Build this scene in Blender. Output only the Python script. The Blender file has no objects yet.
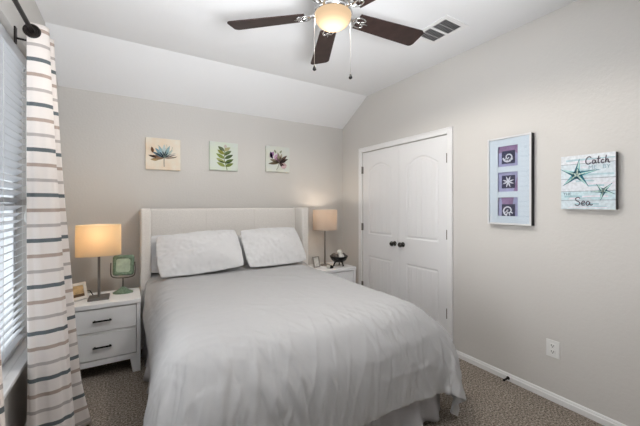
import bpy, bmesh, math, random
import numpy as np
from mathutils import Vector, Matrix

# ------------------------------------------------------------------ camera, world, lights, exposure
SC = bpy.context.scene
COL = SC.collection
R = math.radians
PI = math.pi
XL, XR, YB, YF = -0.537, 2.5545, 3.60, -1.9      # room
HC, HK, YK = 2.438, 2.743, 3.07                    # low and high ceiling, crease

cam = bpy.data.cameras.new('camera'); cam_o = bpy.data.objects.new('camera', cam); COL.objects.link(cam_o)
cam.sensor_width = 36; cam.lens = 314.85 / 640 * 36; cam.shift_y = -(213 - 204.5) / 640; cam.clip_start = .02
cam_o.location = (0, 0, 1.383); cam_o.rotation_euler = (R(90), 0, -.5453)
SC.camera = cam_o

world = bpy.data.worlds.new('sky'); SC.world = world; world.use_nodes = True
bg = world.node_tree.nodes['Background']; bg.inputs[0].default_value = (.86, .92, 1, 1); bg.inputs[1].default_value = .9

def area(name, loc, rot, sx, sy, power, col):
    l = bpy.data.lights.new(name, 'AREA'); l.shape = 'RECTANGLE'; l.size = sx; l.size_y = sy; l.energy = power; l.color = col
    o = bpy.data.objects.new(name, l); COL.objects.link(o); o.location = loc; o.rotation_euler = rot
    return o
area('daylight_blind_window', (XL - .75, 2.2, 1.15), (R(90 + 8), 0, R(-90)), 1.6, 2.2, 24, (.96, .98, 1))
side_fill = area('added_side_fill', (XL - .08, 1.36, 1.42), (R(90 + 5), 0, R(-90 - 4)), .95, 1.75, 5.0, (.97, .985, 1))  # added fill light, out of view, to brighten the right wall
side_fill.data.spread = R(52)
ceil_fill = area('added_ceiling_fill', (.45, -.25, 1.30), (R(180 - 42), 0, R(-4)), .9, .6, 31, (.97, .985, 1))   # added area light aimed at the ceiling to brighten the room
ceil_fill.data.spread = R(95)

SC.view_settings.view_transform = 'Standard'
SC.view_settings.look = 'None'
SC.view_settings.exposure = 0.24
SC.view_settings.gamma = 1.0
SC.view_settings.use_curve_mapping = False
FAN_POWER, LAMP_POWER, LAMP2_POWER = 730, 0.7, 1.8

# ------------------------------------------------------------------ materials
def lin(c):
    return tuple((x / 255 / 12.92 if x / 255 <= .04045 else ((x / 255 + .055) / 1.055) ** 2.4) for x in c)
def mat(name, rgb, rough=.6, metal=0, bump=None, var=None, trans=0, spec=.3, sheen=0):
    """bump=(scale, strength, distance); var=(scale, amount)"""
    m = bpy.data.materials.new(name); m.use_nodes = True
    nt = m.node_tree; n = nt.nodes; b = n['Principled BSDF']
    col = lin(rgb) + (1,)
    b.inputs['Base Color'].default_value = col
    b.inputs['Roughness'].default_value = rough; b.inputs['Metallic'].default_value = metal
    b.inputs['Specular IOR Level'].default_value = spec
    if sheen: b.inputs['Sheen Weight'].default_value = sheen
    tc = n.new('ShaderNodeTexCoord')
    if var:
        t = n.new('ShaderNodeTexNoise'); t.inputs['Scale'].default_value = var[0]; t.inputs['Detail'].default_value = 6
        nt.links.new(tc.outputs['Object'], t.inputs['Vector'])
        r = n.new('ShaderNodeValToRGB'); a = var[1]
        r.color_ramp.elements[0].position = .3; r.color_ramp.elements[1].position = .7
        r.color_ramp.elements[0].color = tuple(x * (1 - a) for x in col[:3]) + (1,)
        r.color_ramp.elements[1].color = tuple(min(1, x * (1 + a)) for x in col[:3]) + (1,)
        nt.links.new(t.outputs['Fac'], r.inputs[0]); nt.links.new(r.outputs[0], b.inputs['Base Color'])
    if bump:
        t = n.new('ShaderNodeTexNoise'); t.inputs['Scale'].default_value = bump[0]; t.inputs['Detail'].default_value = 4
        nt.links.new(tc.outputs['Object'], t.inputs['Vector'])
        bp = n.new('ShaderNodeBump'); bp.inputs['Strength'].default_value = bump[1]; bp.inputs['Distance'].default_value = bump[2]
        nt.links.new(t.outputs['Fac'], bp.inputs['Height']); nt.links.new(bp.outputs[0], b.inputs['Normal'])
    if trans:
        out = n['Material Output']; tr = n.new('ShaderNodeBsdfTranslucent'); tr.inputs[0].default_value = col
        mx = n.new('ShaderNodeMixShader'); mx.inputs[0].default_value = trans
        nt.links.new(b.outputs[0], mx.inputs[1]); nt.links.new(tr.outputs[0], mx.inputs[2]); nt.links.new(mx.outputs[0], out.inputs[0])
    return m

M = {}
M['wall'] = mat('wall_paint', (214, 211, 207), .85, bump=(55, .35, .004), spec=.15)
M['ceiling'] = mat('ceiling_paint', (238, 239, 241), .9, bump=(60, .25, .003), spec=.1)
M['trim'] = mat('white_trim', (238, 238, 238), .4, spec=.35)
M['door'] = mat('white_door', (236, 236, 237), .45, bump=(40, .05, .002), spec=.35)
M['duvet'] = mat('white_duvet_cotton', (191, 191, 192), .9, bump=(320, .12, .001), spec=.1, sheen=.1)
M['pillow'] = mat('white_pillow_cotton', (230, 230, 231), .9, bump=(38, .25, .004), spec=.1, sheen=.1)
M['skirt'] = mat('bed_skirt_cotton', (196, 196, 200), .9, bump=(300, .1, .001), spec=.1)
M['linen'] = mat('linen_upholstery', (236, 232, 227), .92, bump=(420, .35, .0015), var=(160, .06), spec=.1)
M['nightstand'] = mat('white_wood_paint', (244, 245, 246), .45, bump=(25, .03, .002), spec=.3)
M['gap'] = mat('dark_gap', (70, 70, 72), .8)
M['black'] = mat('black_metal', (30, 30, 31), .4, metal=.6)
M['bronze'] = mat('dark_bronze', (34, 28, 26), .5, metal=.2)
M['nickel'] = mat('brushed_nickel', (170, 164, 158), .35, metal=.9, bump=(200, .05, .001))
M['pewter'] = mat('weathered_pewter', (104, 98, 93), .5, metal=.6, var=(90, .3))
M['chrome'] = mat('polished_silver', (205, 205, 205), .18, metal=1)
M['walnut'] = mat('dark_walnut_blade', (52, 38, 35), .5, var=(18, .25), spec=.3)
M['blind'] = mat('white_blind_slat', (225, 227, 230), .5, spec=.3, trans=.12)
M['cord'] = mat('white_cord', (225, 225, 222), .8)
M['vinyl'] = mat('white_vinyl', (222, 224, 226), .4)
M['green'] = mat('green_patina', (118, 140, 120), .65, metal=0, var=(60, .3), bump=(90, .3, .002))
M['greenlight'] = mat('pale_green_glass', (176, 194, 176), .25, var=(30, .15))
M['outlet'] = mat('white_plastic', (238, 238, 236), .35)
M['slot'] = mat('outlet_slot', (60, 58, 56), .6)
M['shell'] = mat('shell_white', (218, 216, 210), .35, var=(40, .2))
M['grey'] = mat('warm_grey_metal', (120, 116, 112), .5, metal=.4)
M['bowl'] = mat('black_bowl_glaze', (30, 28, 28), .25, var=(50, .4))
M['vent'] = mat('grey_vent_louver', (176, 176, 176), .5)
M['ventdark'] = mat('vent_duct_dark', (70, 70, 72), .9)

def mat_carpet():
    m = bpy.data.materials.new('taupe_carpet_pile'); m.use_nodes = True; nt = m.node_tree; n = nt.nodes; b = n['Principled BSDF']
    b.inputs['Roughness'].default_value = .95; b.inputs['Specular IOR Level'].default_value = .05
    tc = n.new('ShaderNodeTexCoord')
    t = n.new('ShaderNodeTexNoise'); t.inputs['Scale'].default_value = 88; t.inputs['Detail'].default_value = 5; t.inputs['Roughness'].default_value = .75
    t2 = n.new('ShaderNodeTexNoise'); t2.inputs['Scale'].default_value = 5; t2.inputs['Detail'].default_value = 2
    nt.links.new(tc.outputs['Object'], t.inputs['Vector']); nt.links.new(tc.outputs['Object'], t2.inputs['Vector'])
    r = n.new('ShaderNodeValToRGB')
    r.color_ramp.elements[0].position = .40; r.color_ramp.elements[0].color = lin((104, 94, 84)) + (1,)
    r.color_ramp.elements[1].position = .62; r.color_ramp.elements[1].color = lin((216, 204, 191)) + (1,)
    e = r.color_ramp.elements.new(.5); e.color = lin((162, 151, 140)) + (1,)
    nt.links.new(t.outputs['Fac'], r.inputs[0])
    mx = n.new('ShaderNodeMix'); mx.data_type = 'RGBA'; mx.blend_type = 'MULTIPLY'; mx.inputs[0].default_value = .2
    nt.links.new(r.outputs[0], mx.inputs[6]); nt.links.new(t2.outputs['Fac'], mx.inputs[7])
    nt.links.new(mx.outputs[2], b.inputs['Base Color'])
    bp = n.new('ShaderNodeBump'); bp.inputs['Strength'].default_value = .9; bp.inputs['Distance'].default_value = .012
    nt.links.new(t.outputs['Fac'], bp.inputs['Height']); nt.links.new(bp.outputs[0], b.inputs['Normal'])
    return m
M['carpet'] = mat_carpet()

def mat_curtain():
    """woven stripes: slate, tan, grey, repeating up the cloth"""
    m = bpy.data.materials.new('striped_curtain_cotton'); m.use_nodes = True; nt = m.node_tree; n = nt.nodes; b = n['Principled BSDF']
    b.inputs['Roughness'].default_value = .9; b.inputs['Specular IOR Level'].default_value = .1
    tc = n.new('ShaderNodeTexCoord'); sx = n.new('ShaderNodeSeparateXYZ'); nt.links.new(tc.outputs['Object'], sx.inputs[0])
    a = n.new('ShaderNodeMath'); a.operation = 'SUBTRACT'; a.inputs[1].default_value = 1.681 - .0125 - 10 * .245
    nt.links.new(sx.outputs[2], a.inputs[0])
    d = n.new('ShaderNodeMath'); d.operation = 'DIVIDE'; d.inputs[1].default_value = .245; nt.links.new(a.outputs[0], d.inputs[0])
    fr = n.new('ShaderNodeMath'); fr.operation = 'FRACT'; nt.links.new(d.outputs[0], fr.inputs[0])
    r = n.new('ShaderNodeValToRGB'); r.color_ramp.interpolation = 'CONSTANT'
    base = lin((244, 237, 232)) + (1,)
    stops = [(0, lin((112, 119, 122)) + (1,)), (.085, base), (.335, lin((196, 188, 184)) + (1,)), (.405, base),
             (.665, lin((190, 172, 161)) + (1,)), (.745, base)]
    el = r.color_ramp.elements
    el[0].position = 0; el[0].color = stops[0][1]; el[1].position = stops[1][0]; el[1].color = stops[1][1]
    for p, c in stops[2:]:
        e = el.new(p); e.color = c
    nt.links.new(fr.outputs[0], r.inputs[0]); nt.links.new(r.outputs[0], b.inputs['Base Color'])
    t = n.new('ShaderNodeTexNoise'); t.inputs['Scale'].default_value = 260; nt.links.new(tc.outputs['Object'], t.inputs['Vector'])
    bp = n.new('ShaderNodeBump'); bp.inputs['Strength'].default_value = .2; bp.inputs['Distance'].default_value = .002
    nt.links.new(t.outputs['Fac'], bp.inputs['Height']); nt.links.new(bp.outputs[0], b.inputs['Normal'])
    tr = n.new('ShaderNodeBsdfTranslucent'); nt.links.new(r.outputs[0], tr.inputs[0])
    mx = n.new('ShaderNodeMixShader'); mx.inputs[0].default_value = .2
    nt.links.new(b.outputs[0], mx.inputs[1]); nt.links.new(tr.outputs[0], mx.inputs[2]); nt.links.new(mx.outputs[0], n['Material Output'].inputs[0])
    return m
M['curtain'] = mat_curtain()

def mat_emit(name, col, strength, transl, base):
    m = bpy.data.materials.new(name); m.use_nodes = True; nt = m.node_tree; n = nt.nodes; b = n['Principled BSDF']
    b.inputs['Base Color'].default_value = lin(base) + (1,); b.inputs['Roughness'].default_value = .6
    b.inputs['Emission Color'].default_value = lin(col) + (1,); b.inputs['Emission Strength'].default_value = strength
    tr = n.new('ShaderNodeBsdfTranslucent'); tr.inputs[0].default_value = lin(base) + (1,)
    mx = n.new('ShaderNodeMixShader'); mx.inputs[0].default_value = transl
    nt.links.new(b.outputs[0], mx.inputs[1]); nt.links.new(tr.outputs[0], mx.inputs[2]); nt.links.new(mx.outputs[0], n['Material Output'].inputs[0])
    return m
def mat_bowl():          # lit frosted bowl: glows warm, lets the bulb through
    m = bpy.data.materials.new('lit_frosted_glass'); m.use_nodes = True; nt = m.node_tree; n = nt.nodes; n.remove(n['Principled BSDF'])
    e = n.new('ShaderNodeEmission'); e.inputs[0].default_value = lin((255, 220, 178)) + (1,)
    tc = n.new('ShaderNodeTexCoord'); d = n.new('ShaderNodeVectorMath'); d.operation = 'DISTANCE'; d.inputs[1].default_value = (0, 0, 2.488)   # the bulb
    mr = n.new('ShaderNodeMapRange'); mr.interpolation_type = 'SMOOTHSTEP'
    for k, v in ((1, .060), (2, .108), (3, 2.2), (4, .72)): mr.inputs[k].default_value = v
    nt.links.new(tc.outputs['Object'], d.inputs[0]); nt.links.new(d.outputs['Value'], mr.inputs[0]); nt.links.new(mr.outputs[0], e.inputs[1])
    t = n.new('ShaderNodeBsdfTransparent'); x = n.new('ShaderNodeMixShader'); x.inputs[0].default_value = .05
    nt.links.new(e.outputs[0], x.inputs[1]); nt.links.new(t.outputs[0], x.inputs[2]); nt.links.new(x.outputs[0], n['Material Output'].inputs[0])
    return m
M['dome'] = mat_bowl()
M['shade'] = mat('cream_lamp_shade', (240, 226, 200), .9, bump=(240, .3, .002), trans=.55)
M['shade2'] = mat('tan_lamp_shade', (214, 202, 190), .9, bump=(240, .3, .002), trans=.4)
M['bulb'] = mat_emit('lit_bulb', (255, 214, 160), 8, .2, (255, 240, 220))

def mat_glass(name):
    m = bpy.data.materials.new(name); m.use_nodes = True; nt = m.node_tree; n = nt.nodes
    n.remove(n['Principled BSDF'])
    t = n.new('ShaderNodeBsdfTransparent'); t.inputs[0].default_value = (.97, .98, .98, 1)
    g = n.new('ShaderNodeBsdfGlossy'); g.inputs['Roughness'].default_value = .03
    mx = n.new('ShaderNodeMixShader'); mx.inputs[0].default_value = .06
    nt.links.new(t.outputs[0], mx.inputs[1]); nt.links.new(g.outputs[0], mx.inputs[2]); nt.links.new(mx.outputs[0], n['Material Output'].inputs[0])
    return m
M['glass'] = mat_glass('clear_glass')

# ------------------------------------------------------------------ mesh helpers
def obj(name, bm, material, parent=None, smooth=False, loc=None):
    me = bpy.data.meshes.new(name); bm.normal_update(); bm.to_mesh(me); bm.free()
    for mm in (material if isinstance(material, (list, tuple)) else [material]): me.materials.append(mm)
    if smooth:
        me.polygons.foreach_set('use_smooth', [True] * len(me.polygons))
    o = bpy.data.objects.new(name, me); COL.objects.link(o)
    if parent is not None: o.parent = parent
    if loc is not None: o.location = loc
    return o
def tag(o, label, cat, group=None, kind=None):
    o['label'] = label; o['category'] = cat
    if group: o['group'] = group
    if kind: o['kind'] = kind
    return o
def thing(name, loc, label=None, cat=None, group=None, rotz=0):
    o = bpy.data.objects.new(name, None); COL.objects.link(o); o.location = loc; o.rotation_euler = (0, 0, rotz); o.empty_display_size = .05
    if label: tag(o, label, cat, group)
    return o
def struct(name, bm, m, parent=None, label=None, cat=None, smooth=False):
    o = obj(name, bm, m, parent, smooth)
    if parent is None:
        o['kind'] = 'structure'; o['label'] = label; o['category'] = cat
    return o
def box(bm, x0, x1, y0, y1, z0, z1, bev=0, seg=2, mi=0):
    r = bmesh.ops.create_cube(bm, size=1); vs = r['verts']
    for v in vs:
        v.co = ((x0 + x1) / 2 + v.co.x * (x1 - x0), (y0 + y1) / 2 + v.co.y * (y1 - y0), (z0 + z1) / 2 + v.co.z * (z1 - z0))
    fs = set(f for v in vs for f in v.link_faces)
    for f in fs: f.material_index = mi
    if bev:
        es = list(set(e for v in vs for e in v.link_edges))
        bmesh.ops.bevel(bm, geom=es, offset=bev, segments=seg, affect='EDGES', profile=.5)
    return bm
def B(*a, **k): return box(bmesh.new(), *a, **k)
def lathe(bm, prof, n=32, c=(0, 0, 0), sx=1, sy=1, caps=True):
    rings = []
    for r, z in prof:
        rings.append([bm.verts.new((c[0] + r * sx * math.cos(2 * PI * k / n), c[1] + r * sy * math.sin(2 * PI * k / n), c[2] + z)) for k in range(n)])
    for a, b in zip(rings, rings[1:]):
        for k in range(n): bm.faces.new((a[k], a[(k + 1) % n], b[(k + 1) % n], b[k]))
    if caps:
        bm.faces.new(rings[0][::-1]); bm.faces.new(rings[-1])
    return bm
def tube(bm, pts, r, n=8, caps=True):
    pts = [Vector(p) for p in pts]; rings = []
    rr = r if isinstance(r, (list, tuple)) else [r] * len(pts)
    up = None
    for i, p in enumerate(pts):
        d = (pts[min(i + 1, len(pts) - 1)] - pts[max(i - 1, 0)]).normalized()
        if up is None: up = Vector((0, 0, 1)) if abs(d.z) < .9 else Vector((1, 0, 0))
        s = d.cross(up).normalized(); u = s.cross(d).normalized(); up = u
        rings.append([bm.verts.new(p + rr[i] * (math.cos(2 * PI * k / n) * s + math.sin(2 * PI * k / n) * u)) for k in range(n)])
    for a, b in zip(rings, rings[1:]):
        for k in range(n): bm.faces.new((a[k], a[(k + 1) % n], b[(k + 1) % n], b[k]))
    if caps:
        bm.faces.new(rings[0][::-1]); bm.faces.new(rings[-1])
    return bm
def sphere(bm, c, r, sz=1, u=16, v=10):
    q = bmesh.ops.create_uvsphere(bm, u_segments=u, v_segments=v, radius=r)
    for w in q['verts']: w.co = Vector((w.co.x + c[0], w.co.y + c[1], w.co.z * sz + c[2]))
    return bm
def loft(bm, rings, close=True, caps=True):
    vr = [[bm.verts.new(p) for p in r] for r in rings]; n = len(vr[0])
    for a, b in zip(vr, vr[1:]):
        for k in range(n if close else n - 1): bm.faces.new((a[k], a[(k + 1) % n], b[(k + 1) % n], b[k]))
    if caps and close:
        bm.faces.new(vr[0][::-1]); bm.faces.new(vr[-1])
    return bm
def catmull(P, n):
    P = [np.array(p, float) for p in P]; Q = [2 * P[0] - P[1]] + P + [2 * P[-1] - P[-2]]; out = []
    for i in range(1, len(Q) - 2):
        for k in range(n):
            t = k / n; a, b, c, d = Q[i - 1], Q[i], Q[i + 1], Q[i + 2]
            out.append(.5 * (2 * b + (c - a) * t + (2 * a - 5 * b + 4 * c - d) * t * t + (3 * b - a - 3 * c + d) * t ** 3))
    out.append(P[-1]); return out
def solidify(o, th, off=0):
    m = o.modifiers.new('thickness', 'SOLIDIFY'); m.thickness = th; m.offset = off; return o
def subsurf(o, n=1):
    m = o.modifiers.new('smooth', 'SUBSURF'); m.levels = n; m.render_levels = n; return o
def flat(bm, pts, f, off=0.0, th=.0012, mi=0):
    """a painted shape: a thin raised polygon; f maps (u, v, out) to a point"""
    front = [bm.verts.new(f(u, v, off + th)) for u, v in pts]
    back = [bm.verts.new(f(u, v, off)) for u, v in pts]
    n = len(pts)
    fa = bm.faces.new(front); fa.material_index = mi
    for k in range(n):
        q = bm.faces.new((front[k], back[k], back[(k + 1) % n], front[(k + 1) % n])); q.material_index = mi
def stroke(bm, pts, w, f, off, mi=0, n=6, th=.0012):
    """a painted brush stroke along a smoothed line; w is a width or a list of two"""
    P = catmull(pts, n); L = len(P)
    left, right = [], []
    for i, p in enumerate(P):
        d = P[min(i + 1, L - 1)] - P[max(i - 1, 0)]; d = d / (np.linalg.norm(d) + 1e-9); nrm = np.array((-d[1], d[0]))
        t = i / (L - 1); ww = w if not isinstance(w, (tuple, list)) else w[0] + (w[1] - w[0]) * t
        left.append(bm.verts.new(f(*(p + nrm * ww / 2), off + th))); right.append(bm.verts.new(f(*(p - nrm * ww / 2), off + th)))
    for i in range(L - 1):
        q = bm.faces.new((left[i], right[i], right[i + 1], left[i + 1])); q.material_index = mi
def leaf(bm, base, ang, ln, wd, f, off, mi, bend=0.0):
    pts = []
    N = 8
    for side in (1, -1):
        for k in range(N + 1):
            t = k / N if side == 1 else 1 - k / N
            if side == -1 and k in (0, N): continue
            w = wd * math.sin(PI * t) ** .8 * (1 - .35 * t) * side / 2
            a = ang + bend * t
            pts.append((base[0] + ln * t * math.cos(a) - w * math.sin(a), base[1] + ln * t * math.sin(a) + w * math.cos(a)))
    flat(bm, pts, f, off, mi=mi)
def unroll(steps, shape, unit):
    """steps run along the second to last axis; add them up and scale to metres"""
    return np.cumsum(np.array(steps, dtype=np.int64).reshape(shape), axis=len(shape) - 2) * unit

# ------------------------------------------------------------------ room shell
struct('floor', B(XL - .1, XR + .75, YF - .1, YB + .1, -.1, 0), M['carpet'], label='taupe speckled carpet covering the bedroom floor', cat='floor')
struct('wall_back', B(XL - .15, XR + .1, YB, YB + .12, 0, HC + .15), M['wall'], label='greige wall behind the headboard', cat='wall')
DY0, DY1, DH = 1.90, 3.162, 2.045                       # closet doorway
bm = bmesh.new()
for a in [(YF - .12, DY0, 0, HK + .1), (DY1, YB, 0, HK + .1), (DY0, DY1, DH, HK + .1)]: box(bm, XR, XR + .11, a[0], a[1], a[2], a[3])
struct('wall_right', bm, M['wall'], label='greige wall with the closet doors and the framed pictures', cat='wall')
W1 = (.88, 2.765, .50, 2.337)  # near part, out of view, is added to let the side fill in
bm = bmesh.new()
for a in [(YF - .12, W1[0], 0, HK + .1), (W1[1], YB, 0, HK + .1), (W1[0], W1[1], 0, .5), (W1[0], W1[1], 2.337, HK + .1)]: box(bm, XL - .14, XL, *a)
struct('wall_left', bm, M['wall'], label='greige wall with the blind-covered window', cat='wall')
struct('wall_front', B(XL, XR, YF - .12, YF, 0, HK + .1), M['wall'], label='greige wall behind the camera', cat='wall')
bm = bmesh.new()
prof = [(YF - .12, HK), (YK, HK), (YB + .02, HC - .012), (YB + .02, HK + .2), (YF - .12, HK + .2)]
loft(bm, [[(x, y, z) for y, z in prof] for x in (XL - .14, XR + .11)])
bmesh.ops.recalc_face_normals(bm, faces=bm.faces)
struct('ceiling', bm, M['ceiling'], label='white ceiling sloping down to the back wall', cat='ceiling')

def base_prof(d=1):     # baseboard section (out, up)
    return [(0, 0), (.014, 0), (.014, .036), (.009, .041), (.009, .048), (.005, .055), (0, .057)]
def baseboard(name, p0, p1, nrm, label):
    bm = bmesh.new(); n = Vector(nrm)
    loft(bm, [[Vector(p) + n * a + Vector((0, 0, b)) for a, b in base_prof()] for p in (p0, p1)])
    bmesh.ops.recalc_face_normals(bm, faces=bm.faces)
    struct(name, bm, M['trim'], label=label, cat='baseboard')
baseboard('baseboard_right', (XR, YF, 0), (XR, DY0 - .058, 0), (-1, 0, 0), 'white baseboard along the wall under the framed pictures')
baseboard('baseboard_back', (XL, YB, 0), (XR, YB, 0), (0, -1, 0), 'white baseboard along the wall behind the bed')
baseboard('baseboard_left', (XL, YF, 0), (XL, YB - .015, 0), (1, 0, 0), 'white baseboard under the window')

# closet doors
bm = bmesh.new()
cw = .057
def casing_bar(bm, y0, y1, z0, z1, bev=.006): box(bm, XR - .017, XR + .002, y0, y1, z0, z1, bev, 2)
casing_bar(bm, DY0 - cw, DY0, 0, DH + cw); casing_bar(bm, DY1, DY1 + cw, 0, DH + cw); casing_bar(bm, DY0 + .0005, DY1 - .0005, DH, DH + cw)
box(bm, XR - .022, XR - .016, DY0 - cw, DY0 - cw + .016, 0, DH + cw, .003); box(bm, XR - .022, XR - .016, DY1 + cw - .016, DY1 + cw, 0, DH + cw, .003)
box(bm, XR - .022, XR - .016, DY0 - cw, DY1 + cw, DH + cw - .016, DH + cw, .003)
struct('trim_1', bm, M['trim'], label='white casing around the closet doors', cat='door casing')
door = bpy.data.objects.new('door_1', None); COL.objects.link(door); door.location = (XR, 2.53, 0); door['kind'] = 'structure'
door['label'] = 'pair of white arched two-panel closet doors with dark knobs'; door['category'] = 'closet door'
def door_leaf(y0, y1, knob_y, hinge_y):
    W = y1 - y0; H0, H1 = .012, DH - .006; NY, NZ = 84, 230
    mrg = .108
    def sd_panel(y, z, lo, hi, arch):     # signed distance-ish to panel edge (positive inside)
        dl = min(y - mrg, W - mrg - y)
        top = hi
        if arch:
            t = (y - W / 2) / (W / 2 - mrg); t = max(-1, min(1, t)); top = hi - .085 * (1 - math.cos(t * PI / 2) ** 1.0 if abs(t) < 1 else 1) * 1.0
        return min(dl, z - lo, top - z)
    def height(y, z):
        d = max(sd_panel(y, z, .20, .745, False), sd_panel(y, z, 1.02, 1.885, True))
        if d <= 0: return 0.0
        if d < .012: return -.009 * math.sin(d / .012 * PI / 2)
        if d < .030: return -.009 + .007 * (d - .012) / .018
        h = -.002
        k = (y - W / 2) / .062; g = abs(k - round(k)) * .062         # plank grooves inside the panels
        if g < .008 and d > .034: h -= .0045 * (1 - g / .008)
        return h
    bm = bmesh.new()
    X = XR + .004
    grid = [[bm.verts.new((X - height(W * j / NY, H0 + (H1 - H0) * i / NZ) , y0 + W * j / NY, H0 + (H1 - H0) * i / NZ)) for j in range(NY + 1)] for i in range(NZ + 1)]
    for i in range(NZ):
        for j in range(NY): bm.faces.new((grid[i][j], grid[i + 1][j], grid[i + 1][j + 1], grid[i][j + 1]))
    rim = [grid[0][j] for j in range(NY + 1)] + [grid[i][NY] for i in range(1, NZ + 1)] + [grid[NZ][j] for j in range(NY - 1, -1, -1)] + [grid[i][0] for i in range(NZ - 1, 0, -1)]
    back = [bm.verts.new((X + .034, v.co.y, v.co.z)) for v in rim]
    for k in range(len(rim)):
        bm.faces.new((rim[k], back[k], back[(k + 1) % len(rim)], rim[(k + 1) % len(rim)]))
    bm.faces.new(back)
    bmesh.ops.recalc_face_normals(bm, faces=bm.faces)
    lf = obj('door_leaf', bm, M['door'], None)
    lf.parent = door; lf.location = -door.location
    kb = bmesh.new()
    prof = [(.0, 0), (.027, 0), (.027, .004), (.012, .008), (.011, .026), (.020, .032), (.0275, .044), (.0275, .054), (.020, .063), (.0, .066)]
    lathe(kb, prof[1:-1], 24)
    o = obj('knob', kb, M['pewter_dark'], lf, True); o.location = (X, knob_y, .945); o.rotation_euler = (0, R(-90), 0)
    for hz in (1.82, 1.10, .36):
        hb = bmesh.new(); tube(hb, [(XR - .009, hinge_y, hz - .045), (XR - .009, hinge_y, hz + .045)], .0085, 10)
        box(hb, XR - .004, XR + .003, hinge_y - .014, hinge_y + .014, hz - .044, hz + .044, .001)
        obj('hinge', hb, M['grey'], lf)
M['pewter_dark'] = mat('dark_nickel', (74, 72, 70), .22, metal=1)
DM = 2.531
door_leaf(DY0 + .004, DM - .002, DM - .062, DY0 + .002)
door_leaf(DM + .002, DY1 - .004, DM + .062, DY1 - .002)
bm = B(XR + .75, XR + .78, 1.6, 3.5, 0, 2.5); struct('wall_closet', bm, M['wall'], label='back wall inside the closet', cat='wall')

# windows
def window(name, W, label):
    o = bpy.data.objects.new(name, None); COL.objects.link(o); o.location = (XL, (W[0] + W[1]) / 2, W[2]); o['kind'] = 'structure'; o['label'] = label; o['category'] = 'window'
    def add(n, bm, m): c = obj(n, bm, m, o); c.location = -o.location; return c
    xo, xi = XL - .135, XL - .09; y0, y1, z0, z1 = W; t = .045
    bm = bmesh.new()
    box(bm, xo, xi, y0, y0 + t, z0, z1, .004); box(bm, xo, xi, y1 - t, y1, z0, z1, .004)
    box(bm, xo, xi, y0 + t, y1 - t, z1 - t, z1, .004); box(bm, xo, xi, y0 + t, y1 - t, z0, z0 + t, .004)
    add('window_frame', bm, M['vinyl'])
    zm = (z0 + z1) / 2 - .05
    bm = bmesh.new(); box(bm, xo + .01, xi + .006, y0 + t, y1 - t, zm - .022, zm + .022, .004); box(bm, xo, xi, 1.82, 1.86, z0 + t, z1 - t, .004)
    add('meeting_rail', bm, M['vinyl'])
    add('window_pane', B(xo + .018, xo + .022, y0 + t, y1 - t, z0 + t, z1 - t), M['glass'])
    bm = bmesh.new()
    box(bm, xi - .01, XL + .001, y0 + .001, y1 - .001, z0 - .0, z0 + .012); box(bm, XL + .001, XL + .050, y0 - .06, y1 + .05, z0 - .012, z0 + .012, .004)
    add('window_sill', bm, M['trim'])
window('window_1', W1, 'window behind white blinds and striped curtains')

# ------------------------------------------------------------------ window blind
t = thing('window_blind', (XL - .06, 2.3, .52), 'white horizontal slat blind in the window recess behind the striped curtains', 'window blind')
by0, by1, bx = 1.86, 2.752, XL - .060
def addt(t, name, bm, m, smooth=False):
    o = obj(name, bm, m, t, smooth); o.location = -t.location; return o
bm = bmesh.new(); box(bm, bx - .028, bx + .030, by0, by1, 2.262, 2.325, .004)
addt(t, 'valance', bm, M['blind'])
bm = bmesh.new(); tilt = R(30)
z = 2.235
while z > .575:
    c, s = math.cos(tilt), math.sin(tilt)
    ring = []
    for k in range(7):
        u = -.025 + .05 * k / 6; crown = .0035 * (1 - (u / .025) ** 2)
        ring.append((u * c - crown * s, u * s + crown * c))
    pts = [(a, b + .0013) for a, b in ring] + [(a, b - .0013) for a, b in ring[::-1]]
    loft(bm, [[(bx + a, y, z + b) for a, b in pts] for y in (by0 + .006, by1 - .006)])
    z -= .0435
bmesh.ops.recalc_face_normals(bm, faces=bm.faces)
o = addt(t, 'slats', bm, M['blind'])
addt(t, 'bottom_rail', B(bx - .026, bx + .026, by0 + .004, by1 - .004, .524, .548, .005), M['blind'])
for y in (by0 + .12, (by0 + by1) / 2, by1 - .10):
    bm = bmesh.new()
    for dx in (-.027, .027): tube(bm, [(bx + dx, y, .54), (bx + dx, y, 2.27)], .0014, 6)
    addt(t, 'ladder_cord', bm, M['cord'])
bm = bmesh.new(); tube(bm, [(bx + .036, by1 - .05, 2.27), (bx + .036, by1 - .05, 1.34)], .002, 6); lathe(bm, [(.003, 0), (.011, .012), (.012, .05), (.006, .075), (.003, .08)], 12, (bx + .036, by1 - .05, 1.265))
addt(t, 'lift_cord', bm, M['cord'], True)

# ------------------------------------------------------------------ curtain rod and curtains
RX, RZ = -.447, 2.318
t = thing('curtain_rod', (RX, 1.7, RZ), 'dark bronze curtain rod threaded through the curtain grommets above the window', 'curtain rod')
addt(t, 'rod', tube(bmesh.new(), [(RX, .85, RZ), (RX, 2.62, RZ)], .0105, 14), M['bronze'], True)
for y in (.85, 2.625):
    bm = sphere(bmesh.new(), (RX, y, RZ), .024); addt(t, 'finial', bm, M['bronze'], True)
for y in (.95, 2.345):
    bm = bmesh.new(); box(bm, XL, XL + .008, y - .016, y + .016, RZ - .05, RZ + .04, .002)
    tube(bm, [(XL + .004, y, RZ - .02), (XL + .05, y, RZ - .022), (RX - .002, y, RZ - .014)], .006, 8)
    addt(t, 'bracket', bm, M['bronze'])

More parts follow.
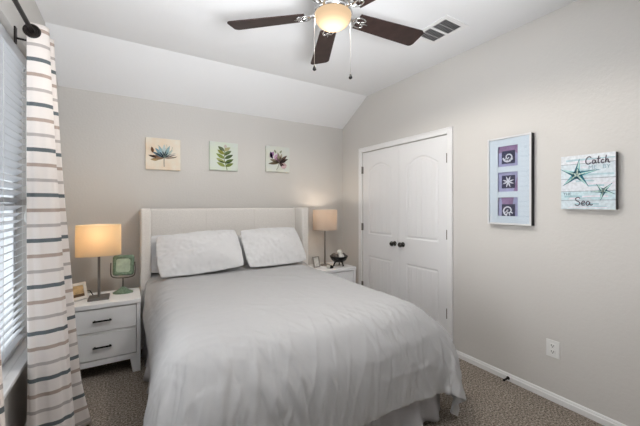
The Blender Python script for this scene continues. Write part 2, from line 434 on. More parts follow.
def curtain(name, top, bot, z0, z1, label, grommets, zlow=None):
    t = thing(name, ((top[0][0] + top[-1][0]) / 2, (top[0][1] + top[-1][1]) / 2, z0), label, 'curtain', 'striped curtain panels at the window')
    A = catmull(top, 12); Bc = catmull(bot, 12); C = catmull(zlow, 12) if zlow else None
    NZ = 70; bm = bmesh.new(); rows = []
    for i in range(NZ + 1):
        q = i / NZ; z = z0 + (z1 - z0) * q
        w = (1 - q) ** 1.15
        row = []
        for k in range(len(A)):
            p = A[k] * (1 - w) + Bc[k] * w
            if C is not None and q < .16:
                e = (1 - q / .16) ** 2; p = p * (1 - e) + C[k] * e
            p = p + np.array((.004 * math.sin(k * .9 + 5 * q), .006 * math.sin(k * .5 + 9 * q))) * (1 - q) 
            row.append(bm.verts.new((p[0], p[1], z)))
        rows.append(row)
    for a, b in zip(rows, rows[1:]):
        for k in range(len(a) - 1): bm.faces.new((a[k], a[k + 1], b[k + 1], b[k]))
    # grommet holes where a fold crosses the rod
    o = obj('curtain_panel', bm, M['curtain'], t, True); o.location = -t.location; solidify(o, .0028)
    for gx, gy, ang in grommets:
        g = bmesh.new(); n = 24
        ring = []
        for k in range(n):
            a = 2 * PI * k / n
            ring.append([(( .031 + .0075 * math.cos(b)) * math.cos(a), .0075 * math.sin(b), (.031 + .0075 * math.cos(b)) * math.sin(a)) for b in [2 * PI * m_ / 8 for m_ in range(8)]])
        ring.append(ring[0])
        loft(g, ring, True, False)
        lathe_pts = [g.verts.new((.030 * math.cos(2 * PI * k / n), 0, .030 * math.sin(2 * PI * k / n))) for k in range(n)]
        g.faces.new(lathe_pts)
        oo = obj('grommet', g, M['bronze'], t, True); oo.location = Vector((gx, gy, RZ)) - t.location; oo.rotation_euler = (0, 0, ang)
    return t
top = [(-.470, 2.266), (-.43, 2.258), (-.395, 2.270), (-.384, 2.30), (-.42, 2.335), (-.485, 2.36), (-.44, 2.395), (-.384, 2.43), (-.42, 2.46), (-.49, 2.49),
       (-.45, 2.525), (-.415, 2.555), (-.44, 2.585), (-.49, 2.61), (-.46, 2.64), (-.425, 2.67), (-.45, 2.70)]
bot = [(-.455, 2.19), (-.40, 2.18), (-.30, 2.195), (-.262, 2.24), (-.36, 2.29), (-.46, 2.32), (-.37, 2.36), (-.238, 2.42), (-.33, 2.46), (-.47, 2.48),
       (-.40, 2.53), (-.335, 2.56), (-.39, 2.60), (-.48, 2.63), (-.42, 2.67), (-.35, 2.71), (-.40, 2.75)]
low = [(-.478, 2.18), (-.40, 2.17), (-.30, 2.185), (-.260, 2.23), (-.34, 2.29), (-.45, 2.32), (-.34, 2.37), (-.205, 2.44), (-.32, 2.49), (-.47, 2.49),
       (-.38, 2.53), (-.31, 2.56), (-.37, 2.62), (-.46, 2.64), (-.40, 2.68), (-.33, 2.72), (-.38, 2.78)]
curtain('curtain', top, bot, .012, 2.365, 'striped curtain panel gathered at the right side of the window beside the nightstand',
        [(-.447, 2.254, R(2))], low)
top2 = [(-.49, 1.50), (-.41, 1.52), (-.385, 1.54), (-.42, 1.57), (-.49, 1.60), (-.42, 1.63), (-.385, 1.66), (-.43, 1.69), (-.49, 1.71), (-.45, 1.735), (-.44, 1.75), (-.46, 1.77), (-.49, 1.79)]
bot2 = [(-.49, 1.48), (-.40, 1.50), (-.36, 1.53), (-.42, 1.56), (-.49, 1.60), (-.42, 1.64), (-.36, 1.68), (-.42, 1.73), (-.49, 1.77), (-.455, 1.83), (-.445, 1.87), (-.455, 1.90), (-.48, 1.92)]
top2 = [(x, y - .34) for x, y in top2]; bot2 = [(x + .012, y - .16) for x, y in bot2]
curtain('curtain', top2, bot2, .012, 2.365, 'striped curtain panel cut off by the left edge of the photo', [(-.447, 1.17, R(8))])

# ------------------------------------------------------------------ bed
bed = thing('bed', (.97, 2.4, 0), 'bed with a pale linen wingback headboard against the back wall', 'bed')
HX0, HX1 = .0885, 1.85
bm = bmesh.new(); box(bm, HX0 + .085, HX1 - .085, 3.49, 3.58, .10, 1.342, .022, 4)
o = addt(bed, 'headboard', bm, M['linen'], False)
bm = bmesh.new()
for f_ in (1 / 3, 2 / 3):
    sx = HX0 + .085 + (HX1 - HX0 - .17) * f_
    so = obj('seam', B(sx - .002, sx + .002, 3.486, 3.492, .3, 1.33, .001), M['linen'], o)
for xa, xb in ((HX0, HX0 + .088), (HX1 - .088, HX1)):
    bm = B(xa, xb, 3.31, 3.585, .05, 1.348, .02, 4); addt(bed, 'headboard_wing', bm, M['linen'])
addt(bed, 'mattress', B(.19, 1.73, 1.40, 3.49, .38, .683, .12, 6), M['pillow'], True)
addt(bed, 'box_spring', B(.20, 1.72, 1.41, 3.49, .14, .38, .02, 2), M['skirt'])
bm = bmesh.new()
path = []
def lin_pts(a, b, n): return [(a[0] + (b[0] - a[0]) * k / n, a[1] + (b[1] - a[1]) * k / n) for k in range(n)]
path = [(p, (-1, 0)) for p in lin_pts((.185, 3.30), (.185, 1.375), 90)] + [(p, (0, -1)) for p in lin_pts((.185, 1.375), (1.755, 1.375), 90)] + [(p, (1, 0)) for p in lin_pts((1.755, 1.375), (1.755, 3.30), 90)]
rows = []
for i in range(9):
    q = i / 8; row = []
    for k, (p, n_) in enumerate(path):
        fold = (.030 * math.sin(k * .62) + .014 * math.sin(k * .27 + 1) + .016) * q ** .8
        cx_ = 0
        ex = .035 * q
        row.append(bm.verts.new((p[0] + n_[0] * (fold + ex), p[1] + n_[1] * (fold + ex), .345 - q * .325)))
    rows.append(row)
for a, b in zip(rows, rows[1:]):
    for k in range(len(a) - 1): bm.faces.new((a[k], a[k + 1], b[k + 1], b[k]))
o = addt(bed, 'bed_skirt', bm, M['skirt'], True); solidify(o, .002)
for x in (.28, 1.66):
    for y in (1.5, 3.3):
        addt(bed, 'leg', lathe(bmesh.new(), [(.022, 0), (.028, .14)], 12, (x, y, 0)), M['bronze'])

# duvet (draped cloth)
NX, NY = 75, 78
DUVET_STEPS = [-8,1312,31,26,0,9,24,1,9,23,1,16,21,-4,17,15,-10,18,12,-14,19,4,-18,17,3,-17,16,9,-12,15,16,-4,13,21,6,11,20,14,7,20,15,6,24,10,5,30,2,5,35,-1,5,38,0,5,41,4,6,42,5,6,42,
3,4,33,1,0,31,0,0,31,-1,0,31,0,0,31,0,0,31,0,1,31,-1,0,31,0,0,31,-1,0,31,1,0,31,0,0,31,0,1,30,-1,0,31,0,0,31,0,0,31,0,1,31,0,0,30,0,0,31,1,0,31,0,0,31,-1,1,30,0,0,31,-1,
1,30,0,0,31,-1,0,31,-1,0,30,-1,-1,31,0,0,32,0,-1,31,0,0,31,-1,0,30,-2,-1,31,-3,1,31,-2,0,34,0,0,40,1,-5,38,2,-7,32,-3,-5,25,-11,-5,18,-18,-4,14,-21,-4,15,-19,-6,18,-10,
-12,16,0,-16,5,9,-18,-5,16,-17,-15,18,-16,-14,18,-17,-2,13,-18,8,7,-21,18,3,-20,23,1,-15,21,7,-11,21,9,-11,-3,1334,43,18,-7,12,18,-7,17,19,-5,19,20,-5,17,18,-7,18,13,-11,
18,10,-14,18,8,-16,18,12,-12,17,17,-7,14,19,3,12,20,11,8,21,12,6,24,10,5,30,2,5,34,0,5,38,1,5,39,3,6,42,5,5,41,3,4,33,1,0,31,0,0,31,-1,0,31,0,1,31,0,0,31,-1,0,31,0,0,31,
-1,0,31,0,0,30,0,1,31,0,0,31,0,0,31,0,0,31,0,0,31,-1,1,31,0,0,30,1,0,31,0,0,31,0,0,31,1,0,31,0,0,31,-1,1,30,0,0,31,0,1,30,0,0,31,0,-1,31,-1,0,31,0,0,31,-1,-1,31,0,0,31,
-1,0,31,-3,0,30,-2,0,31,-3,0,35,0,0,40,0,-5,39,1,-6,34,-3,-5,25,-11,-5,20,-16,-4,15,-19,-5,16,-15,-8,17,-6,-12,13,2,-16,3,10,-18,-5,15,-19,-9,15,-19,-7,15,-19,1,10,-21,
12,5,-22,20,3,-24,21,4,-19,20,8,-11,19,8,-11,2,1356,58,11,-17,20,12,-12,19,17,-9,19,18,-6,19,18,-6,17,17,-8,18,17,-11,20,14,-14,20,13,-12,17,16,-9,16,18,0,12,20,7,9,21,
11,6,25,9,6,29,2,5,33,0,5,37,2,5,39,3,5,41,4,5,40,3,3,33,1,0,31,0,1,31,-1,0,31,0,0,31,0,0,31,-1,0,31,0,0,30,0,0,31,0,1,31,-1,0,31,0,0,31,0,0,31,0,1,31,0,0,31,0,0,31,0,0,
30,0,0,31,0,0,31,1,0,31,0,0,31,0,0,31,1,1,30,0,0,31,0,0,31,1,0,31,0,0,30,-1,0,31,0,-1,31,-1,0,31,-1,0,31,-2,0,31,-2,0,30,-2,0,32,-3,0,34,0,0,41,-1,-5,39,0,-5,35,-3,-5,27,
-10,-4,21,-15,-5,17,-16,-6,17,-13,-9,15,-2,-13,10,4,-17,1,11,-18,-3,14,-20,-3,12,-21,1,11,-23,6,7,-22,12,5,-24,19,4,-21,19,6,-21,18,9,-19,16,9,-12,7,1374,81,6,-21,21,8,
-17,20,13,-11,19,15,-9,19,21,-6,20,22,-7,20,19,-8,19,17,-11,20,15,-12,19,16,-10,16,18,-3,13,19,5,10,22,9,7,24,7,5,30,3,5,32,0,5,36,2,5,38,3,4,40,4,5,40,2,4,32,1,0,32,0,0,
31,0,0,31,-1,0,31,0,0,30,0,0,31,0,0,31,-1,1,31,0,0,31,0,0,31,0,0,31,0,1,31,-1,0,31,0,0,31,0,0,30,1,0,31,0,0,31,0,0,31,0,0,31,0,0,31,1,0,31,0,1,31,1,0,30,0,0,31,1,0,31,0,
0,31,0,0,30,-1,-1,31,-1,0,31,-1,0,31,-1,0,31,-2,0,30,-2,0,32,-3,0,34,-1,0,41,-1,-4,40,0,-5,35,-3,-5,29,-9,-4,22,-14,-5,19,-14,-7,17,-9,-10,13,0,-15,8,6,-17,2,11,-19,0,12,
-21,3,9,-22,8,7,-25,11,5,-25,12,6,-22,13,7,-21,15,8,-22,14,10,-22,11,14,-19,11,1386,104,4,-20,21,5,-18,21,9,-15,20,16,-11,22,21,-7,21,22,-6,20,21,-7,20,20,-9,20,17,-11,
19,16,-10,17,18,-4,14,19,2,10,22,7,8,24,6,6,30,3,5,32,1,5,36,1,4,37,3,4,39,3,5,38,3,3,33,0,0,32,0,0,30,0,0,31,-1,0,31,0,0,31,0,1,31,0,0,31,0,0,31,0,0,31,-1,0,31,0,1,31,0,
0,31,0,0,31,0,0,30,0,0,31,0,0,31,0,0,31,0,0,31,1,1,31,0,0,31,0,0,31,1,0,31,0,0,30,1,0,31,0,0,31,0,0,31,0,0,31,0,-1,31,-1,0,30,0,0,31,-2,0,31,-1,0,31,-2,0,31,-3,0,34,-1,0,
41,-1,-3,40,-1,-5,36,-3,-4,30,-9,-5,24,-12,-5,19,-11,-9,17,-6,-11,13,2,-15,7,7,-18,4,10,-20,5,9,-22,9,6,-24,12,5,-26,12,4,-24,13,6,-23,9,10,-23,7,11,-22,8,14,-22,6,16,
-21,12,1390,126,4,-15,22,6,-16,22,10,-15,23,15,-13,22,18,-9,22,20,-7,21,22,-6,20,20,-7,20,20,-9,19,18,-9,18,18,-6,15,19,-1,12,21,5,8,25,6,6,30,2,6,32,1,4,35,1,5,37,3,3,
38,3,4,37,2,3,33,0,0,31,0,0,31,0,0,31,0,1,31,0,0,31,0,0,31,0,0,31,0,0,31,0,0,31,-1,1,31,0,0,30,0,0,31,0,0,31,0,0,31,0,0,31,0,1,31,0,0,31,0,0,31,0,0,31,1,0,31,0,0,31,1,0,
31,0,0,30,0,0,31,0,0,31,1,0,31,0,0,31,0,0,31,-1,0,31,0,-1,30,-1,0,31,-2,0,31,-1,0,31,-2,0,34,-2,0,40,-1,-3,40,-1,-4,37,-4,-4,30,-7,-5,26,-10,-6,20,-9,-9,17,-4,-13,12,3,
-16,9,7,-19,8,8,-21,11,7,-24,12,4,-25,13,4,-24,12,5,-24,10,7,-24,7,11,-24,3,14,-24,1,17,-21,2,16,-21,8,1386,149,8,-9,22,10,-10,24,12,-12,24,12,-13,24,16,-11,22,18,-8,22,
20,-6,21,21,-6,20,21,-7,19,20,-9,19,19,-6,15,19,-2,13,22,2,9,25,4,7,30,2,6,32,1,4,34,2,4,36,2,4,37,3,3,37,1,2,32,1,0,32,0,1,31,-1,0,31,0,0,31,0,0,31,0,0,31,0,0,30,1,1,31,
0,0,31,-1,0,31,0,0,31,0,0,31,0,0,31,0,1,31,0,0,31,0,0,31,0,0,31,0,0,31,0,0,31,1,0,31,0,0,31,1,0,31,0,0,30,0,0,31,0,0,31,0,0,31,0,0,31,0,0,31,0,0,31,0,0,31,-1,0,30,-1,0,
31,-1,0,31,-2,0,34,-1,-1,39,-2,-2,40,-1,-4,36,-3,-4,31,-7,-5,27,-9,-6,21,-6,-11,17,-2,-13,13,4,-18,11,6,-20,14,6,-23,14,4,-24,14,3,-25,14,4,-24,10,6,-24,8,9,-25,4,13,-25,
2,13,-25,0,15,-21,0,13,-22,-1,1373,171,15,-2,24,15,-3,25,14,-7,25,13,-9,24,13,-10,23,16,-9,23,19,-7,21,20,-5,21,21,-6,20,21,-8,19,21,-6,17,20,-4,13,22,1,10,26,3,8,29,2,5,
32,0,5,34,2,3,35,2,4,36,2,2,36,1,3,32,1,0,32,0,0,30,-1,0,31,0,0,31,0,0,31,1,0,31,0,1,31,0,0,31,0,0,31,0,0,31,0,0,31,0,0,31,-1,1,31,0,0,31,0,0,31,0,0,31,0,0,31,1,0,31,0,0,
31,0,0,31,1,0,31,0,0,31,0,0,31,0,1,30,0,0,31,0,-1,31,0,0,31,0,0,31,0,0,31,0,0,31,0,0,31,-1,0,30,-1,0,32,-1,0,33,-1,0,38,-2,-2,39,-2,-3,36,-3,-4,31,-5,-6,27,-7,-7,22,-4,
-12,18,0,-15,15,4,-19,16,4,-21,17,3,-24,16,2,-25,14,4,-24,13,5,-24,8,8,-25,6,10,-25,4,11,-25,4,10,-24,5,8,-25,4,7,-23,-8,1357,195,19,5,25,18,3,25,17,-1,25,14,-5,25,14,-7,
24,14,-8,23,17,-7,23,18,-6,21,21,-5,20,21,-6,20,22,-6,17,22,-4,15,23,-1,11,26,1,8,30,1,6,32,1,4,33,1,4,34,2,3,35,2,2,35,1,2,32,0,0,31,0,0,31,0,0,31,0,0,31,0,1,31,1,0,31,
0,0,31,1,0,31,0,0,31,-1,0,31,0,1,31,0,0,31,0,0,31,-1,0,31,0,0,31,0,0,31,0,0,31,1,0,31,0,0,31,0,0,31,1,1,31,0,0,31,0,0,31,0,0,30,0,0,31,0,0,31,0,0,31,0,-1,31,0,0,31,0,0,
31,0,0,31,0,0,30,-1,0,32,-1,0,32,-1,0,38,-1,-2,37,-2,-2,35,-3,-4,31,-4,-6,28,-5,-8,22,-2,-13,20,0,-17,19,3,-20,20,2,-23,19,2,-24,17,2,-24,13,4,-25,11,6,-25,8,9,-25,7,9,
-24,6,8,-25,7,5,-26,10,2,-26,9,1,-27,-15,1346,218,21,6,26,21,6,25,18,4,26,17,1,25,15,-3,24,15,-5,25,15,-6,23,17,-6,22,20,-5,21,20,-5,20,23,-5,19,24,-4,16,24,-2,11,27,0,9,
30,1,6,31,1,5,33,1,3,33,1,2,34,2,2,34,1,2,31,0,0,32,0,0,31,0,0,30,0,0,31,0,1,32,1,0,31,0,0,31,0,0,31,1,0,31,-1,0,31,0,1,31,0,0,31,0,0,31,-1,0,31,0,0,31,0,0,31,0,0,31,0,0,
31,0,0,31,1,0,31,0,1,31,0,0,31,1,0,31,0,0,31,0,0,31,0,0,30,0,0,31,0,-1,31,0,0,31,0,0,31,0,0,31,0,0,31,-1,0,31,0,0,32,-1,0,36,-2,-1,36,-1,-3,34,-3,-4,31,-3,-6,28,-3,-9,24,
-1,-15,22,0,-18,22,2,-21,23,1,-23,19,1,-25,17,2,-25,13,6,-24,11,6,-25,9,7,-25,9,6,-26,11,4,-26,11,1,-26,11,-1,-27,11,-1,-27,-20,1343,239,22,5,26,21,6,26,19,5,27,19,4,26,
17,2,25,16,-1,25,16,-3,24,16,-5,24,18,-4,22,21,-5,20,23,-4,20,24,-3,16,26,-2,13,28,-1,10,30,1,6,31,0,5,31,1,3,33,2,2,33,1,1,32,1,1,32,0,0,31,0,1,31,0,0,31,0,0,31,0,0,31,
1,0,31,0,0,31,0,1,31,1,0,31,-1,0,31,0,0,31,0,0,31,0,0,31,0,0,31,-1,0,31,0,0,32,0,0,31,0,1,31,0,0,31,1,0,31,0,0,31,0,0,31,0,0,31,0,0,31,0,0,31,1,0,31,0,0,31,0,0,31,0,0,31,
0,0,31,0,0,30,0,-1,31,-1,0,31,0,0,32,-1,0,34,-1,-1,34,-1,-2,33,-3,-4,31,-2,-7,28,-2,-10,27,0,-16,25,0,-19,25,0,-23,24,0,-24,18,2,-24,17,3,-25,14,5,-25,12,5,-25,13,4,-26,
12,3,-26,13,0,-27,13,0,-27,12,0,-27,12,0,-27,-18,1352,256,20,1,27,20,3,27,18,4,28,19,6,27,17,4,27,18,3,26,17,0,25,17,-2,25,18,-4,23,20,-3,22,23,-3,19,25,-2,18,27,-2,14,
29,0,10,30,1,7,31,1,4,31,2,3,31,1,2,32,1,1,31,1,1,31,0,0,32,0,0,31,0,0,31,0,0,31,0,0,31,0,1,31,1,0,31,0,0,31,0,0,31,0,1,31,0,0,31,0,0,31,-1,0,31,0,0,31,0,0,31,0,0,31,0,0,
32,0,0,31,0,0,31,0,0,31,0,0,31,0,0,31,1,1,31,0,0,31,0,0,31,0,0,31,0,-1,31,0,0,31,1,0,31,0,0,31,0,0,31,-1,0,31,0,0,30,0,0,31,-1,-1,33,-1,0,32,-1,-3,32,-2,-4,31,-3,-7,29,
-2,-12,28,-1,-17,28,-1,-20,26,0,-23,24,0,-24,19,2,-25,18,3,-26,16,3,-25,16,3,-27,14,1,-26,15,0,-28,13,1,-27,12,1,-28,12,3,-27,11,4,-26,-9,1369,267,17,-3,29,17,-1,29,16,3,
29,17,5,29,17,6,28,18,5,28,17,3,27,18,0,26,19,-1,24,21,-2,23,23,-2,21,26,-1,19,29,1,14,29,0,11,29,-1,7,30,0,4,30,1,3,30,1,1,31,1,1,31,0,0,31,1,1,31,0,0,31,0,0,31,0,0,31,
0,0,31,0,0,31,0,0,31,0,1,32,0,0,31,0,0,31,0,1,31,0,0,31,0,0,31,0,-1,31,0,0,31,0,0,31,0,0,31,0,0,32,0,0,31,0,0,31,0,1,31,0,0,31,0,0,31,0,0,31,0,0,31,0,0,32,1,0,31,0,0,31,
0,0,31,0,-1,31,0,0,30,0,0,31,0,0,31,0,0,31,-1,0,31,-1,-1,31,0,-3,30,-1,-4,29,0,-8,30,-2,-12,30,-3,-18,29,-2,-20,28,-1,-24,24,0,-25,21,1,-26,19,2,-26,19,2,-27,17,1,-27,16,
0,-28,14,0,-29,12,2,-28,11,4,-28,10,7,-27,9,8,-26,6,1397,274,14,-6,31,13,-4,30,14,1,31,13,3,31,16,5,30,16,5,29,18,4,29,18,2,27,20,1,26,22,0,25,25,0,22,27,2,19,26,-4,15,
26,-2,11,28,-1,7,30,0,4,30,0,2,31,1,2,31,1,1,31,0,0,31,1,0,31,0,0,31,0,0,32,0,1,31,0,0,31,0,0,31,0,0,31,0,0,31,0,1,31,0,0,31,0,0,32,0,0,31,0,0,31,0,0,31,0,0,31,0,0,31,0,
0,31,0,0,32,0,0,31,0,0,31,0,0,31,0,0,31,0,1,31,0,0,32,0,0,31,1,0,31,0,-1,31,0,0,31,0,0,31,1,0,31,0,0,31,0,0,31,-1,0,31,0,-1,31,0,0,31,-1,-1,30,0,-3,30,0,-5,29,0,-9,27,2,
-13,28,1,-17,31,-4,-21,29,-2,-25,25,-1,-25,22,0,-27,20,1,-27,19,0,-28,18,0,-29,15,0,-29,12,1,-30,10,5,-29,8,6,-28,8,10,-27,7,10,-26,22,1428,278,11,-7,32,11,-4,32,11,-1,
32,11,1,32,13,3,32,14,4,31,17,3,31,18,3,29,21,2,28,23,2,26,26,2,23,23,-3,20,24,-2,15,26,-2,11,29,-1,7,30,-1,4,31,0,3,31,1,1,31,0,1,31,1,0,31,0,0,32,0,0,31,0,0,31,0,1,31,
0,0,31,0,0,32,0,0,31,0,0,31,0,1,31,0,0,31,0,0,31,0,0,32,0,0,31,0,0,31,0,0,31,1,0,31,0,-1,31,0,1,31,0,0,32,0,0,31,-1,0,31,0,0,31,0,0,32,0,0,31,0,1,31,1,-1,31,0,0,31,0,0,
31,1,0,31,0,0,31,0,-1,32,0,0,31,0,0,31,0,0,31,-1,0,31,0,-2,30,0,-3,29,1,-5,29,1,-10,28,1,-14,26,3,-17,27,1,-21,31,-4,-26,26,-2,-26,22,-1,-28,20,-1,-29,19,-1,-29,16,0,-30,
12,1,-30,11,2,-31,7,6,-30,6,7,-29,5,10,-27,5,11,-27,35,1461,280,9,-5,33,9,-4,33,9,-2,33,10,0,33,11,1,33,14,3,33,15,2,31,18,2,32,20,2,29,25,3,28,22,-1,24,21,-3,20,24,-2,
15,27,-2,11,29,-1,8,30,-1,4,31,0,3,32,0,1,31,1,1,31,0,0,32,0,0,31,0,1,31,0,0,32,1,0,31,0,0,31,0,0,31,0,0,31,-1,0,32,0,0,31,0,1,31,0,0,31,0,0,31,0,0,31,1,0,32,0,0,31,0,0,
31,0,0,31,0,0,31,0,0,32,0,0,31,0,0,31,0,0,31,0,0,32,0,0,31,0,0,31,0,0,31,1,0,31,0,0,31,0,0,32,1,-1,31,0,0,31,0,0,31,0,0,31,0,0,31,-1,-1,32,0,-1,30,1,-4,30,0,-5,28,2,-11,
27,2,-14,27,3,-18,24,3,-22,28,-2,-25,27,-3,-28,21,-1,-29,19,-1,-30,16,-1,-30,13,-1,-31,11,1,-31,8,2,-32,6,5,-30,4,7,-30,3,8,-28,3,9,-28,42,1497,281,8,-4,34,8,-3,34,9,-2,
33,9,0,34,12,0,33,12,1,34,15,0,33,17,1,32,21,1,31,23,2,29,20,-3,25,20,-2,20,25,-3,16,27,-2,12,29,-1,7,31,0,5,31,-1,2,31,1,1,31,0,1,32,0,0,31,0,1,32,0,0,31,1,0,31,0,0,32,
0,0,31,0,0,31,0,0,31,0,1,31,0,0,32,-1,0,31,0,0,31,0,0,31,1,0,31,0,0,31,0,0,32,0,0,31,0,0,31,0,0,31,0,0,32,0,0,31,0,0,31,0,0,31,0,0,32,0,0,31,0,0,31,1,0,31,0,0,31,0,0,32,
1,0,31,0,0,31,0,-1,31,0,0,31,0,0,32,0,0,31,0,-1,31,0,-1,31,0,-4,30,1,-6,28,2,-10,26,2,-15,26,3,-19,24,3,-22,25,1,-26,26,-2,-28,20,0,-30,17,-1,-31,13,-1,-31,11,0,-32,9,1,
-32,6,2,-31,3,3,-31,3,3,-30,2,5,-30,1,5,-29,43,1528,281,8,-2,34,8,-2,35,9,-1,34,11,0,34,11,-1,34,13,0,34,15,0,33,17,0,33,20,0,32,23,0,31,17,-2,24,21,-2,21,24,-2,16,27,-2,
12,30,-1,8,30,-1,5,31,0,2,32,0,1,31,0,1,32,0,0,31,1,0,31,0,1,32,0,0,31,0,0,31,0,1,32,0,0,31,0,-1,31,0,0,31,0,1,31,0,0,32,0,0,31,0,0,31,0,0,31,0,0,31,0,0,32,1,0,31,0,0,31,
0,0,31,0,0,32,0,0,31,0,-1,31,0,0,31,0,0,32,0,0,31,0,0,31,0,0,31,1,0,31,0,0,32,0,0,31,0,0,31,1,0,31,0,0,32,0,0,31,0,0,31,0,-1,31,0,-2,31,0,-3,31,1,-7,28,2,-10,26,2,-15,24,
2,-19,24,3,-23,23,2,-26,25,-1,-29,18,0,-31,15,-1,-31,12,0,-31,9,0,-32,7,1,-32,4,1,-31,3,1,-31,1,2,-31,1,3,-30,0,3,-30,42,1561,281,9,-2,35,9,-1,35,10,-1,34,11,0,34,12,-1,
35,13,-1,34,14,-1,34,17,0,33,21,0,33,21,-1,30,17,-2,25,20,-2,21,24,-2,17,27,-1,12,30,-1,8,30,-1,4,31,0,2,32,0,1,31,0,1,32,0,0,31,0,1,31,0,0,32,0,1,31,0,0,31,1,0,31,0,0,
32,0,0,31,0,0,31,0,0,31,-1,0,32,0,0,31,0,0,31,1,0,31,0,0,31,0,0,31,0,0,32,0,0,31,0,0,31,0,0,31,0,0,32,0,0,31,0,-1,31,0,0,31,1,0,32,0,0,31,0,0,31,0,0,31,1,0,32,0,0,31,0,0,
31,0,0,31,0,0,31,1,0,32,0,0,31,0,-1,31,0,-1,31,0,-4,30,1,-6,29,2,-11,26,2,-15,23,2,-20,24,2,-23,21,2,-26,24,0,-29,17,1,-30,14,0,-31,10,1,-31,9,0,-32,5,1,-31,4,1,-32,2,1,
-31,1,1,-31,0,2,-30,-1,1,-31,44,1595,282,9,-1,34,10,-1,35,10,-1,35,11,-1,34,12,-1,35,12,-1,34,15,-1,34,16,-1,34,20,-1,33,21,-2,30,16,-2,25,20,-1,21,25,-2,17,27,-1,12,29,
-1,8,31,0,4,31,-1,2,31,0,1,31,0,0,32,0,1,31,0,1,31,0,0,32,0,1,31,1,0,31,0,0,31,0,0,32,0,0,31,0,0,31,0,0,31,0,0,31,0,0,32,0,0,31,0,0,31,0,0,31,0,0,31,0,0,32,0,0,31,0,0,31,
0,0,31,0,0,32,0,-1,31,1,0,31,0,0,31,0,0,32,0,-1,31,0,0,31,1,1,31,0,0,31,0,0,32,0,0,31,0,0,31,1,0,31,0,0,32,0,0,31,0,-1,31,0,-1,31,1,-4,30,1,-6,28,1,-11,26,2,-15,23,2,-19,
23,2,-24,21,2,-26,23,1,-29,16,1,-30,13,2,-30,10,1,-31,7,1,-31,6,1,-31,3,2,-31,2,1,-31,1,1,-31,0,1,-30,0,1,-31,47,1627,282,9,-1,35,10,-1,35,10,0,34,11,-1,35,12,-1,35,12,
-1,34,13,-1,35,16,-2,34,20,-1,32,20,-2,31,17,-1,24,20,-2,22,24,-1,16,27,-1,12,30,-1,8,30,-1,4,31,0,2,31,0,1,32,0,0,31,0,1,31,0,0,31,0,1,32,0,0,31,0,0,31,0,1,31,0,0,32,0,
0,31,0,0,31,0,0,31,0,0,31,0,0,32,0,0,31,0,-1,31,0,0,31,0,0,31,0,0,32,0,0,31,0,0,31,1,0,31,0,0,31,0,0,32,0,0,31,0,0,31,0,-1,31,0,0,32,1,0,31,0,0,31,0,1,31,0,0,31,1,0,32,0,
0,31,0,0,31,0,0,31,0,0,31,1,-1,31,0,-1,31,0,-4,30,1,-6,28,2,-11,26,1,-14,23,2,-20,23,2,-23,20,2,-27,22,2,-28,16,1,-30,12,2,-30,9,1,-31,8,1,-31,5,2,-30,4,1,-31,3,1,-31,1,
1,-31,1,1,-31,-1,0,-30,51,1658,283,9,-1,35,10,0,35,10,-1,34,10,-1,35,11,-1,35,12,-1,34,13,-1,35,15,-1,34,20,-1,32,20,-2,31,16,-1,24,20,-1,21,25,-2,17,27,-1,12,29,-1,7,30,
0,4,31,0,2,32,-1,1,31,0,0,31,0,1,31,0,0,31,0,1,32,0,0,31,0,0,31,0,0,31,0,1,31,0,0,32,0,0,31,0,0,31,0,0,31,0,0,32,0,0,31,0,0,31,0,-1,31,0,0,31,1,0,31,0,0,32,0,1,31,0,0,31,
0,0,31,0,0,32,0,-1,31,1,0,31,0,-1,31,0,0,31,0,0,32,0,0,31,1,1,31,0,0,31,0,0,31,0,0,31,0,0,32,1,0,31,0,0,31,0,0,31,0,-2,31,1,-3,29,1,-7,29,1,-10,26,2,-15,23,1,-19,22,2,
-23,19,2,-26,21,2,-29,16,1,-30,12,2,-30,9,1,-31,8,1,-31,5,1,-30,4,2,-31,3,1,-31,2,1,-31,1,0,-31,-1,1,-31,58,1690,286,8,-1,35,9,-1,34,9,0,35,10,-1,34,10,-1,34,11,-1,35,13,
-1,34,15,-1,34,19,-1,32,19,-1,30,16,-2,25,21,-1,21,24,-1,16,27,-1,12,29,-1,7,31,0,5,31,-1,1,31,0,1,31,0,0,31,0,1,31,0,0,32,0,0,31,0,1,31,0,0,31,0,0,31,0,1,31,0,0,32,0,0,
31,0,0,31,0,0,31,0,0,32,0,0,31,0,-1,31,0,0,31,0,0,31,0,1,31,0,0,32,0,0,31,0,0,31,0,0,31,1,0,31,0,-1,32,0,0,31,0,-1,31,0,0,31,1,0,31,0,0,32,0,1,31,0,0,31,0,0,31,1,0,31,0,
0,31,0,0,31,0,0,32,1,0,31,0,-2,30,1,-3,30,1,-6,28,1,-10,26,1,-15,23,2,-19,22,1,-23,18,2,-27,21,2,-28,16,1,-30,12,2,-30,8,1,-31,7,1,-31,6,2,-31,4,1,-30,3,1,-31,2,0,-31,1,
1,-31,0,1,-31,63,1721,289,8,0,35,8,-1,34,9,0,34,9,-1,34,10,-1,34,10,-1,34,12,-1,34,15,-1,34,19,-1,32,18,-1,30,17,-1,24,20,-2,21,24,-1,17,27,-1,12,30,0,7,30,-1,4,31,0,2,
31,-1,0,31,0,1,31,0,0,31,0,0,32,0,0,31,0,1,31,0,0,31,0,0,31,0,1,32,0,0,31,0,1,31,0,0,31,0,-1,31,0,0,32,0,0,31,0,-1,31,0,0,31,0,0,31,0,1,31,0,0,31,0,0,32,1,0,31,0,0,31,0,
-1,31,0,0,31,0,0,32,1,-1,31,0,0,31,0,0,31,0,0,31,0,0,31,1,0,32,0,1,31,0,0,31,0,0,31,1,0,31,0,0,31,0,-1,31,1,-1,31,0,-3,29,1,-6,29,1,-10,26,1,-14,22,2,-20,22,1,-22,17,2,
